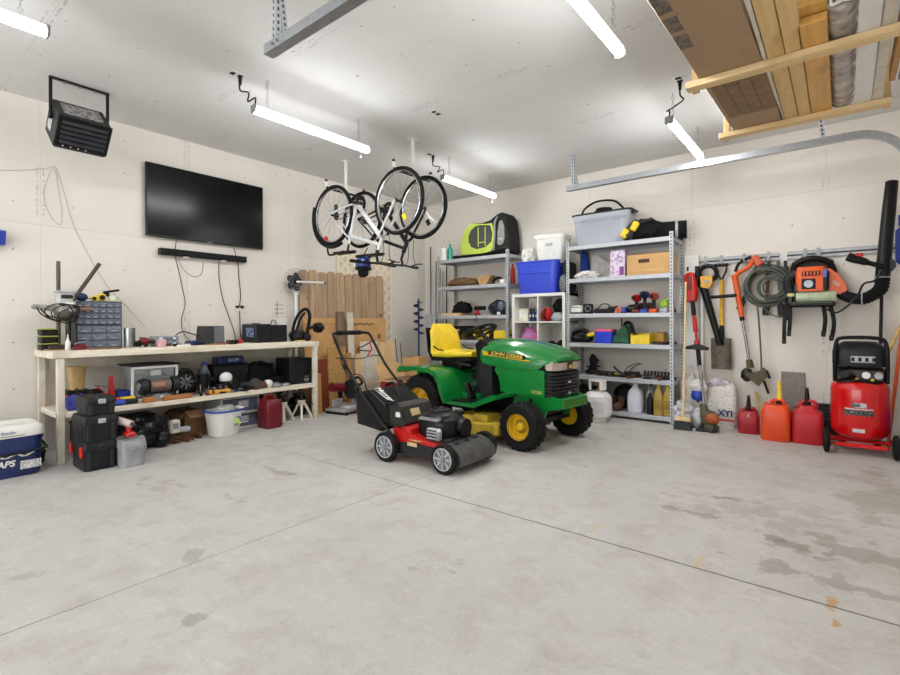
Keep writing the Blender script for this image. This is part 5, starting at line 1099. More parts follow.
# shelf 4 (.865)
t = T('black_yellow_tool', 'black and yellow power tool at the left end of fourth right shelf', 'power tool', (2.96, -.36, Z[2])); G().ell((-.04, 0, .06), (.14, .1, .075), 14, .25, 3, 3, flatbot=.06).o('body', BLACK, t); G().box((.10, -.03, .10), (.12, .06, .05), .014, rot=(0, -.3, 0)).o('yellow_housing', YELLOW, t); G().tube([(-.15, -.02, .06), (-.13, -.03, .13), (0, -.03, .16), (.06, -.02, .14)], .014, 8, smooth=5).o('handle', BLACK, t)
t = T('blue_pink_bin', 'bright blue box with pink lid on the fourth right shelf', 'box', (3.225, -.37, Z[2])); G().lathe([(0, 0), (.93, 0), (1, .14), (0, .14)], n=36, sq=(.108, .09, 9)).o('box', mat('bright_blue', (36, 62, 206), .4), t); G().lathe([(0, .14), (1.05, .14), (1.05, .165), (0, .17)], n=36, sq=(.108, .09, 9)).o('lid', PINK, t)
t = T('green_bait_case', 'dark green tool bag beside the bright blue box', 'bag', (3.435, -.35, Z[2])); G().prism([(-.10, 0), (.10, 0), (.09, .06), (.05, .20), (.02, .21), (-.02, .16), (-.09, .08)], -.09, .09, 'y').o('bag', DGREEN, t); G().tube([(.0, .0, .18), (.03, 0, .24), (.09, 0, .22), (.12, .0, .1)], .022, 8, smooth=5).o('handle', BLACK, t); G().box((0, -.095, .04), (.16, .01, .05), .004).o('front_panel', mat('bottle_green', (30, 96, 66), .5), t)
one(G().cyl((0, 0, 0), (0, 0, .30), .008), 'black_rod', BLACK, 'black pole standing behind the dark green tool bag', 'rod', (3.36, -.2, Z[2]))
t = T('yellow_bin', 'yellow open front parts bin on the fourth right shelf', 'bin', (3.655, -.36, Z[2]))
g = G(); g.box((0, 0, .004), (.20, .2, .008)); g.box((0, -.1, .05), (.2, .006, .10)); g.box((0, .1, .06), (.2, .006, .12))
for s in (-1, 1): g.box((s*.1, 0, .06), (.006, .2, .12))
g.o('bin', YELLOW, t); G().box((.03, .02, .05), (.1, .12, .07), .02).o('contents', DARK, t)
t = T('yellow_bin', 'second yellow bin behind and right of the open front bin', 'bin', (3.80, -.22, Z[2])); G().box((0, 0, .065), (.14, .16, .13), .008).o('bin', mat('bin_ochre', (196, 152, 40), .5), t); G().box((0, 0, .13), (.12, .14, .006)).o('contents', DARK, t)
random.seed(21)
def tool_scatter(n, x0, x1, y0, y1, z, names, labels, grp, lay=None):
    for k in range(n):
        x = x0+(x1-x0)*(k+.5)/n; y = random.uniform(y0, y1); L = random.uniform(.13, .24); a = random.uniform(-.5, .5)
        t = T(names[k % len(names)], labels[k], 'hand tool', (x, y, z+.012), a+ (PI/2 if k % 2 else 0) , grp)
        m = [DSTEEL, RUST, BLACK, STEEL, DARK][k % 5]
        G().box((L*.25, 0, 0), (L*.5, .022, .018), .003).o('blade', m, t); G().cyl((-L*.5, 0, 0), (0, 0, 0), .016, .013, 8).o('handle', [BLACK, DSTEEL, BLACK, RUST][k % 4], t); G().box((L*.52, 0, .003), (.04, .05, .03), .005).o('jaw', m, t)
nth = ['first', 'second', 'third', 'fourth', 'fifth', 'sixth', 'seventh', 'eighth', 'ninth', 'tenth', 'eleventh', 'twelfth', 'thirteenth', 'fourteenth']
tool_scatter(6, 3.72, 3.97, -.44, -.30, Z[2], ['wrench', 'pliers'], ['%s dark hand tool from the yellow bin on the fourth right shelf' % nth[k] for k in range(6)], 'hand tools by the yellow bin')
# shelf 5 (.475)
t = T('black_figurine', 'black angular vise standing on the fifth right shelf', 'vise', (2.99, -.2, Z[1])); G().box((0, 0, .02), (.16, .1, .04), .008).o('base', BLACK, t); G().prism([(-.05, .04), (.06, .04), (.05, .1), (.08, .16), (.0, .24), (-.03, .18), (-.02, .1)], -.035, .035, 'y').o('body', BLACK, t); G().cyl((-.08, 0, .08), (.1, 0, .09), .01).o('screw', DSTEEL, t)
t = T('long_level', 'long dark bar lying across the fifth right shelf', 'bar', (3.22, -.24, Z[1])); G().box((0, 0, .02), (.46, .04, .04), .004).o('bar', DSTEEL, t); G().box((.1, -.021, .02), (.06, .003, .02)).o('vial', LIME, t)
t = T('chain_pulley', 'pale chrome looped handle on the fifth right shelf', 'handle', (3.50, -.26, Z[1]))
g = G(); g.tube([(-.1, -.04, .0), (-.06, -.04, .08), (.02, -.04, .14), (.08, -.04, .16)], .008, 8, smooth=5); g.tube([(-.07, .02, .0), (-.03, .02, .07), (.05, .02, .13), (.1, .02, .15)], .008, 8, smooth=5); g.tube([(.08, -.04, .16), (.11, -.01, .155), (.1, .02, .15)], .008, 8); g.o('loop', CHROME, t); G().box((0, 0, .03), (.16, .12, .05), .01).o('base', DARK, t)
tool_scatter(13, 3.05, 3.95, -.45, -.33, Z[1], ['wrench', 'pliers', 'screwdriver'], ['%s hand tool from the left along the front of the fifth right shelf' % nth[k] for k in range(13)], 'hand tools on the fifth right shelf')
t = T('socket_set', 'row of dark sockets on the fifth right shelf at right', 'sockets', (3.78, -.26, Z[1])); G().box((0, 0, .012), (.30, .06, .024), .003).o('rail', DSTEEL, t)
for k in range(8): G().cyl((-.13+.037*k, 0, .024), (-.13+.037*k, 0, .075), .014, n=12).o('socket', DSTEEL, t)
one(G().box((0, 0, .008), (.9, .03, .016), .002), 'metal_strip', STEEL, 'long pale metal strip lying on the fifth right shelf', 'strip', (3.5, -.175, Z[1]))
t = T('prybar', 'dark pry bar propped up on the fifth right shelf', 'pry bar', (3.32, -.40, Z[1]+.01)); G().tube([(-.06, .2, .09), (-.02, .19, .05), (.1, .1, .012), (.2, .04, .01)], .011, 8, smooth=4).o('bar', DSTEEL, t)
# shelf 6 (.08)
t = T('bleach_jug', 'white plastic jug on the bottom right shelf', 'jug', (3.575, -.36, Z[0])); G().lathe([(0, 0), (.95, 0), (1, .015), (1, .17), (.86, .235), (.42, .285), (.3, .30), (.3, .31), (0, .31)], n=32, sq=(.085, .075, 3.5)).o('jug', mat('jug_white', (218, 222, 232), .35, var=.04), t); G().lathe([(0, .305), (.03, .305), (.03, .335), (0, .335)], n=16).o('cap', WHITE, t)
t = T('spray_bottle', 'grey spray bottle behind the black bottle on the bottom shelf', 'bottle', (3.72, -.30, Z[0])); G().lathe([(0, 0), (.05, 0), (.05, .2), (.02, .27), (.02, .29), (0, .29)], n=20).o('bottle', LGREY, t); g = G(); g.box((0, -.01, .315), (.03, .09, .04), .008); g.box((0, -.04, .285), (.016, .02, .05), .004, rot=(.4, 0, 0)); g.o('trigger_head', GREYP, t)
bottle('black_bottle', 'black slim bottle on the bottom shelf left of the amber bottles', (3.755, -.43, Z[0]), [(0, 0), (.035, 0), (.035, .17), (.015, .21), (0, .21)], BLACK, BLACK, (.21, .235, .014))
def oil(x, label):
    t = T('oil_bottle', label, 'bottle', (x, -.42, Z[0]), 0, 'amber oil bottles'); G().lathe([(0, 0), (.95, 0), (1, .012), (1, .20), (.75, .265), (.32, .30), (.3, .315), (0, .315)], n=28, sq=(.05, .035, 4)).o('bottle', OIL, t); G().lathe([(0, .305), (.02, .305), (.02, .335), (0, .335)], n=14).o('cap', TYEL, t); G().box((0, -.036, .12), (.07, .003, .1)).o('label', mat('oil_label', (150, 122, 44), .5), t)
oil(3.845, 'amber oil bottle on the bottom right shelf, left of two'); oil(3.945, 'amber oil bottle on the bottom right shelf, next to the post')
t = T('brown_boots', 'brown leather boots on the bottom shelf behind the propane tank', 'boots', (3.33, -.34, Z[0]))
for s in (-1, 1): b = G().ell((s*.055, -.05, .045), (.045, .11, .05), 10, .15, s*2, 3, flatbot=.045); b.cyl((s*.055, .03, .04), (s*.055, .04, .15), .042, .05); b.o('boot', mat('boot_brown', (92, 60, 44), .7, scale=10), t)
t = T('hose_reel', 'black round hose reel in shadow on the bottom right shelf', 'reel', (3.40, -.2, Z[0]+.147)); G().torus((0, 0, 0), .11, .035, 'y', 28, 10).o('reel', RUBBER, t); G().lathe([(0, -.02), (.08, -.02), (.08, .02), (0, .02)], axis='y').o('disc', DARK, t)
t = T('dark_crate', 'dark crate at the left end of the bottom right shelf', 'crate', (2.95, -.28, Z[0])); G().box((0, 0, .12), (.24, .24, .24), .01).o('crate', BLACK, t); G().torus((0, -.125, .17), .05, .008, 'y', 16, 6).o('ring', DARK, t)
# ---- propane tank, fan heater
t = T('propane_tank', 'white propane tank on the floor in front of the right shelf', 'propane tank', (3.275, -.74, 0))
G().lathe([(.09, 0), (.105, 0), (.105, .035), (.10, .035), (.09, .0)], n=32).o('foot_ring', TANK, t)
G().lathe([(0, .025), (.10, .03), (.145, .06), (.155, .10), (.155, .24), (.145, .285), (.10, .325), (.04, .34), (0, .342)], n=36).o('body', TANK, t)
for k in range(3): G().torus((0, 0, .40), .095, .0035, 'z', 14, 6, 15, .17, -1.0+k*2.09).o('collar', TANK, t)
G().torus((0, 0, .455), .095, .008, 'z', 30, 6).o('collar_rim', TANK, t)
G().lathe([(0, .335), (.025, .335), (.02, .40), (.028, .41), (.028, .435), (0, .44)], n=16).o('valve', mat('brass', (170, 140, 70), .35, .9), t); G().cyl((0, -.02, .385), (0, -.075, .385), .018).o('valve_outlet', BLACK, t)
rings = []
for i in range(13):
    a = -PI/2-.85+1.7*i/12; rings.append([(.1565*math.cos(a), .1565*math.sin(a), .10), (.1565*math.cos(a), .1565*math.sin(a), .235), (.154*math.cos(a), .154*math.sin(a), .235), (.154*math.cos(a), .154*math.sin(a), .10)])
G().rings(rings).o('warning_label', stickered('tank_label', (224, 226, 230), (150, 154, 172), 120, 240, .6, .54), t)
t = T('white_pail', 'small white jug behind the tractor front bumper', 'jug', (3.02, -.66, 0)); G().lathe([(0, 0), (.08, 0), (.085, .10), (.06, .17), (.03, .20), (0, .2)], n=24).o('jug', WHITE, t); G().lathe([(0, .2), (.03, .2), (.03, .225), (0, .225)], n=14).o('cap', WHITE, t)
t = T('floor_blower', 'black round floor fan behind the tractor front bumper', 'fan', (2.80, -.62, .0)); G().lathe([(0, -.07), (.12, -.07), (.135, -.03), (.135, .03), (.12, .07), (0, .07)], (0, 0, .28), 'y', 28).o('housing', BLACK, t); G().torus((0, -.075, .28), .09, .008, 'y', 26, 6).o('guard_ring', DARK, t)
g = G()
for s in (-1, 1): g.tube([(s*.13, 0, .28), (s*.13, 0, .03), (s*.12, -.1, .012), (s*.12, .1, .012)], .012, 8)
g.o('stand', DARK, t)

# ---------------------------------------------------------------- tool rail and hung tools
t = T('tool_rail', 'long grey slotted tool rail on the back wall', 'rail', (4.02, 0, 1.79))
for x in (.64, ):
    pass
for k in range(2): 
    g = G(); g.box((.46+.97*k, -.008, 0), (.90, .016, .085), .003); g.o('rail_section', mat('rail_grey', (178, 178, 180), .55, .2), t); 
    for z in (-.022, .022): G().box((.46+.97*k, -.018, z), (.90, .008, .02), .002).o('rail_lip', mat('rail_lip', (196, 196, 198), .55, .2), t); G().box((.46+.97*k, -.0165, z*.05), (.90, .003, .012)).o('slot', DARK, t) if z > 0 else None
def hook(x, label):
    t = T('rail_hook', label, 'hook', (x, -.022, 1.79), 0, 'hooks on the tool rail'); G().box((0, -.004, .01), (.03, .012, .10), .003).o('hook_plate', LGREY, t)
    for s in (-1, 1): G().tube([(s*.018, 0, -.02), (s*.018, -.06, -.045), (s*.018, -.11, -.04), (s*.018, -.125, -.005)], .006, 6, smooth=3).o('prong', LGREY, t)
for x, l in ((4.245, 'rail hook holding the black and yellow blower'), (4.40, 'rail hook holding the shovel'), (4.615, 'rail hook holding the orange string trimmer'), (4.84, 'rail hook holding the cable coil'), (5.15, 'rail hook above the backpack blower, left one'), (5.26, 'rail hook above the backpack blower, right one')): hook(x, l)
t = T('foam_panel', 'tall white board with cutouts standing beside the right shelf unit', 'board', (4.105, -.09, 0), rot=(-.03, 0, 0)); G().box((0, 0, .935), (.15, .03, 1.87), .004).o('board', WHITE, t)
for x in (-.04, .045): G().box((x, -.016, 1.72), (.02, .004, .05)).o('slot', DARK, t)
for k, x in enumerate((4.215, 4.16)): one(G().box((0, 0, .78-.12*k), (.03, .03, 1.56-.24*k), .004), 'white_channel', WHITE, ['white plastic channel standing right of the tall white board', 'shorter white channel in front of the tall white board'][k], 'channel', (x, -.06-.10*k, 0), 0, 'white channels')
# push broom leaning
t = T('push_broom', 'broom with pale wooden handle leaning beside the right shelf', 'broom', (4.15, -.66, 0), rot=(-.20, 0, 0))
G().cyl((-.0, 0, .10), (-.04, .0, 1.58), .012).o('handle', mat('pale_wood', (226, 196, 146), .5), t); G().box((0, 0, .105), (.15, .07, .05), .01).o('block', mat('pale_wood', (226, 196, 146), .5), t); G().prism([(-.085, 0.0), (.085, .0), (.07, .085), (-.07, .085)], -.04, .035, 'y').o('bristles', BLACK, t)
# red string trimmer leaning
t = T('string_trimmer', 'red string trimmer with olive head leaning by the white boards', 'string trimmer', (4.345, -.56, 0))
P0, P1 = V((.0, .0, .12)), V((-.235, .40, 1.60)); L = lambda f: P0.lerp(P1, f)
G().cyl(L(.0), L(.38), .013).o('lower_shaft', STEEL, t); G().cyl(L(.36), L(.47), .02).o('coupler', BLACK, t); G().cyl(L(.47), L(.78), .014).o('upper_shaft', RED, t); G().cyl(L(.60), L(.70), .024, .02).o('red_grip', RED, t); G().cyl(L(.72), L(.82), .022).o('black_sleeve', BLACK, t)
G().prism([(-.12, 0), (.10, -.01), (.11, .015), (.02, .05), (-.02, .05), (-.12, .02)], -.05, .05, 'y', c=L(.49)+V((0, -.03, -.02))).o('guard_plate', BLACK, t)
G().box(L(.49)+V((0, -.03, .05)), (.05, .05, .06), .015).o('red_knob', RED, t)
G().lathe([(0, -.16), (.05, -.16), (.066, -.10), (.062, .08), (.05, .15), (.03, .17), (0, .17)], L(.93), n=20, sq=(1, .9, 4), rot=(-.23, -.12, 0)).o('motor_housing', RED, t); G().box(L(.93)+V((0, -.062, .03)), (.05, .01, .18), .004).o('housing_slot', mat('deep_red', (120, 14, 16), .4), t)
G().ell((.04, -.01, .115), (.075, .08, .095), 14, .35, 3, 4).o('head', OLIVE, t); G().cyl((.0, .0, .12), (-.03, .04, .26), .05, .03).o('head_neck', OLIVE, t); G().cyl((.03, -.03, .05), (.10, -.07, .03), .06, .05).o('line_hub', mat('line_hub_grime', (74, 78, 58), .6, var=.25, scale=25), t); G().ell((.075, -.075, .14), (.065, .045, .055), 10, .15, 6).o('spool', mat('rust_orange', (168, 84, 40), .6), t); G().box((.02, -.02, .025), (.2, .16, .03), .012, rot=(.1, -.15, 0)).o('shield', DARK, t)
# feed bags
t = T('feed_bag', 'white printed bag slumped against the wall right of the trimmer', 'bag', (4.43, -.20, 0)); g = G()
g.lathe([(0, 0), (.9, .0), (1.02, .05), (1.0, .17), (1.02, .30), (.94, .38), (.84, .43), (.7, .46), (0, .44)], n=36, sq=(.15, .09, 4), rot=(-.05, 0, 0))
for i, q in enumerate(g.v):
    k = noise.noise(V(q)*9); g.v[i] = (q[0]+k*.018, q[1]+k*.012, max(0, q[2]+k*.015 if q[2] > .01 else 0))
g.o('bag', BAGP, t); G().ell((-.04, -.02, .46), (.12, .05, .05), 12, .4, 3, 3).o('folded_top', mat('bag_fold', (222, 216, 212), .6, rgb2=(120, 116, 160), scale=12), t)
text('EYI', .11, mat('print_navy', (34, 46, 110), .5), t, (.02, -.112, .17), YN, bold=.004) if False else text('XYI', .09, mat('print_navy', (34, 46, 110), .5), t, (.05, -.105, .15), YN, bold=.003)
G().box((.03, -.098, .08), (.2, .004, .018)).o('red_stripe', RED, t)
t = T('rag_sack', 'white and blue plastic sack behind the broom', 'bag', (4.17, -.26, 0)); G().ell((0, 0, .30), (.13, .10, .30), 18, .3, 2, 3, flatbot=.30).o('sack', mat('sack_print', (220, 216, 210), .6, rgb2=(176, 160, 150), scale=8), t); G().ell((.05, -.085, .32), (.06, .04, .07), 10, .3, 5, 3).o('blue_fold', BLUE, t); G().ell((.06, -.07, .42), (.09, .05, .07), 10, .3, 7, 3).o('white_fold', CLOTHW, t)
t = T('shop_rags', 'heap of white crumpled plastic bags at the foot of the broom', 'bag', (4.12, -.47, 0)); G().ell((0, 0, .12), (.11, .09, .13), 16, .45, 6, 4, flatbot=.12).o('bag', mat('plastic_white', (222, 222, 220), .4, rgb2=(150, 152, 160), scale=16), t)
t = T('spray_jug', 'small grey-white bag between the broom and the trimmer head', 'bag', (4.265, -.47, 0)); G().ell((0, 0, .10), (.07, .08, .11), 12, .2, 9, 3, flatbot=.10).o('bag', mat('plastic_grey', (198, 196, 200), .4), t)
# handheld blower
t = T('leaf_blower', 'black and yellow leaf blower hanging at the rail left end', 'leaf blower', (4.27, -.09, 1.74)); P0, P1 = V((-.04, 0, -.22)), V((.13, -.01, -.88))
G().cyl(P0, P1, .042, .03).o('blower_tube', BLACK, t); g = G(); g.torus((.01, 0, -.09), .085, .024, 'y', 28, 8, .8); g.o('handle', BLACK, t); G().prism([(-.06, -.12), (.06, -.12), (.06, -.2), (.02, -.26), (-.05, -.24)], -.05, .05, 'y').o('yellow_housing', mat('blower_yellow', (230, 168, 32), .4), t)
G().ell((-.09, 0, -.12), (.035, .05, .12), 10, .1).o('motor_end', BLACK, t); G().box((.01, -.052, -.18), (.05, .004, .025)).o('badge', LGREY, t)
# shovel
t = T('shovel', 'square mouthed shovel with yellow shaft hanging from the rail', 'shovel', (4.41, -.075, 1.735))
G().cyl((0, 0, -.16), (0, 0, -.68), .019).o('yellow_shaft', mat('shaft_yellow', (222, 172, 40), .45), t); g = G(); g.tube([(-.055, 0, 0), (-.045, 0, -.07), (0, 0, -.17)], .011, 8); g.tube([(.055, 0, 0), (.045, 0, -.07), (0, 0, -.17)], .011, 8); g.o('handle_fork', DARK, t); G().cyl((-.07, 0, 0), (.07, 0, 0), .018).o('grip', BLACK, t)
G().cyl((0, 0, -.66), (0, .005, -.88), .022, .026).o('socket', BLACK, t)
g = G(); rings = []
for i in range(9):
    x = -.1+.2*i/8; b = .03*(1-(2*i/8-1)**2); rings.append([(x, b-.03, -.80), (x, b-.02, -1.14), (x, b-.024, -1.14), (x, b-.034, -.80)])
g.rings(rings); g.o('blade', mat('worn_blade', (112, 104, 92), .5, .5, var=.25), t)
# orange string trimmer
t = T('string_trimmer', 'orange string trimmer with clear shaft hanging upside up on rail', 'string trimmer', (4.60, -.12, 1.75)); P0, P1 = V((-.035, 0, -.28)), V((.085, .0, -1.12)); L = lambda f: P0.lerp(P1, f)
G().cyl(V((-.06, 0, -.13)), L(.36), .03, .026).o('orange_body', ORANGE, t); G().cyl(L(.34), L(.41), .024).o('collar', BLACK, t); G().cyl(L(.4), L(.92), .014).o('shaft', STEEL, t)
g = G(); g.tube([(-.04, 0, -.14), (.0, 0, -.10), (.07, 0, -.06), (.11, 0, .0), (.13, 0, .02)], [.026, .022, .022, .03, .03], 10, smooth=4); g.o('orange_grip', ORANGE, t); G().box((.15, 0, .0), (.07, .07, .12), .012, rot=(0, -.55, 0)).o('battery', mat('battery_orange', (206, 84, 40), .4), t); G().tube([(-.05, 0, -.10), (-.02, 0, -.02), (.05, 0, .03), (.1, 0, .05)], .016, 8, smooth=4).o('black_grip', BLACK, t); G().box((-.16, -.02, -.36), (.26, .04, .035), .014, rot=(0, -.05, 0)).o('side_handle', BLACK, t)
G().cyl(L(.9), L(1.0), .03, .036).o('motor', OLIVE, t); G().prism([(-.02, -.02), (.10, -.13), (.18, -.02), (.14, .06), (.10, .02), (.03, .0)], -.06, .05, 'y', c=L(1.0)+V((-.02, -.02, -.05))).o('guard', OLIVE, t); G().ell(L(1.02)+V((-.03, -.02, -.06)), (.06, .05, .07), 10, .2).o('spool', DSTEEL, t); G().cyl(L(1.0)+V((.14, 0, -.02)), L(1.0)+V((.17, 0, -.1)), .014).o('cutter', DARK, t)
# cable coil and clamps behind it
t = T('cable_coil', 'coil of grey-green cable hanging from the rail', 'cable', (4.835, -.13, 1.72)); g = G()
random.seed(4)
for k in range(9): g.torus((random.uniform(-.02, .02), -.02*(k % 4), -.235+random.uniform(-.02, .02)-.0), .20-.012*(k % 5), .0095, 'y', 40, 7, rot=(0, 0, random.uniform(-.12, .12)))
for k in range(5): g.torus((.06+random.uniform(-.02, .02), -.07-.01*k, -.26), .13-.012*k, .008, 'y', 30, 6, rot=(random.uniform(-.2, .2), random.uniform(-.2, .2), random.uniform(-.3, .3)))
g.tube([(-.08, -.06, -.40), (-.06, -.05, -.7), (-.05, -.02, -1.0), (-.05, 0.02, -1.22)], .0085, 7, smooth=5); g.tube([(-.05, -.06, -.42), (.03, -.06, -.52), (.12, -.04, -.56), (.18, -.02, -.52)], .007, 6, smooth=5)
g.o('cable', HOSE, t); G().box((0.0, -.03, -.035), (.08, .07, .04), .01).o('tie', BLACK, t); G().cyl((-.03, .01, -1.22), (.01, .01, -1.35), .012).o('cable_end', BLACK, t)
for k, (x, l, h, a) in enumerate(((4.72, 'black caulking gun hanging behind the cable coil at left', .52, .35), (4.84, 'brown and black clamp hanging behind the middle of the cable coil', .55, .05), (4.93, 'black clamp hanging behind the right side of the cable coil', .56, -.05), (4.99, 'black clamp bar hanging between the coil and the backpack blower', .60, -.02))):
    t = T('bar_clamp', l, 'clamp', (x+a*.1, -.055, 1.74), 0, 'clamps hung behind the cable coil', (0, a, 0)); G().box((0, 0, -h/2), (.03, .012, h), .003).o('bar', [DARK, RUST, DSTEEL, DARK][k], t); G().box((0, -.01, -h+.05), (.06, .035, .12), .008).o('jaw', BLACK, t); G().box((0, -.01, -.12), (.05, .03, .12), .008).o('sliding_jaw', BROWN if k == 1 else BLACK, t)
# backpack blower
t = T('backpack_blower', 'orange backpack leaf blower with black tube hanging on the rail', 'leaf blower', (5.21, -.22, 1.30))
G().box((0, .16, .2), (.34, .03, .44), .015).o('back_frame', BLACK, t); G().tube([(-.15, .10, .30), (-.13, .08, .39), (0, .06, .435), (.13, .08, .39), (.17, .10, .28)], .028, 10, smooth=5).o('carry_frame', BLACK, t)
b = G().lathe([(0, 0), (.98, 0), (1, .02), (1, .18), (.9, .235), (0, .24)], (.0, .02, .105), n=36, sq=(.125, .12, 6)).o('engine_cover', ORANGE, t)
G().box((.0, -.105, .275), (.14, .012, .045), .006).o('vent_panel', mat('vent_black', (38, 30, 28), .6), b); G().lathe([(0, -.006), (.036, -.006), (.036, .0), (0, .0)], (-.02, -.105, .175), 'y', 24, rot=None).o('badge', mat('badge_silver', (184, 192, 204), .35), b); G().box((-.02, -.1, .175), (.11, .008, .1), .01).o('badge_plate', mat('vent_black', (38, 30, 28), .6), b)
for k in range(5): G().box((-.055+.027*k, -.113, .275), (.012, .006, .036)).o('vent_slat', ORANGE, b)
G().box((.105, -.06, .20), (.06, .08, .20), .02).o('starter_housing', DARK, t); G().box((.105, -.102, .27), (.03, .006, .08), .004).o('blue_stripe', mat('stripe_blue', (60, 110, 190), .4), t)
G().prism([(.10, .31), (.14, .32), (.20, .26), (.255, .17), (.265, .10), (.22, .07), (.10, .08)], -.04, .12, 'y').o('fan_volute', ORANGE, t); G().box((.19, -.043, .17), (.07, .006, .035), .004, rot=(0, .7, 0)).o('volute_badge', mat('badge_cream', (220, 170, 130), .5), t); G().tube([(-.17, -.02, .10), (-.19, -.02, .22), (-.13, -.02, .28), (-.08, -.02, .28)], .04, 10, smooth=4).o('muffler_guard', DARK, t)
G().box((-.11, -.06, .14), (.06, .06, .08), .01).o('cylinder_fins', DSTEEL, t)
G().lathe([(0, -.15), (.055, -.15), (.06, -.1), (.06, .14), (.05, .16), (0, .16)], (.03, -.04, .05), 'x', 20).o('fuel_tank', mat('tank_pale_green', (178, 190, 160), .3), t); G().lathe([(0, 0), (.03, 0), (.03, .03), (0, .03)], (-.16, -.08, .06), 'z').o('fuel_cap', mat('cap_cream', (214, 204, 140), .4), t)
G().box((0, .02, -.02), (.36, .26, .05), .015).o('base_frame', BLACK, t); G().box((0, -.03, -.005), (.32, .17, .012), .004).o('green_tray', mat('tray_olive', (84, 92, 70), .5), t)
pts = catmull([(.20, .02, .12), (.26, .0, .05), (.36, -.02, .02), (.44, -.03, .05), (.50, -.03, .11), (.515, -.02, .20)], 12); rr = [.05+(.008 if (i % 3 == 0 and i > 24) else 0) for i in range(len(pts))]
G().tube(pts, rr, 16).o('flexible_elbow', RUBBER, t); G().torus((.37, -.02, .022), .056, .006, 'x', 20, 6).o('hose_clamp', LGREY, t); G().torus((.515, -.02, .21), .056, .006, 'z', 20, 6).o('hose_clamp', LGREY, t)
G().tube([(.515, -.02, .21), (.535, .0, .5), (.56, .03, .8), (.585, .08, 1.08)], [.054, .05, .05, .046], 16).o('blower_tube', BLACK, t)
G().cyl((.53, -.04, .32), (.54, .02, .32), .07).o('tube_collar', DARK, t); G().tube([(.52, -.08, .30), (.42, -.1, .34), (.33, -.11, .38), (.27, -.11, .41)], [.022, .022, .034, .04, .04], 10, smooth=3).o('throttle_grip', BLACK, t); G().box((.35, -.12, .415), (.06, .03, .04), .01).o('trigger', RED, t)
G().tube([(.5, -.1, .27), (.46, -.12, .18), (.38, -.14, .15), (.33, -.14, .03), (.2, -.14, -.1), (.12, -.12, -.07)], .009, 7, smooth=5).o('throttle_cable', BLACK, t)
for x, y, h, k in ((-.20, -.04, .38, 0), (-.17, -.04, .30, 1), (.09, -.05, .30, 2), (.14, -.04, .34, 3)):
    G().rings([[(cx_-.017, cy_, cz_), (cx_+.017, cy_+.004, cz_), (cx_+.017, cy_+.009, cz_), (cx_-.017, cy_+.005, cz_)] for cx_, cy_, cz_ in catmull([(x, y, -.02), (x+.015*(k-1), y-.02, -.02-h*.5), (x-.02+.01*k, y, -.02-h)], 5)]).o('harness_strap', BLACK, t); G().box((x-.02+.01*k, y, -.02-h*.95), (.035, .02, .05), .005).o('buckle', DARK, t)
t = T('stone_tile', 'grey square tile leaning on the back wall behind the gas cans', 'tile', (5.045, -.05, .0), rot=(-.06, 0, 0)); G().box((0, 0, .30), (.20, .012, .60), .002).o('tile', mat('stone_grey', (142, 134, 126), .7, scale=30), t)
# gas cans
t = jerry('gas_can', 'small dark red gas can with black spout, leftmost by the wall', (4.70, -.37, 0), PI/2+.1, (.23, .19, .235), mat('can_crimson', (166, 24, 36), .42, scale=5), -1, BLACK, sp_h=.15)
g = G(); g.prism([(-.02, .02), (.012, .10), (.0, .055), (.03, .05), (-.005, -.02), (.004, .03)], 0, .003, 'y', c=(0, 0, .12)); q = g.o('flame_mark', WHITE, t, rot=(0, 0, -PI/2)); q.location = (-.112, .0, .0); q.rotation_euler = (0, 0, -PI/2)
t = jerry('gas_can', 'orange-red gas can with yellow spout, middle of three', (4.945, -.53, 0), PI/2+.05, (.30, .24, .355), ORED, 1, YELLOW, sp_h=.22, tilt=.0)
t = jerry('gas_can', 'faded red rounded gas can with black spout beside the compressor', (5.185, -.50, 0), PI/2+.05, (.28, .24, .365), PINKRED, -1, BLACK, taper=.55, sp_h=.16)
one(G().tube([(0, 0, .0), (-.14, .33, .36)], .014, 8), 'wood_dowel', mat('dowel_yellow', (206, 176, 96), .5), 'yellow wooden stick leaning between the first two gas cans', 'stick', (4.86, -.36, .0))
# compressor
t = T('air_compressor', 'red upright air compressor with black top at the right', 'air compressor', (5.555, -.62, 0))
CR = mat('compressor_red', (206, 14, 18), .2, var=.06, scale=3, coat=.4)
G().lathe([(0, .10), (.06, .10), (.14, .12), (.185, .155), (.20, .20), (.20, .53), (.193, .575), (.17, .60), (.10, .612), (0, .614)], n=44).o('tank', CR, t)
g = G(); g.box((0, -.02, .095), (.42, .07, .03), .01); g.box((0, -.17, .075), (.36, .04, .035), .01); g.o('foot_frame', CR, t)
for s in (-1, 1):
    G().cyl((s*.2, -.05, .12), (s*.22, -.2, .10), .012).o('axle_arm', CR, t)
    w_ = G().lathe([(0, -.022), (.075, -.022), (.098, -.014), (.1, 0), (.098, .014), (.075, .022), (0, .022)], (0, 0, 0), 'x', 28).o('wheel', RUBBER, t, (s*.222, -.20, .1)); G().lathe([(0, -.026), (.05, -.026), (.05, .026), (0, .026)], (0, 0, 0), 'x', 20).o('hub', DARK, w_)
for s in (-1, 1): G().box((s*.12, .12, .05), (.05, .05, .1), .01).o('rear_foot', BLACK, t)
G().lathe([(0, .735), (.98, .735), (1, .75), (1, .86), (.88, .905), (.6, .94), (0, .945)], (0, .02, 0), n=40, sq=(.185, .15, 4)).o('shroud', mat('shroud_black', (34, 34, 36), .4), t)
G().box((0, .03, .66), (.34, .24, .12), .02).o('pump', DSTEEL, t); G().cyl((-.13, -.06, .64), (-.04, -.06, .68), .06).o('motor', BLACK, t)
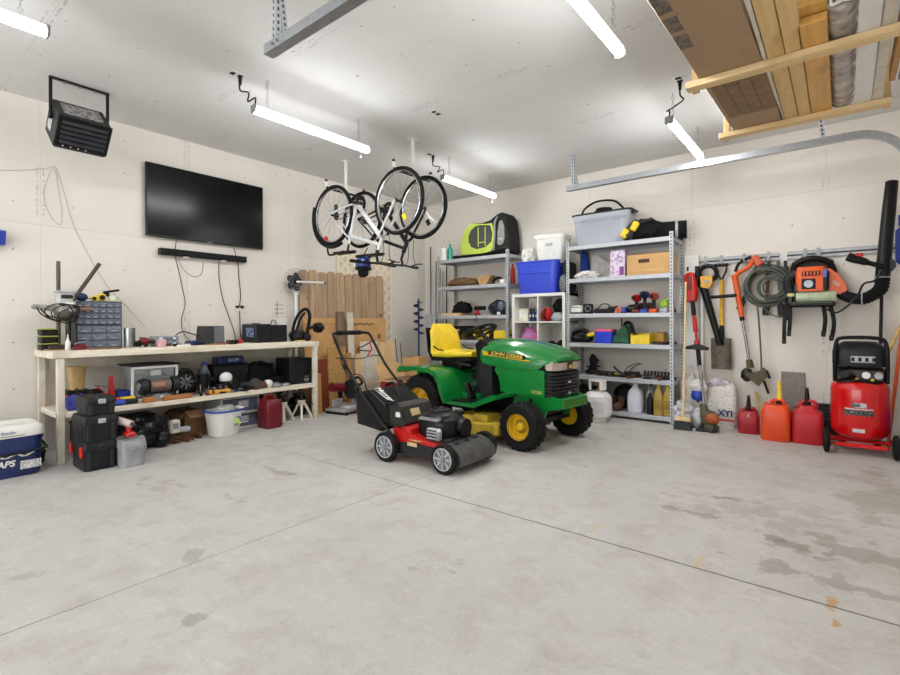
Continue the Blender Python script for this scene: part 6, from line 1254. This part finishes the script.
for k, x in enumerate((-.1, .04, .12)): G().lathe([(0, -.018), (.028, -.018), (.028, 0), (0, 0)], (x, -.13, .665), 'y', 18).o('gauge', [DARK, WHITE, LGREY][k], t)
for x in (-.02, .08): G().cyl((x, -.1, .63), (x, -.16, .63), .012).o('air_fitting', mat('brass', (170, 140, 70), .35, .9), t)
G().tube([(-.16, -.02, .62), (-.14, -.14, .60), (-.02, -.17, .62), (.12, -.14, .6)], .009, 8, smooth=5).o('air_hose', BLACK, t)
g = G(); g.tube([(-.165, -.08, .60), (-.165, -.12, .78), (-.155, -.12, .93), (-.11, -.12, .975), (.11, -.12, .975), (.165, -.12, .93), (.175, -.12, .78), (.175, -.08, .60)], .016, 10, smooth=4); g.o('handle_tube', BLACK, t)
p_ = G().box((.02, -.135, .795), (.16, .012, .055), .006).o('control_plate', LGREY, t)
for k in range(4): G().box((-.045+.045*k, -.142, .795), (.022, .004, .032)).o('printed_mark', BLACK, p_)
def tank_label(a0, a1, z0_, z1_, m, name, r=.2012):
    rings = []
    for i in range(9):
        a = -PI/2+a0+(a1-a0)*i/8; rings.append([(r*math.cos(a), r*math.sin(a), z0_), (r*math.cos(a), r*math.sin(a), z1_), ((r-.003)*math.cos(a), (r-.003)*math.sin(a), z1_), ((r-.003)*math.cos(a), (r-.003)*math.sin(a), z0_)])
    return G().rings(rings).o(name, m, t)
tank_label(-.55, .45, .33, .375, STICKD, 'warning_label'); tank_label(-.52, .44, .378, .388, mat('label_silver', (206, 206, 206), .4), 'label_band'); tank_label(-.2, .2, .395, .435, STICK, 'brand_label'); tank_label(-.3, .0, .40, .43, mat('label_grey2', (90, 90, 94), .4), 'brand_badge', .2014); tank_label(-.25, .15, .19, .22, mat('label_silver', (206, 206, 206), .4), 'spec_label')
# ribbed ramp behind the compressor
t = T('ribbed_ramp', 'black ribbed plastic ramp between the gas cans and compressor', 'ramp', (5.33, -.27, 0), rot=(-.35, 0, 0)); G().box((0, 0, .17), (.17, .03, .34), .006).o('ramp', DARK, t)
for k in range(9): G().box((0, -.02, .03+.036*k), (.16, .014, .014), .003).o('rib', BLACK, t) 
# long handled tools at the right edge
for k, (a, b, m, l, nm) in enumerate((((5.66, -.24, .55), (5.90, -.08, 1.20), mat('shaft_wood', (222, 180, 96), .5), 'yellow wooden tool handle leaning behind the compressor', 'long_rake'), ((5.80, -.22, .45), (5.87, -.10, 1.12), ORANGE, 'orange tool handle leaning at the right photo edge', 'long_shovel'), ((5.70, -.16, .3), (5.73, -.05, 1.52), BLACK, 'black tool shaft standing behind the compressor', 'long_scraper'))):
    a, b = V(a), V(b); foot = a+(a-b)*(a.z/(b.z-a.z)); foot.z = .0
    g = G().cyl(foot-foot, b-foot, .014, .013); one(g, nm, m, l, 'tool handle', tuple(foot), 0, 'long handles behind the compressor')
t = T('wall_pump', 'blue plastic tool hanging on the wall at the right photo edge', 'tool', (5.87, -.08, 1.58)); G().box((0, 0, .22), (.10, .08, .34), .03).o('body', BLUE, t); G().cyl((0, 0, .4), (0, 0, .50), .03).o('neck', BLUE, t)
t = T('blue_mower', 'blue lower machine at the right photo edge beside the compressor', 'machine', (5.93, -.55, 0)); G().box((0, 0, .22), (.16, .4, .26), .03).o('body', BLUE, t); G().lathe([(0, -.02), (.09, -.02), (.1, 0), (.09, .02), (0, .02)], (-.07, -.15, .1), 'x', 22).o('wheel', RUBBER, t); G().lathe([(0, -.02), (.09, -.02), (.1, 0), (.09, .02), (0, .02)], (-.07, .15, .1), 'x', 22).o('wheel', RUBBER, t)
# ---------------------------------------------------------------- lawn tractor
t = T('lawn_tractor', 'green lawn tractor with yellow seat, deck and wheel rims', 'lawn tractor', (2.086, -1.85, 0), math.atan2(-.10, .995))
def tractor_wheel(x, y, r, w_, rim_r, rear):
    s = -1 if y < 0 else 1
    tire = G().lathe([(rim_r*.92, -w_*.36), (rim_r*1.05, -w_*.46), (r*.88, -w_*.5), (r*.965, -w_*.40), (r, -w_*.2), (r, w_*.2), (r*.965, w_*.40), (r*.88, w_*.5), (rim_r*1.05, w_*.46), (rim_r*.92, w_*.36), (rim_r*.92, -w_*.36)], axis='y', n=48).o('tire', RUBBER, t, (x, y, r))
    g = G(); n = 26 if rear else 22
    for k in range(n):
        a = 2*PI*k/n
        for q in (-1.5, -.5, .5, 1.5):
            aa = a+(.5*2*PI/n if q in (-1.5, .5) else 0); rr = r*(1.004 if abs(q) < 1 else .972)
            g.box((rr*math.cos(aa), q*w_*.22, rr*math.sin(aa)), (.016, w_*.15, 2*PI*r/n*.52), .004, rot=(0, -aa, 0))
    g.o('tread', RUBBER, tire)
    g = G(); d = s
    g.lathe([(rim_r*1.03, d*w_*.46), (rim_r*1.03, d*w_*.42), (rim_r*.9, d*w_*.36), (rim_r*.84, d*w_*.12), (rim_r*.55, d*w_*.08), (rim_r*.45, d*w_*.14), (0, d*w_*.14), (0, -d*w_*.3), (rim_r*.9, -d*w_*.36), (rim_r*.98, d*w_*.40)], axis='y', n=36)
    rim = g.o('rim', TYEL, tire)
    if rear:
        G().lathe([(0, 0), (.045, 0), (.045, d*.03), (.03, d*.045), (0, d*.045)], (0, d*w_*.13, 0), 'y', 20).o('hub', TYEL, rim)
        for k in range(5): G().cyl((.07*math.cos(k*1.257), d*w_*.1, .07*math.sin(k*1.257)), (.07*math.cos(k*1.257), d*(w_*.1+.022), .07*math.sin(k*1.257)), .011, n=6).o('lug_bolt', TYEL, rim)
    else:
        G().lathe([(0, 0), (.036, 0), (.034, d*.03), (.02, d*.045), (0, d*.046)], (0, d*w_*.13, 0), 'y', 20).o('hub_cap', TYEL, rim); G().lathe([(.042, 0), (.06, 0), (.06, d*.006), (.042, d*.006)], (0, d*w_*.13, 0), 'y', 24).o('hub_ring', mat('ring_ochre', (150, 118, 30), .6), rim)
for s in (-1, 1): tractor_wheel(0, s*.43, .29, .25, .155, True); tractor_wheel(1.215, s*.405, .208, .165, .112, False)
# chassis
g = G(); g.box((.55, 0, .36), (1.55, .34, .16), .02); g.o('chassis', BLACK, t)
g = G()
for s in (-1, 1): g = G(); g.prism([(.98, .43), (1.36, .48), (1.475, .44), (1.485, .36), (1.34, .33), (1.30, .24), (1.13, .24), (1.10, .34), (.98, .36)], s*.208-.012, s*.208+.012, 'y'); g.o('front_frame', GREEN, t)
g = G(); g.box((1.488, 0, .402), (.025, .43, .088), .006); g.box((1.42, 0, .443), (.14, .42, .016), .004); g.o('bumper', GREEN, t)
for s in (-1, 1): G().cyl((1.17, s*.215, .40), (1.17, s*.224, .40), .024, n=16).o('frame_hole', BLACK, t)
G().box((1.215, 0, .22), (.07, .66, .06), .01).o('front_axle', BLACK, t); G().tube([(1.10, -.3, .2), (1.0, 0, .24), (1.10, .3, .2)], .014, 6).o('tie_rod', DSTEEL, t)
G().box((.30, 0, .30), (.5, .5, .14), .03).o('transmission', BLACK, t); G().cyl((0, -.34, .29), (0, .34, .29), .045).o('rear_axle', BLACK, t)
G().tube([(.72, -.30, .30), (.9, -.33, .28), (1.0, -.30, .33)], .018, 6).o('deck_lift_arm', BLACK, t); G().tube([(.5, -.28, .33), (.62, -.36, .27), (.8, -.36, .29)], .014, 6).o('linkage', DSTEEL, t)
# hood
def ring(x, w_, zb, zs, zt, cr=.62):
    P = [(-w_*.985, zb), (-w_, zb+(zs-zb)*.4), (-w_, zs-.02), (-w_*.965, zs+.012), (-w_*.86, zs+(zt-zs)*.42), (-w_*cr, zs+(zt-zs)*.82), (-w_*.3, zt-.006), (0, zt)]
    P = P+[(-a, b) for a, b in reversed(P[:-1])]
    return [(x, a, b) for a, b in P]
S = [(.60, .255, .74, .83, .93), (.66, .275, .715, .825, .952), (.78, .285, .70, .815, .962), (.95, .287, .69, .805, .957), (1.12, .278, .685, .79, .938), (1.27, .264, .688, .778, .908), (1.345, .25, .74, .776, .882), (1.40, .238, .762, .782, .853), (1.435, .218, .768, .782, .818), (1.446, .195, .770, .780, .797)]
hood = G().rings([ring(*s) for s in S]).o('hood', GREEN, t)
g = G()
for s in (-1, 1):
    g.prism([(.80, .695), (1.345, .688), (1.345, .455), (.90, .455), (.85, .52), (.83, .60), (.78, .66)], s*.244, s*.262, 'y')
g.box((1.08, 0, .57), (.50, .47, .22)); g.o('side_panel', GREEN, t)
g = G(); g.box((1.06, 0, .70), (.58, .515, .012)); g.o('hood_seam', BLACK, t)
# light bar and grille
rg = lambda x, w_, z0_, z1_: [(x-.10, -w_, z0_), (x-.03, -w_*.97, z0_), (x, -w_*.72, z0_), (x+.006, 0, z0_), (x, w_*.72, z0_), (x-.03, w_*.97, z0_), (x-.10, w_, z0_)]
def band(x, w_, z0_, z1_): return G().rings([[V(p) for p in rg(x, w_, z0_, 0)], [V(p)+V((0, 0, z1_-z0_)) for p in rg(x, w_, z0_, 0)]])
band(1.440, .243, .690, .768).o('headlight', mat('headlamp_silver', (214, 204, 196), .15, .4, rgb2=(150, 130, 118), scale=9), t)
G().box((1.446, 0, .729), (.014, .09, .074), .006).o('logo_plate', BLACK, t); G().prism([(-.025, .70), (-.03, .735), (.0, .728), (.025, .745), (.02, .715), (.028, .70), (.0, .708)], 1.4535, 1.4555, 'x').o('emblem', TYEL, t)
band(1.415, .233, .455, .686).o('grille_backing', mat('recess_black', (10, 10, 11), .7), t)
for k in range(7): band(1.432, .243, .462+.031*k, .481+.031*k).o('grille_bar', mat('grille_bar', (38, 38, 44), .3), t)
G().box((1.44, 0, .48), (.01, .03, .02)).o('grille_badge', LGREY, t); G().box((1.44, 0, .58), (.01, .04, .016)).o('grille_badge', LGREY, t)
# stripe and lettering
g = G(); g.prism([(.655, .842), (.665, .80), (.86, .79), (1.20, .762), (1.21, .772), (1.05, .795), (.88, .81)], -.2885, -.276, 'y'); g.o('side_stripe', TYEL, t)
g = G(); g.prism([(.70, .838), (1.16, .792), (1.165, .832), (.73, .862)], -.2878, -.2855, 'y')
props(G().prism([(.72, .808), (1.155, .775), (1.165, .818), (.745, .85)], -.2905, -.2885, 'y').o('name_backing', BLACK, t))
text('JOHN DEERE', .046, mat('decal_yellow', (244, 214, 90), .4), t, (.945, -.2912, .812), (PI/2, .075, 0), shear=.15, bold=.0006, sx=1.42)
text('GT225', .036, mat('decal_yellow', (244, 214, 90), .4), t, (1.265, -.2636, .492), YN, shear=.1, sx=1.1)
# dash, steering
G().prism([(.44, .55), (.66, .50), (.66, .90), (.56, .95), (.49, .90), (.52, .72)], -.21, .21, 'y').o('dashboard', BLACK, t); G().prism([(.52, .36), (.74, .36), (.74, .70), (.60, .74), (.56, .62)], -.25, .25, 'y').o('dash_tower', DARK, t)
G().cyl((.53, 0, .90), (.385, 0, 1.0), .024).o('steering_column', BLACK, t)
sw = G().torus((0, 0, 0), .185, .015, 'z', 40, 10).o('steering_wheel', BLACK, t, (.36, 0, 1.02), rot=(0, -.42, 0)); G().lathe([(0, -.02), (.05, -.015), (.05, .01), (0, .018)], n=20).o('wheel_hub', BLACK, sw)
for k in range(3): a = k*2.094+.5; G().tube([(.03*math.cos(a), .03*math.sin(a), -.01), (.18*math.cos(a), .18*math.sin(a), 0)], .013, 8).o('wheel_spoke', BLACK, sw)
G().tube([(.45, -.24, .68), (.36, -.27, .69), (.30, -.27, .69)], .012, 8).o('lever', BLACK, t); G().box((.30, -.27, .69), (.09, .04, .03), .01).o('lever_grip', BLACK, t)
G().tube([(.56, -.33, .36), (.58, -.34, .47), (.54, -.34, .54)], .012, 8).o('pedal_arm', BLACK, t); G().box((.55, -.35, .45), (.04, .10, .16), .012, rot=(0, -.4, 0)).o('pedal', BLACK, t)
# fender deck
fp = [(-.31, .585), (-.315, .63), (-.27, .655), (.0, .668), (.20, .655), (.29, .62), (.34, .55), (.385, .42), (.41, .345), (.385, .335), (.345, .40), (.30, .52), (.25, .585), (.17, .615), (.0, .622), (-.25, .61)]
g = G()
for s in (-1, 1): g = G(); g.prism(fp, s*.30, s*.57, 'y'); g.prism([(.30, .345), (.40, .345), (.33, .56), (.25, .62), (.1, .63), (.02, .5)], s*.295, s*.31, 'y'); g.o('fender', GREEN, t)
g = G(); g.prism([(-.30, .60), (-.28, .64), (.10, .64), (.22, .60), (.30, .50), (.36, .42), (.62, .42), (.62, .36), (.30, .36), (.16, .52), (-.25, .58)], -.30, .30, 'y'); g.o('seat_deck', GREEN, t)
g = G()
for s in (-1, 1): g = G(); g.prism([(.36, .325), (.38, .352), (.72, .362), (.98, .468), (1.02, .462), (1.02, .435), (.74, .325)], s*.24, s*.53, 'y'); g.o('footboard', GREEN, t)
for s in (-1, 1): G().box((.56, s*.385, .36), (.30, .20, .01), .003, rot=(0, -.03, 0)).o('foot_mat', BLACK, t)
G().box((-.34, 0, .5), (.04, .5, .16), .01).o('rear_plate', GREEN, t)
# seat
g = G(); rings = []
for i in range(11):
    q = i/10; x = -.13+.53*q; w_ = .23+.02*math.sin(q*PI)-.06*max(0, q-.7)/.3; h = .055*(1-.35*q); zc = .775+.015*q
    rings.append([(x, w_*math.copysign(abs(math.cos(a*PI/8))**.55, math.cos(a*PI/8)), zc+h*math.copysign(abs(math.sin(a*PI/8))**.7, math.sin(a*PI/8))-(.018*(1-abs(math.cos(a*PI/8))) if math.sin(a*PI/8) > 0 else 0)) for a in range(16)])
g.rings(rings); g.o('seat_cushion', SEATY, t)
g = G(); rings = []
for i in range(12):
    q = i/11; z = .78+.325*q; w_ = .235*(1-.12*q-.30*max(0, q-.72)/.28); th_ = .045*(1-.3*q); xc = -.13-.075*q+.02*math.sin(q*PI)
    rings.append([(xc+th_*math.copysign(abs(math.sin(a*PI/8))**.7, math.sin(a*PI/8))-(.02*(1-abs(math.cos(a*PI/8))) if math.sin(a*PI/8) > 0 else 0), w_*math.copysign(abs(math.cos(a*PI/8))**.55, math.cos(a*PI/8)), z) for a in range(16)])
g.rings(rings); g.o('seat_back', SEATY, t)
g = G(); g.prism([(-.16, .76), (.38, .755), (.41, .735), (.36, .715), (-.15, .70), (-.215, .80), (-.248, 1.06), (-.23, 1.06), (-.19, .84)], -.212, .212, 'y'); g.o('seat_shell', BLACK, t)
for s in (-1, 1): G().tube([(-.10, s*.232, .86), (-.02, s*.236, .825), (.06, s*.236, .82)], .008, 6).o('seat_piping', BLACK, t)
G().box((.08, 0, .675), (.34, .26, .09), .02).o('seat_base', BLACK, t)
for s in (-1, 1): G().lathe([(0, .64), (.035, .64), (.03, .66), (.035, .68), (.03, .70), (.035, .72), (0, .72)], (.2, s*.12, 0), n=16).o('spring', BLACK, t)
# mower deck
g = G(); outl = [(.34, -.30), (.40, -.47), (.55, -.545), (.78, -.55), (.93, -.50), (.99, -.36), (1.0, .36), (.93, .5), (.78, .55), (.55, .545), (.40, .47), (.34, .3)]
g.rings([[(x, y, .075) for x, y in outl], [(x, y, .185) for x, y in outl], [(.67+(x-.67)*.94, y*.95, .205) for x, y in outl]]); g.o('mower_deck', DECKY, t)
for s in (-1, 1): G().lathe([(0, .2), (.15, .2), (.14, .245), (.05, .255), (0, .255)], (.62, s*.36, 0), n=26).o('blade_cover', DECKY, t)
G().box((.80, -.38, .235), (.16, .24, .07), .012).o('deck_bracket', DECKY, t); G().box((.98, -.44, .15), (.06, .14, .09), .01).o('gauge_bracket', DECKY, t)
for y in (-.2, .2): G().cyl((.66, y, .2), (.66, y, .29), .05).o('pulley', BLACK, t)
G().tube([(.62, -.36, .26), (.66, -.2, .28), (.66, .2, .28), (.62, .36, .26)], .008, 6).o('belt', BLACK, t)

# ---------------------------------------------------------------- push mower
t = T('push_mower', 'red and black walk-behind lawn mower with grass bag', 'lawn mower', (2.56, -3.08, 0), .02)
def mw(x, y, r, w_):
    d = -1 if y < 0 else 1
    tire = G().lathe([(r*.70, -w_*.4), (r*.9, -w_*.5), (r, -w_*.35), (r, w_*.35), (r*.9, w_*.5), (r*.70, w_*.4), (r*.7, -w_*.4)], axis='y', n=32).o('wheel', RUBBER, t, (x, y, r))
    g = G(); g.lathe([(r*.74, d*w_*.46), (r*.74, d*w_*.2), (0, d*w_*.15), (0, -d*w_*.3), (r*.7, -d*w_*.3)], axis='y', n=28); c = g.o('rim', mat('rim_silver', (150, 150, 152), .4, .3), tire)
    g = G()
    for k in range(8): a = k*PI/4; g.box((r*.44*math.cos(a), d*w_*.34, r*.44*math.sin(a)), (r*.5, w_*.2, .014), .003, rot=(0, -a, 0))
    g.o('spokes', LGREY, c); G().lathe([(0, 0), (.022, 0), (.018, d*.012), (0, d*.014)], (0, d*w_*.4, 0), 'y', 14).o('hub', GREYP, c); G().torus((0, d*w_*.42, 0), r*.71, .006, 'y', 28, 6).o('rim_ring', LGREY, c)
for s in (-1, 1): mw(.588, s*.265, .112, .055); mw(0, s*.275, .118, .06)
G().prism([(-.02, .12), (.0, .2), (.12, .245), (.30, .21), (.55, .19), (.60, .16), (.58, .1), (.05, .09)], -.215, .215, 'y').o('deck', RED, t)
for s in (-1, 1): G().prism([(-.06, .14), (.06, .155), (.25, .175), (.44, .165), (.54, .19), (.60, .20), (.60, .12), (.50, .08), (.06, .07), (-.02, .09)], s*.215-.022, s*.215+.022, 'y').o('side_skirt', DARK, t)
G().rings([[(x, y, z) for x, z in ((.50, .10), (.50, .195), (.58, .205), (.66, .18), (.715, .13), (.73, .07), (.70, .055))] for y in (-.225, .225)]).o('front_shell', mat('front_shell_grey', (84, 82, 80), .6, rgb2=(48, 46, 45), scale=9), t)
for k in range(3): G().box((.585, -.12+.12*k, .207), (.05, .05, .008), .003, rot=(0, .1, 0)).o('shell_rib', DARK, t)
G().box((.46, 0, .205), (.14, .34, .03), .01).o('rear_ledge', DARK, t)
G().prism([(.02, .17), (.22, .20), (.20, .27), (.06, .29), (.0, .25)], -.2, .2, 'y').o('rear_housing', RED, t)
G().prism([(.20, -.225), (.34, -.21), (.30, -.235)], .19, .196, 'z').o('warning_sticker', mat('sticker_tan', (206, 186, 130), .5), t); G().box((.245, -.238, .163), (.10, .004, .03)).o('warning_sticker', mat('sticker_tan', (206, 186, 130), .5), t)
# engine
eng = G().lathe([(0, .20), (.95, .20), (1, .22), (1, .31), (.96, .345), (.80, .375), (.55, .395), (0, .40)], (.34, .02, 0), n=36, sq=(.175, .165, 3)).o('engine_shroud', mat('engine_black', (20, 20, 21), .35), t)
G().lathe([(0, .395), (.085, .395), (.085, .412), (.07, .418), (0, .418)], (.31, .03, 0), n=28).o('starter_cover', DARK, eng); g = G()
for k in range(10): a = k*PI/5; g.box((.31+.055*math.cos(a), .03+.055*math.sin(a), .42), (.035, .008, .008), rot=(0, 0, a))
g.o('cooling_vent', BLACK, eng); G().box((.34, -.135, .355), (.20, .05, .02), .006).o('name_band', GREYP, eng)
G().lathe([(0, 0), (.04, 0), (.04, .03), (0, .035)], (.44, .12, .37), n=18).o('fuel_cap', BLACK, eng)
G().lathe([(0, -.04), (.075, -.04), (.08, 0), (.075, .04), (0, .04)], (.515, .06, .28), 'x', 24).o('air_filter', BLACK, eng)
mf = G().box((.425, -.185, .255), (.13, .06, .10), .016).o('muffler_guard', mat('cast_aluminium', (188, 190, 192), .4, .6), t)
for k in range(4): G().box((.425, -.218, .22+.024*k), (.10, .006, .01), .002).o('guard_slot', DSTEEL, mf)
# discharge door, bag
G().prism([(-.09, .27), (-.07, .42), (.0, .455), (.07, .43), (.13, .30), (.10, .26)], -.20, .19, 'y').o('rear_door', mat('door_charcoal', (52, 48, 45), .5), t)
G().box((.095, -.03, .375), (.006, .11, .06), rot=(0, -.42, 0)).o('caution_label', mat('sticker_tan', (206, 186, 130), .5), t); G().box((.06, -.202, .37), (.05, .004, .04)).o('white_label', WHITE, t); G().tube([(-.08, -.2, .44), (.06, -.205, .45), (.12, -.2, .32)], .012, 6, smooth=3).o('door_trim', BLACK, t)
bagp = [(-.44, .50), (-.36, .525), (-.24, .545), (-.10, .47), (-.04, .42), (-.03, .27), (-.12, .215), (-.42, .245)]
g = G(); rings = []
for y, k in ((-.225, .9), (-.205, 1), (-.07, 1.02), (.07, 1.02), (.205, 1), (.225, .9)):
    cx, cz = -.24, .38; rings.append([(cx+(x-cx)*k, y, cz+(z-cz)*k+.006*math.sin(y*30+x*20)) for x, z in bagp])
g.rings(rings); g.o('grass_bag', mat('bag_cloth', (30, 29, 29), .9, bump=.3, scale=50), t)
G().tube([(-.43, -.235, .50), (-.24, -.235, .545), (-.05, -.232, .43)], .008, 6).o('bag_piping', BLACK, t); G().tube([(-.1, 0, .475), (-.18, 0, .59), (-.28, 0, .56)], .014, 8, smooth=4).o('bag_handle', BLACK, t)
text('Murray', .07, WHITE, t, (-.165, -.13, .512), (0, .49, .0), name='bag_lettering', shear=.3, bold=.002)
g = G(); g.tube([(-.24, -.175, .547), (-.17, -.17, .514), (-.10, -.165, .478)], .004, 5); g.o('bag_underline', WHITE, t)
# handle
for s in (-1, 1):
    G().tube([(.07, s*.262, .20), (-.06, s*.262, .30), (-.36, s*.255, .56)], .013, 10).o('lower_handle', BLACK, t)
    G().tube([(-.34, s*.245, .545), (-.53, s*.235, .73), (-.71, s*.225, .985), (-.745, s*.205, 1.02)], .013, 10, smooth=3).o('upper_handle', BLACK, t)
    G().ell((-.36, s*.272, .56), (.025, .018, .025), 10).o('knob', BLACK, t)
G().tube([(-.745, -.205, 1.02), (-.755, -.16, 1.025), (-.755, .16, 1.025), (-.745, .205, 1.02)], .014, 10).o('crossbar', BLACK, t); G().tube([(-.755, -.15, 1.025), (-.755, .13, 1.025)], .022, 10).o('grip', RUBBER, t)
g = G(); g.tube([(-.60, -.235, .80), (-.68, -.21, .80), (-.62, 0, .785), (-.68, .21, .80), (-.60, .235, .80)], .005, 6, smooth=3); g.o('drive_bail', DSTEEL, t)
g = G(); g.tube([(-.70, .225, .94), (-.76, .20, .90), (-.77, .10, .86), (-.73, .235, .84)], .006, 6, smooth=4); g.o('brake_bail', BLACK, t)
G().tube([(-.72, -.22, .95), (-.66, -.20, .86), (-.60, -.225, .74), (-.45, -.235, .6), (-.3, -.26, .49), (-.1, -.255, .34), (.1, -.22, .27)], .005, 6, smooth=4).o('control_cable', BLACK, t)
G().box((-.53, -.255, .735), (.05, .03, .05), .01).o('cable_clip', BLACK, t); G().tube([(-.7, .2, .93), (-.67, .2, .86), (-.69, .16, .80)], .008, 6).o('red_cord', RED, t)
# ---------------------------------------------------------------- more clutter on and under the bench
def case(name, label, cat, loc, d, m, part, pm, pd, pc):
    t = T(name, label, cat, loc); G().box((0, 0, d[2]/2), d, .012).o('body', m, t); G().box(pc, pd, .004).o(part, pm, t); return t
case('router_case', 'black case standing behind the circular saw on the lower shelf', 'case', (.16, -3.93, ZS), (.14, .22, .19), BLACK, 'latch', GREYP, (.01, .05, .03), (.074, 0, .13))
case('cord_reel', 'charcoal box behind the clear bottle with blue cap', 'box', (.12, -3.70, ZS), (.08, .07, .22), DARK, 'label', OLIVE, (.004, .05, .06), (.042, 0, .12))
case('heater_box', 'dark box at the back of the lower shelf left of the subwoofer', 'box', (.12, -2.97, ZS), (.12, .14, .24), mat('box_charcoal', (38, 40, 46), .5), 'panel', BLACK, (.004, .1, .1), (.062, 0, .14))
case('crate_dark', 'dark crate on the floor behind the stacked black tool boxes', 'crate', (.33, -4.72, 0), (.30, .30, .26), DARK, 'rim', BLACK, (.31, .31, .02), (0, 0, .262))
case('paint_bucket', 'dark bin on the floor behind the black plastic bag', 'bin', (.17, -4.35, 0), (.2, .26, .24), BLACK, 'rim', DARK, (.21, .27, .02), (0, 0, .245))
case('steel_case', 'grey metal case on the floor at the back behind the jack stands', 'case', (.18, -3.12, 0), (.2, .2, .28), DSTEEL, 'handle', BLACK, (.03, .1, .02), (0, 0, .29))
random.seed(31)
ordn = ['first', 'second', 'third', 'fourth', 'fifth', 'sixth', 'seventh', 'eighth', 'ninth']
def scatter_y(n, y0, y1, x0, x1, z, text_, grp):
    for k in range(n):
        y = y0+(y1-y0)*(k+.5)/n; x = random.uniform(x0, x1); L = random.uniform(.10, .18); a = random.choice((0, .4, -.5, 1.2))+PI/2
        t = T(['wrench', 'pliers', 'screwdriver'][k % 3], text_ % ordn[k], 'hand tool', (x, y, z+.014), a, grp); m = [DSTEEL, RUST, STEEL, BLACK][k % 4]
        G().box((L*.25, 0, 0), (L*.5, .018, .014), .003).o('blade', m, t); G().cyl((-L*.5, 0, 0), (0, 0, 0), .014, .012, 8).o('handle', [BLACK, DRED, BLACK, NAVY][k % 4], t); G().box((L*.52, 0, .003), (.03, .04, .02), .005).o('jaw', m, t)
scatter_y(7, -4.42, -3.45, .42, .55, ZT, '%s small hand tool from the left along the bench front edge', 'hand tools on the bench front edge')
scatter_y(6, -3.95, -3.25, .47, .56, ZS, '%s small hand tool from the left along the lower shelf front edge', 'hand tools on the lower shelf edge')
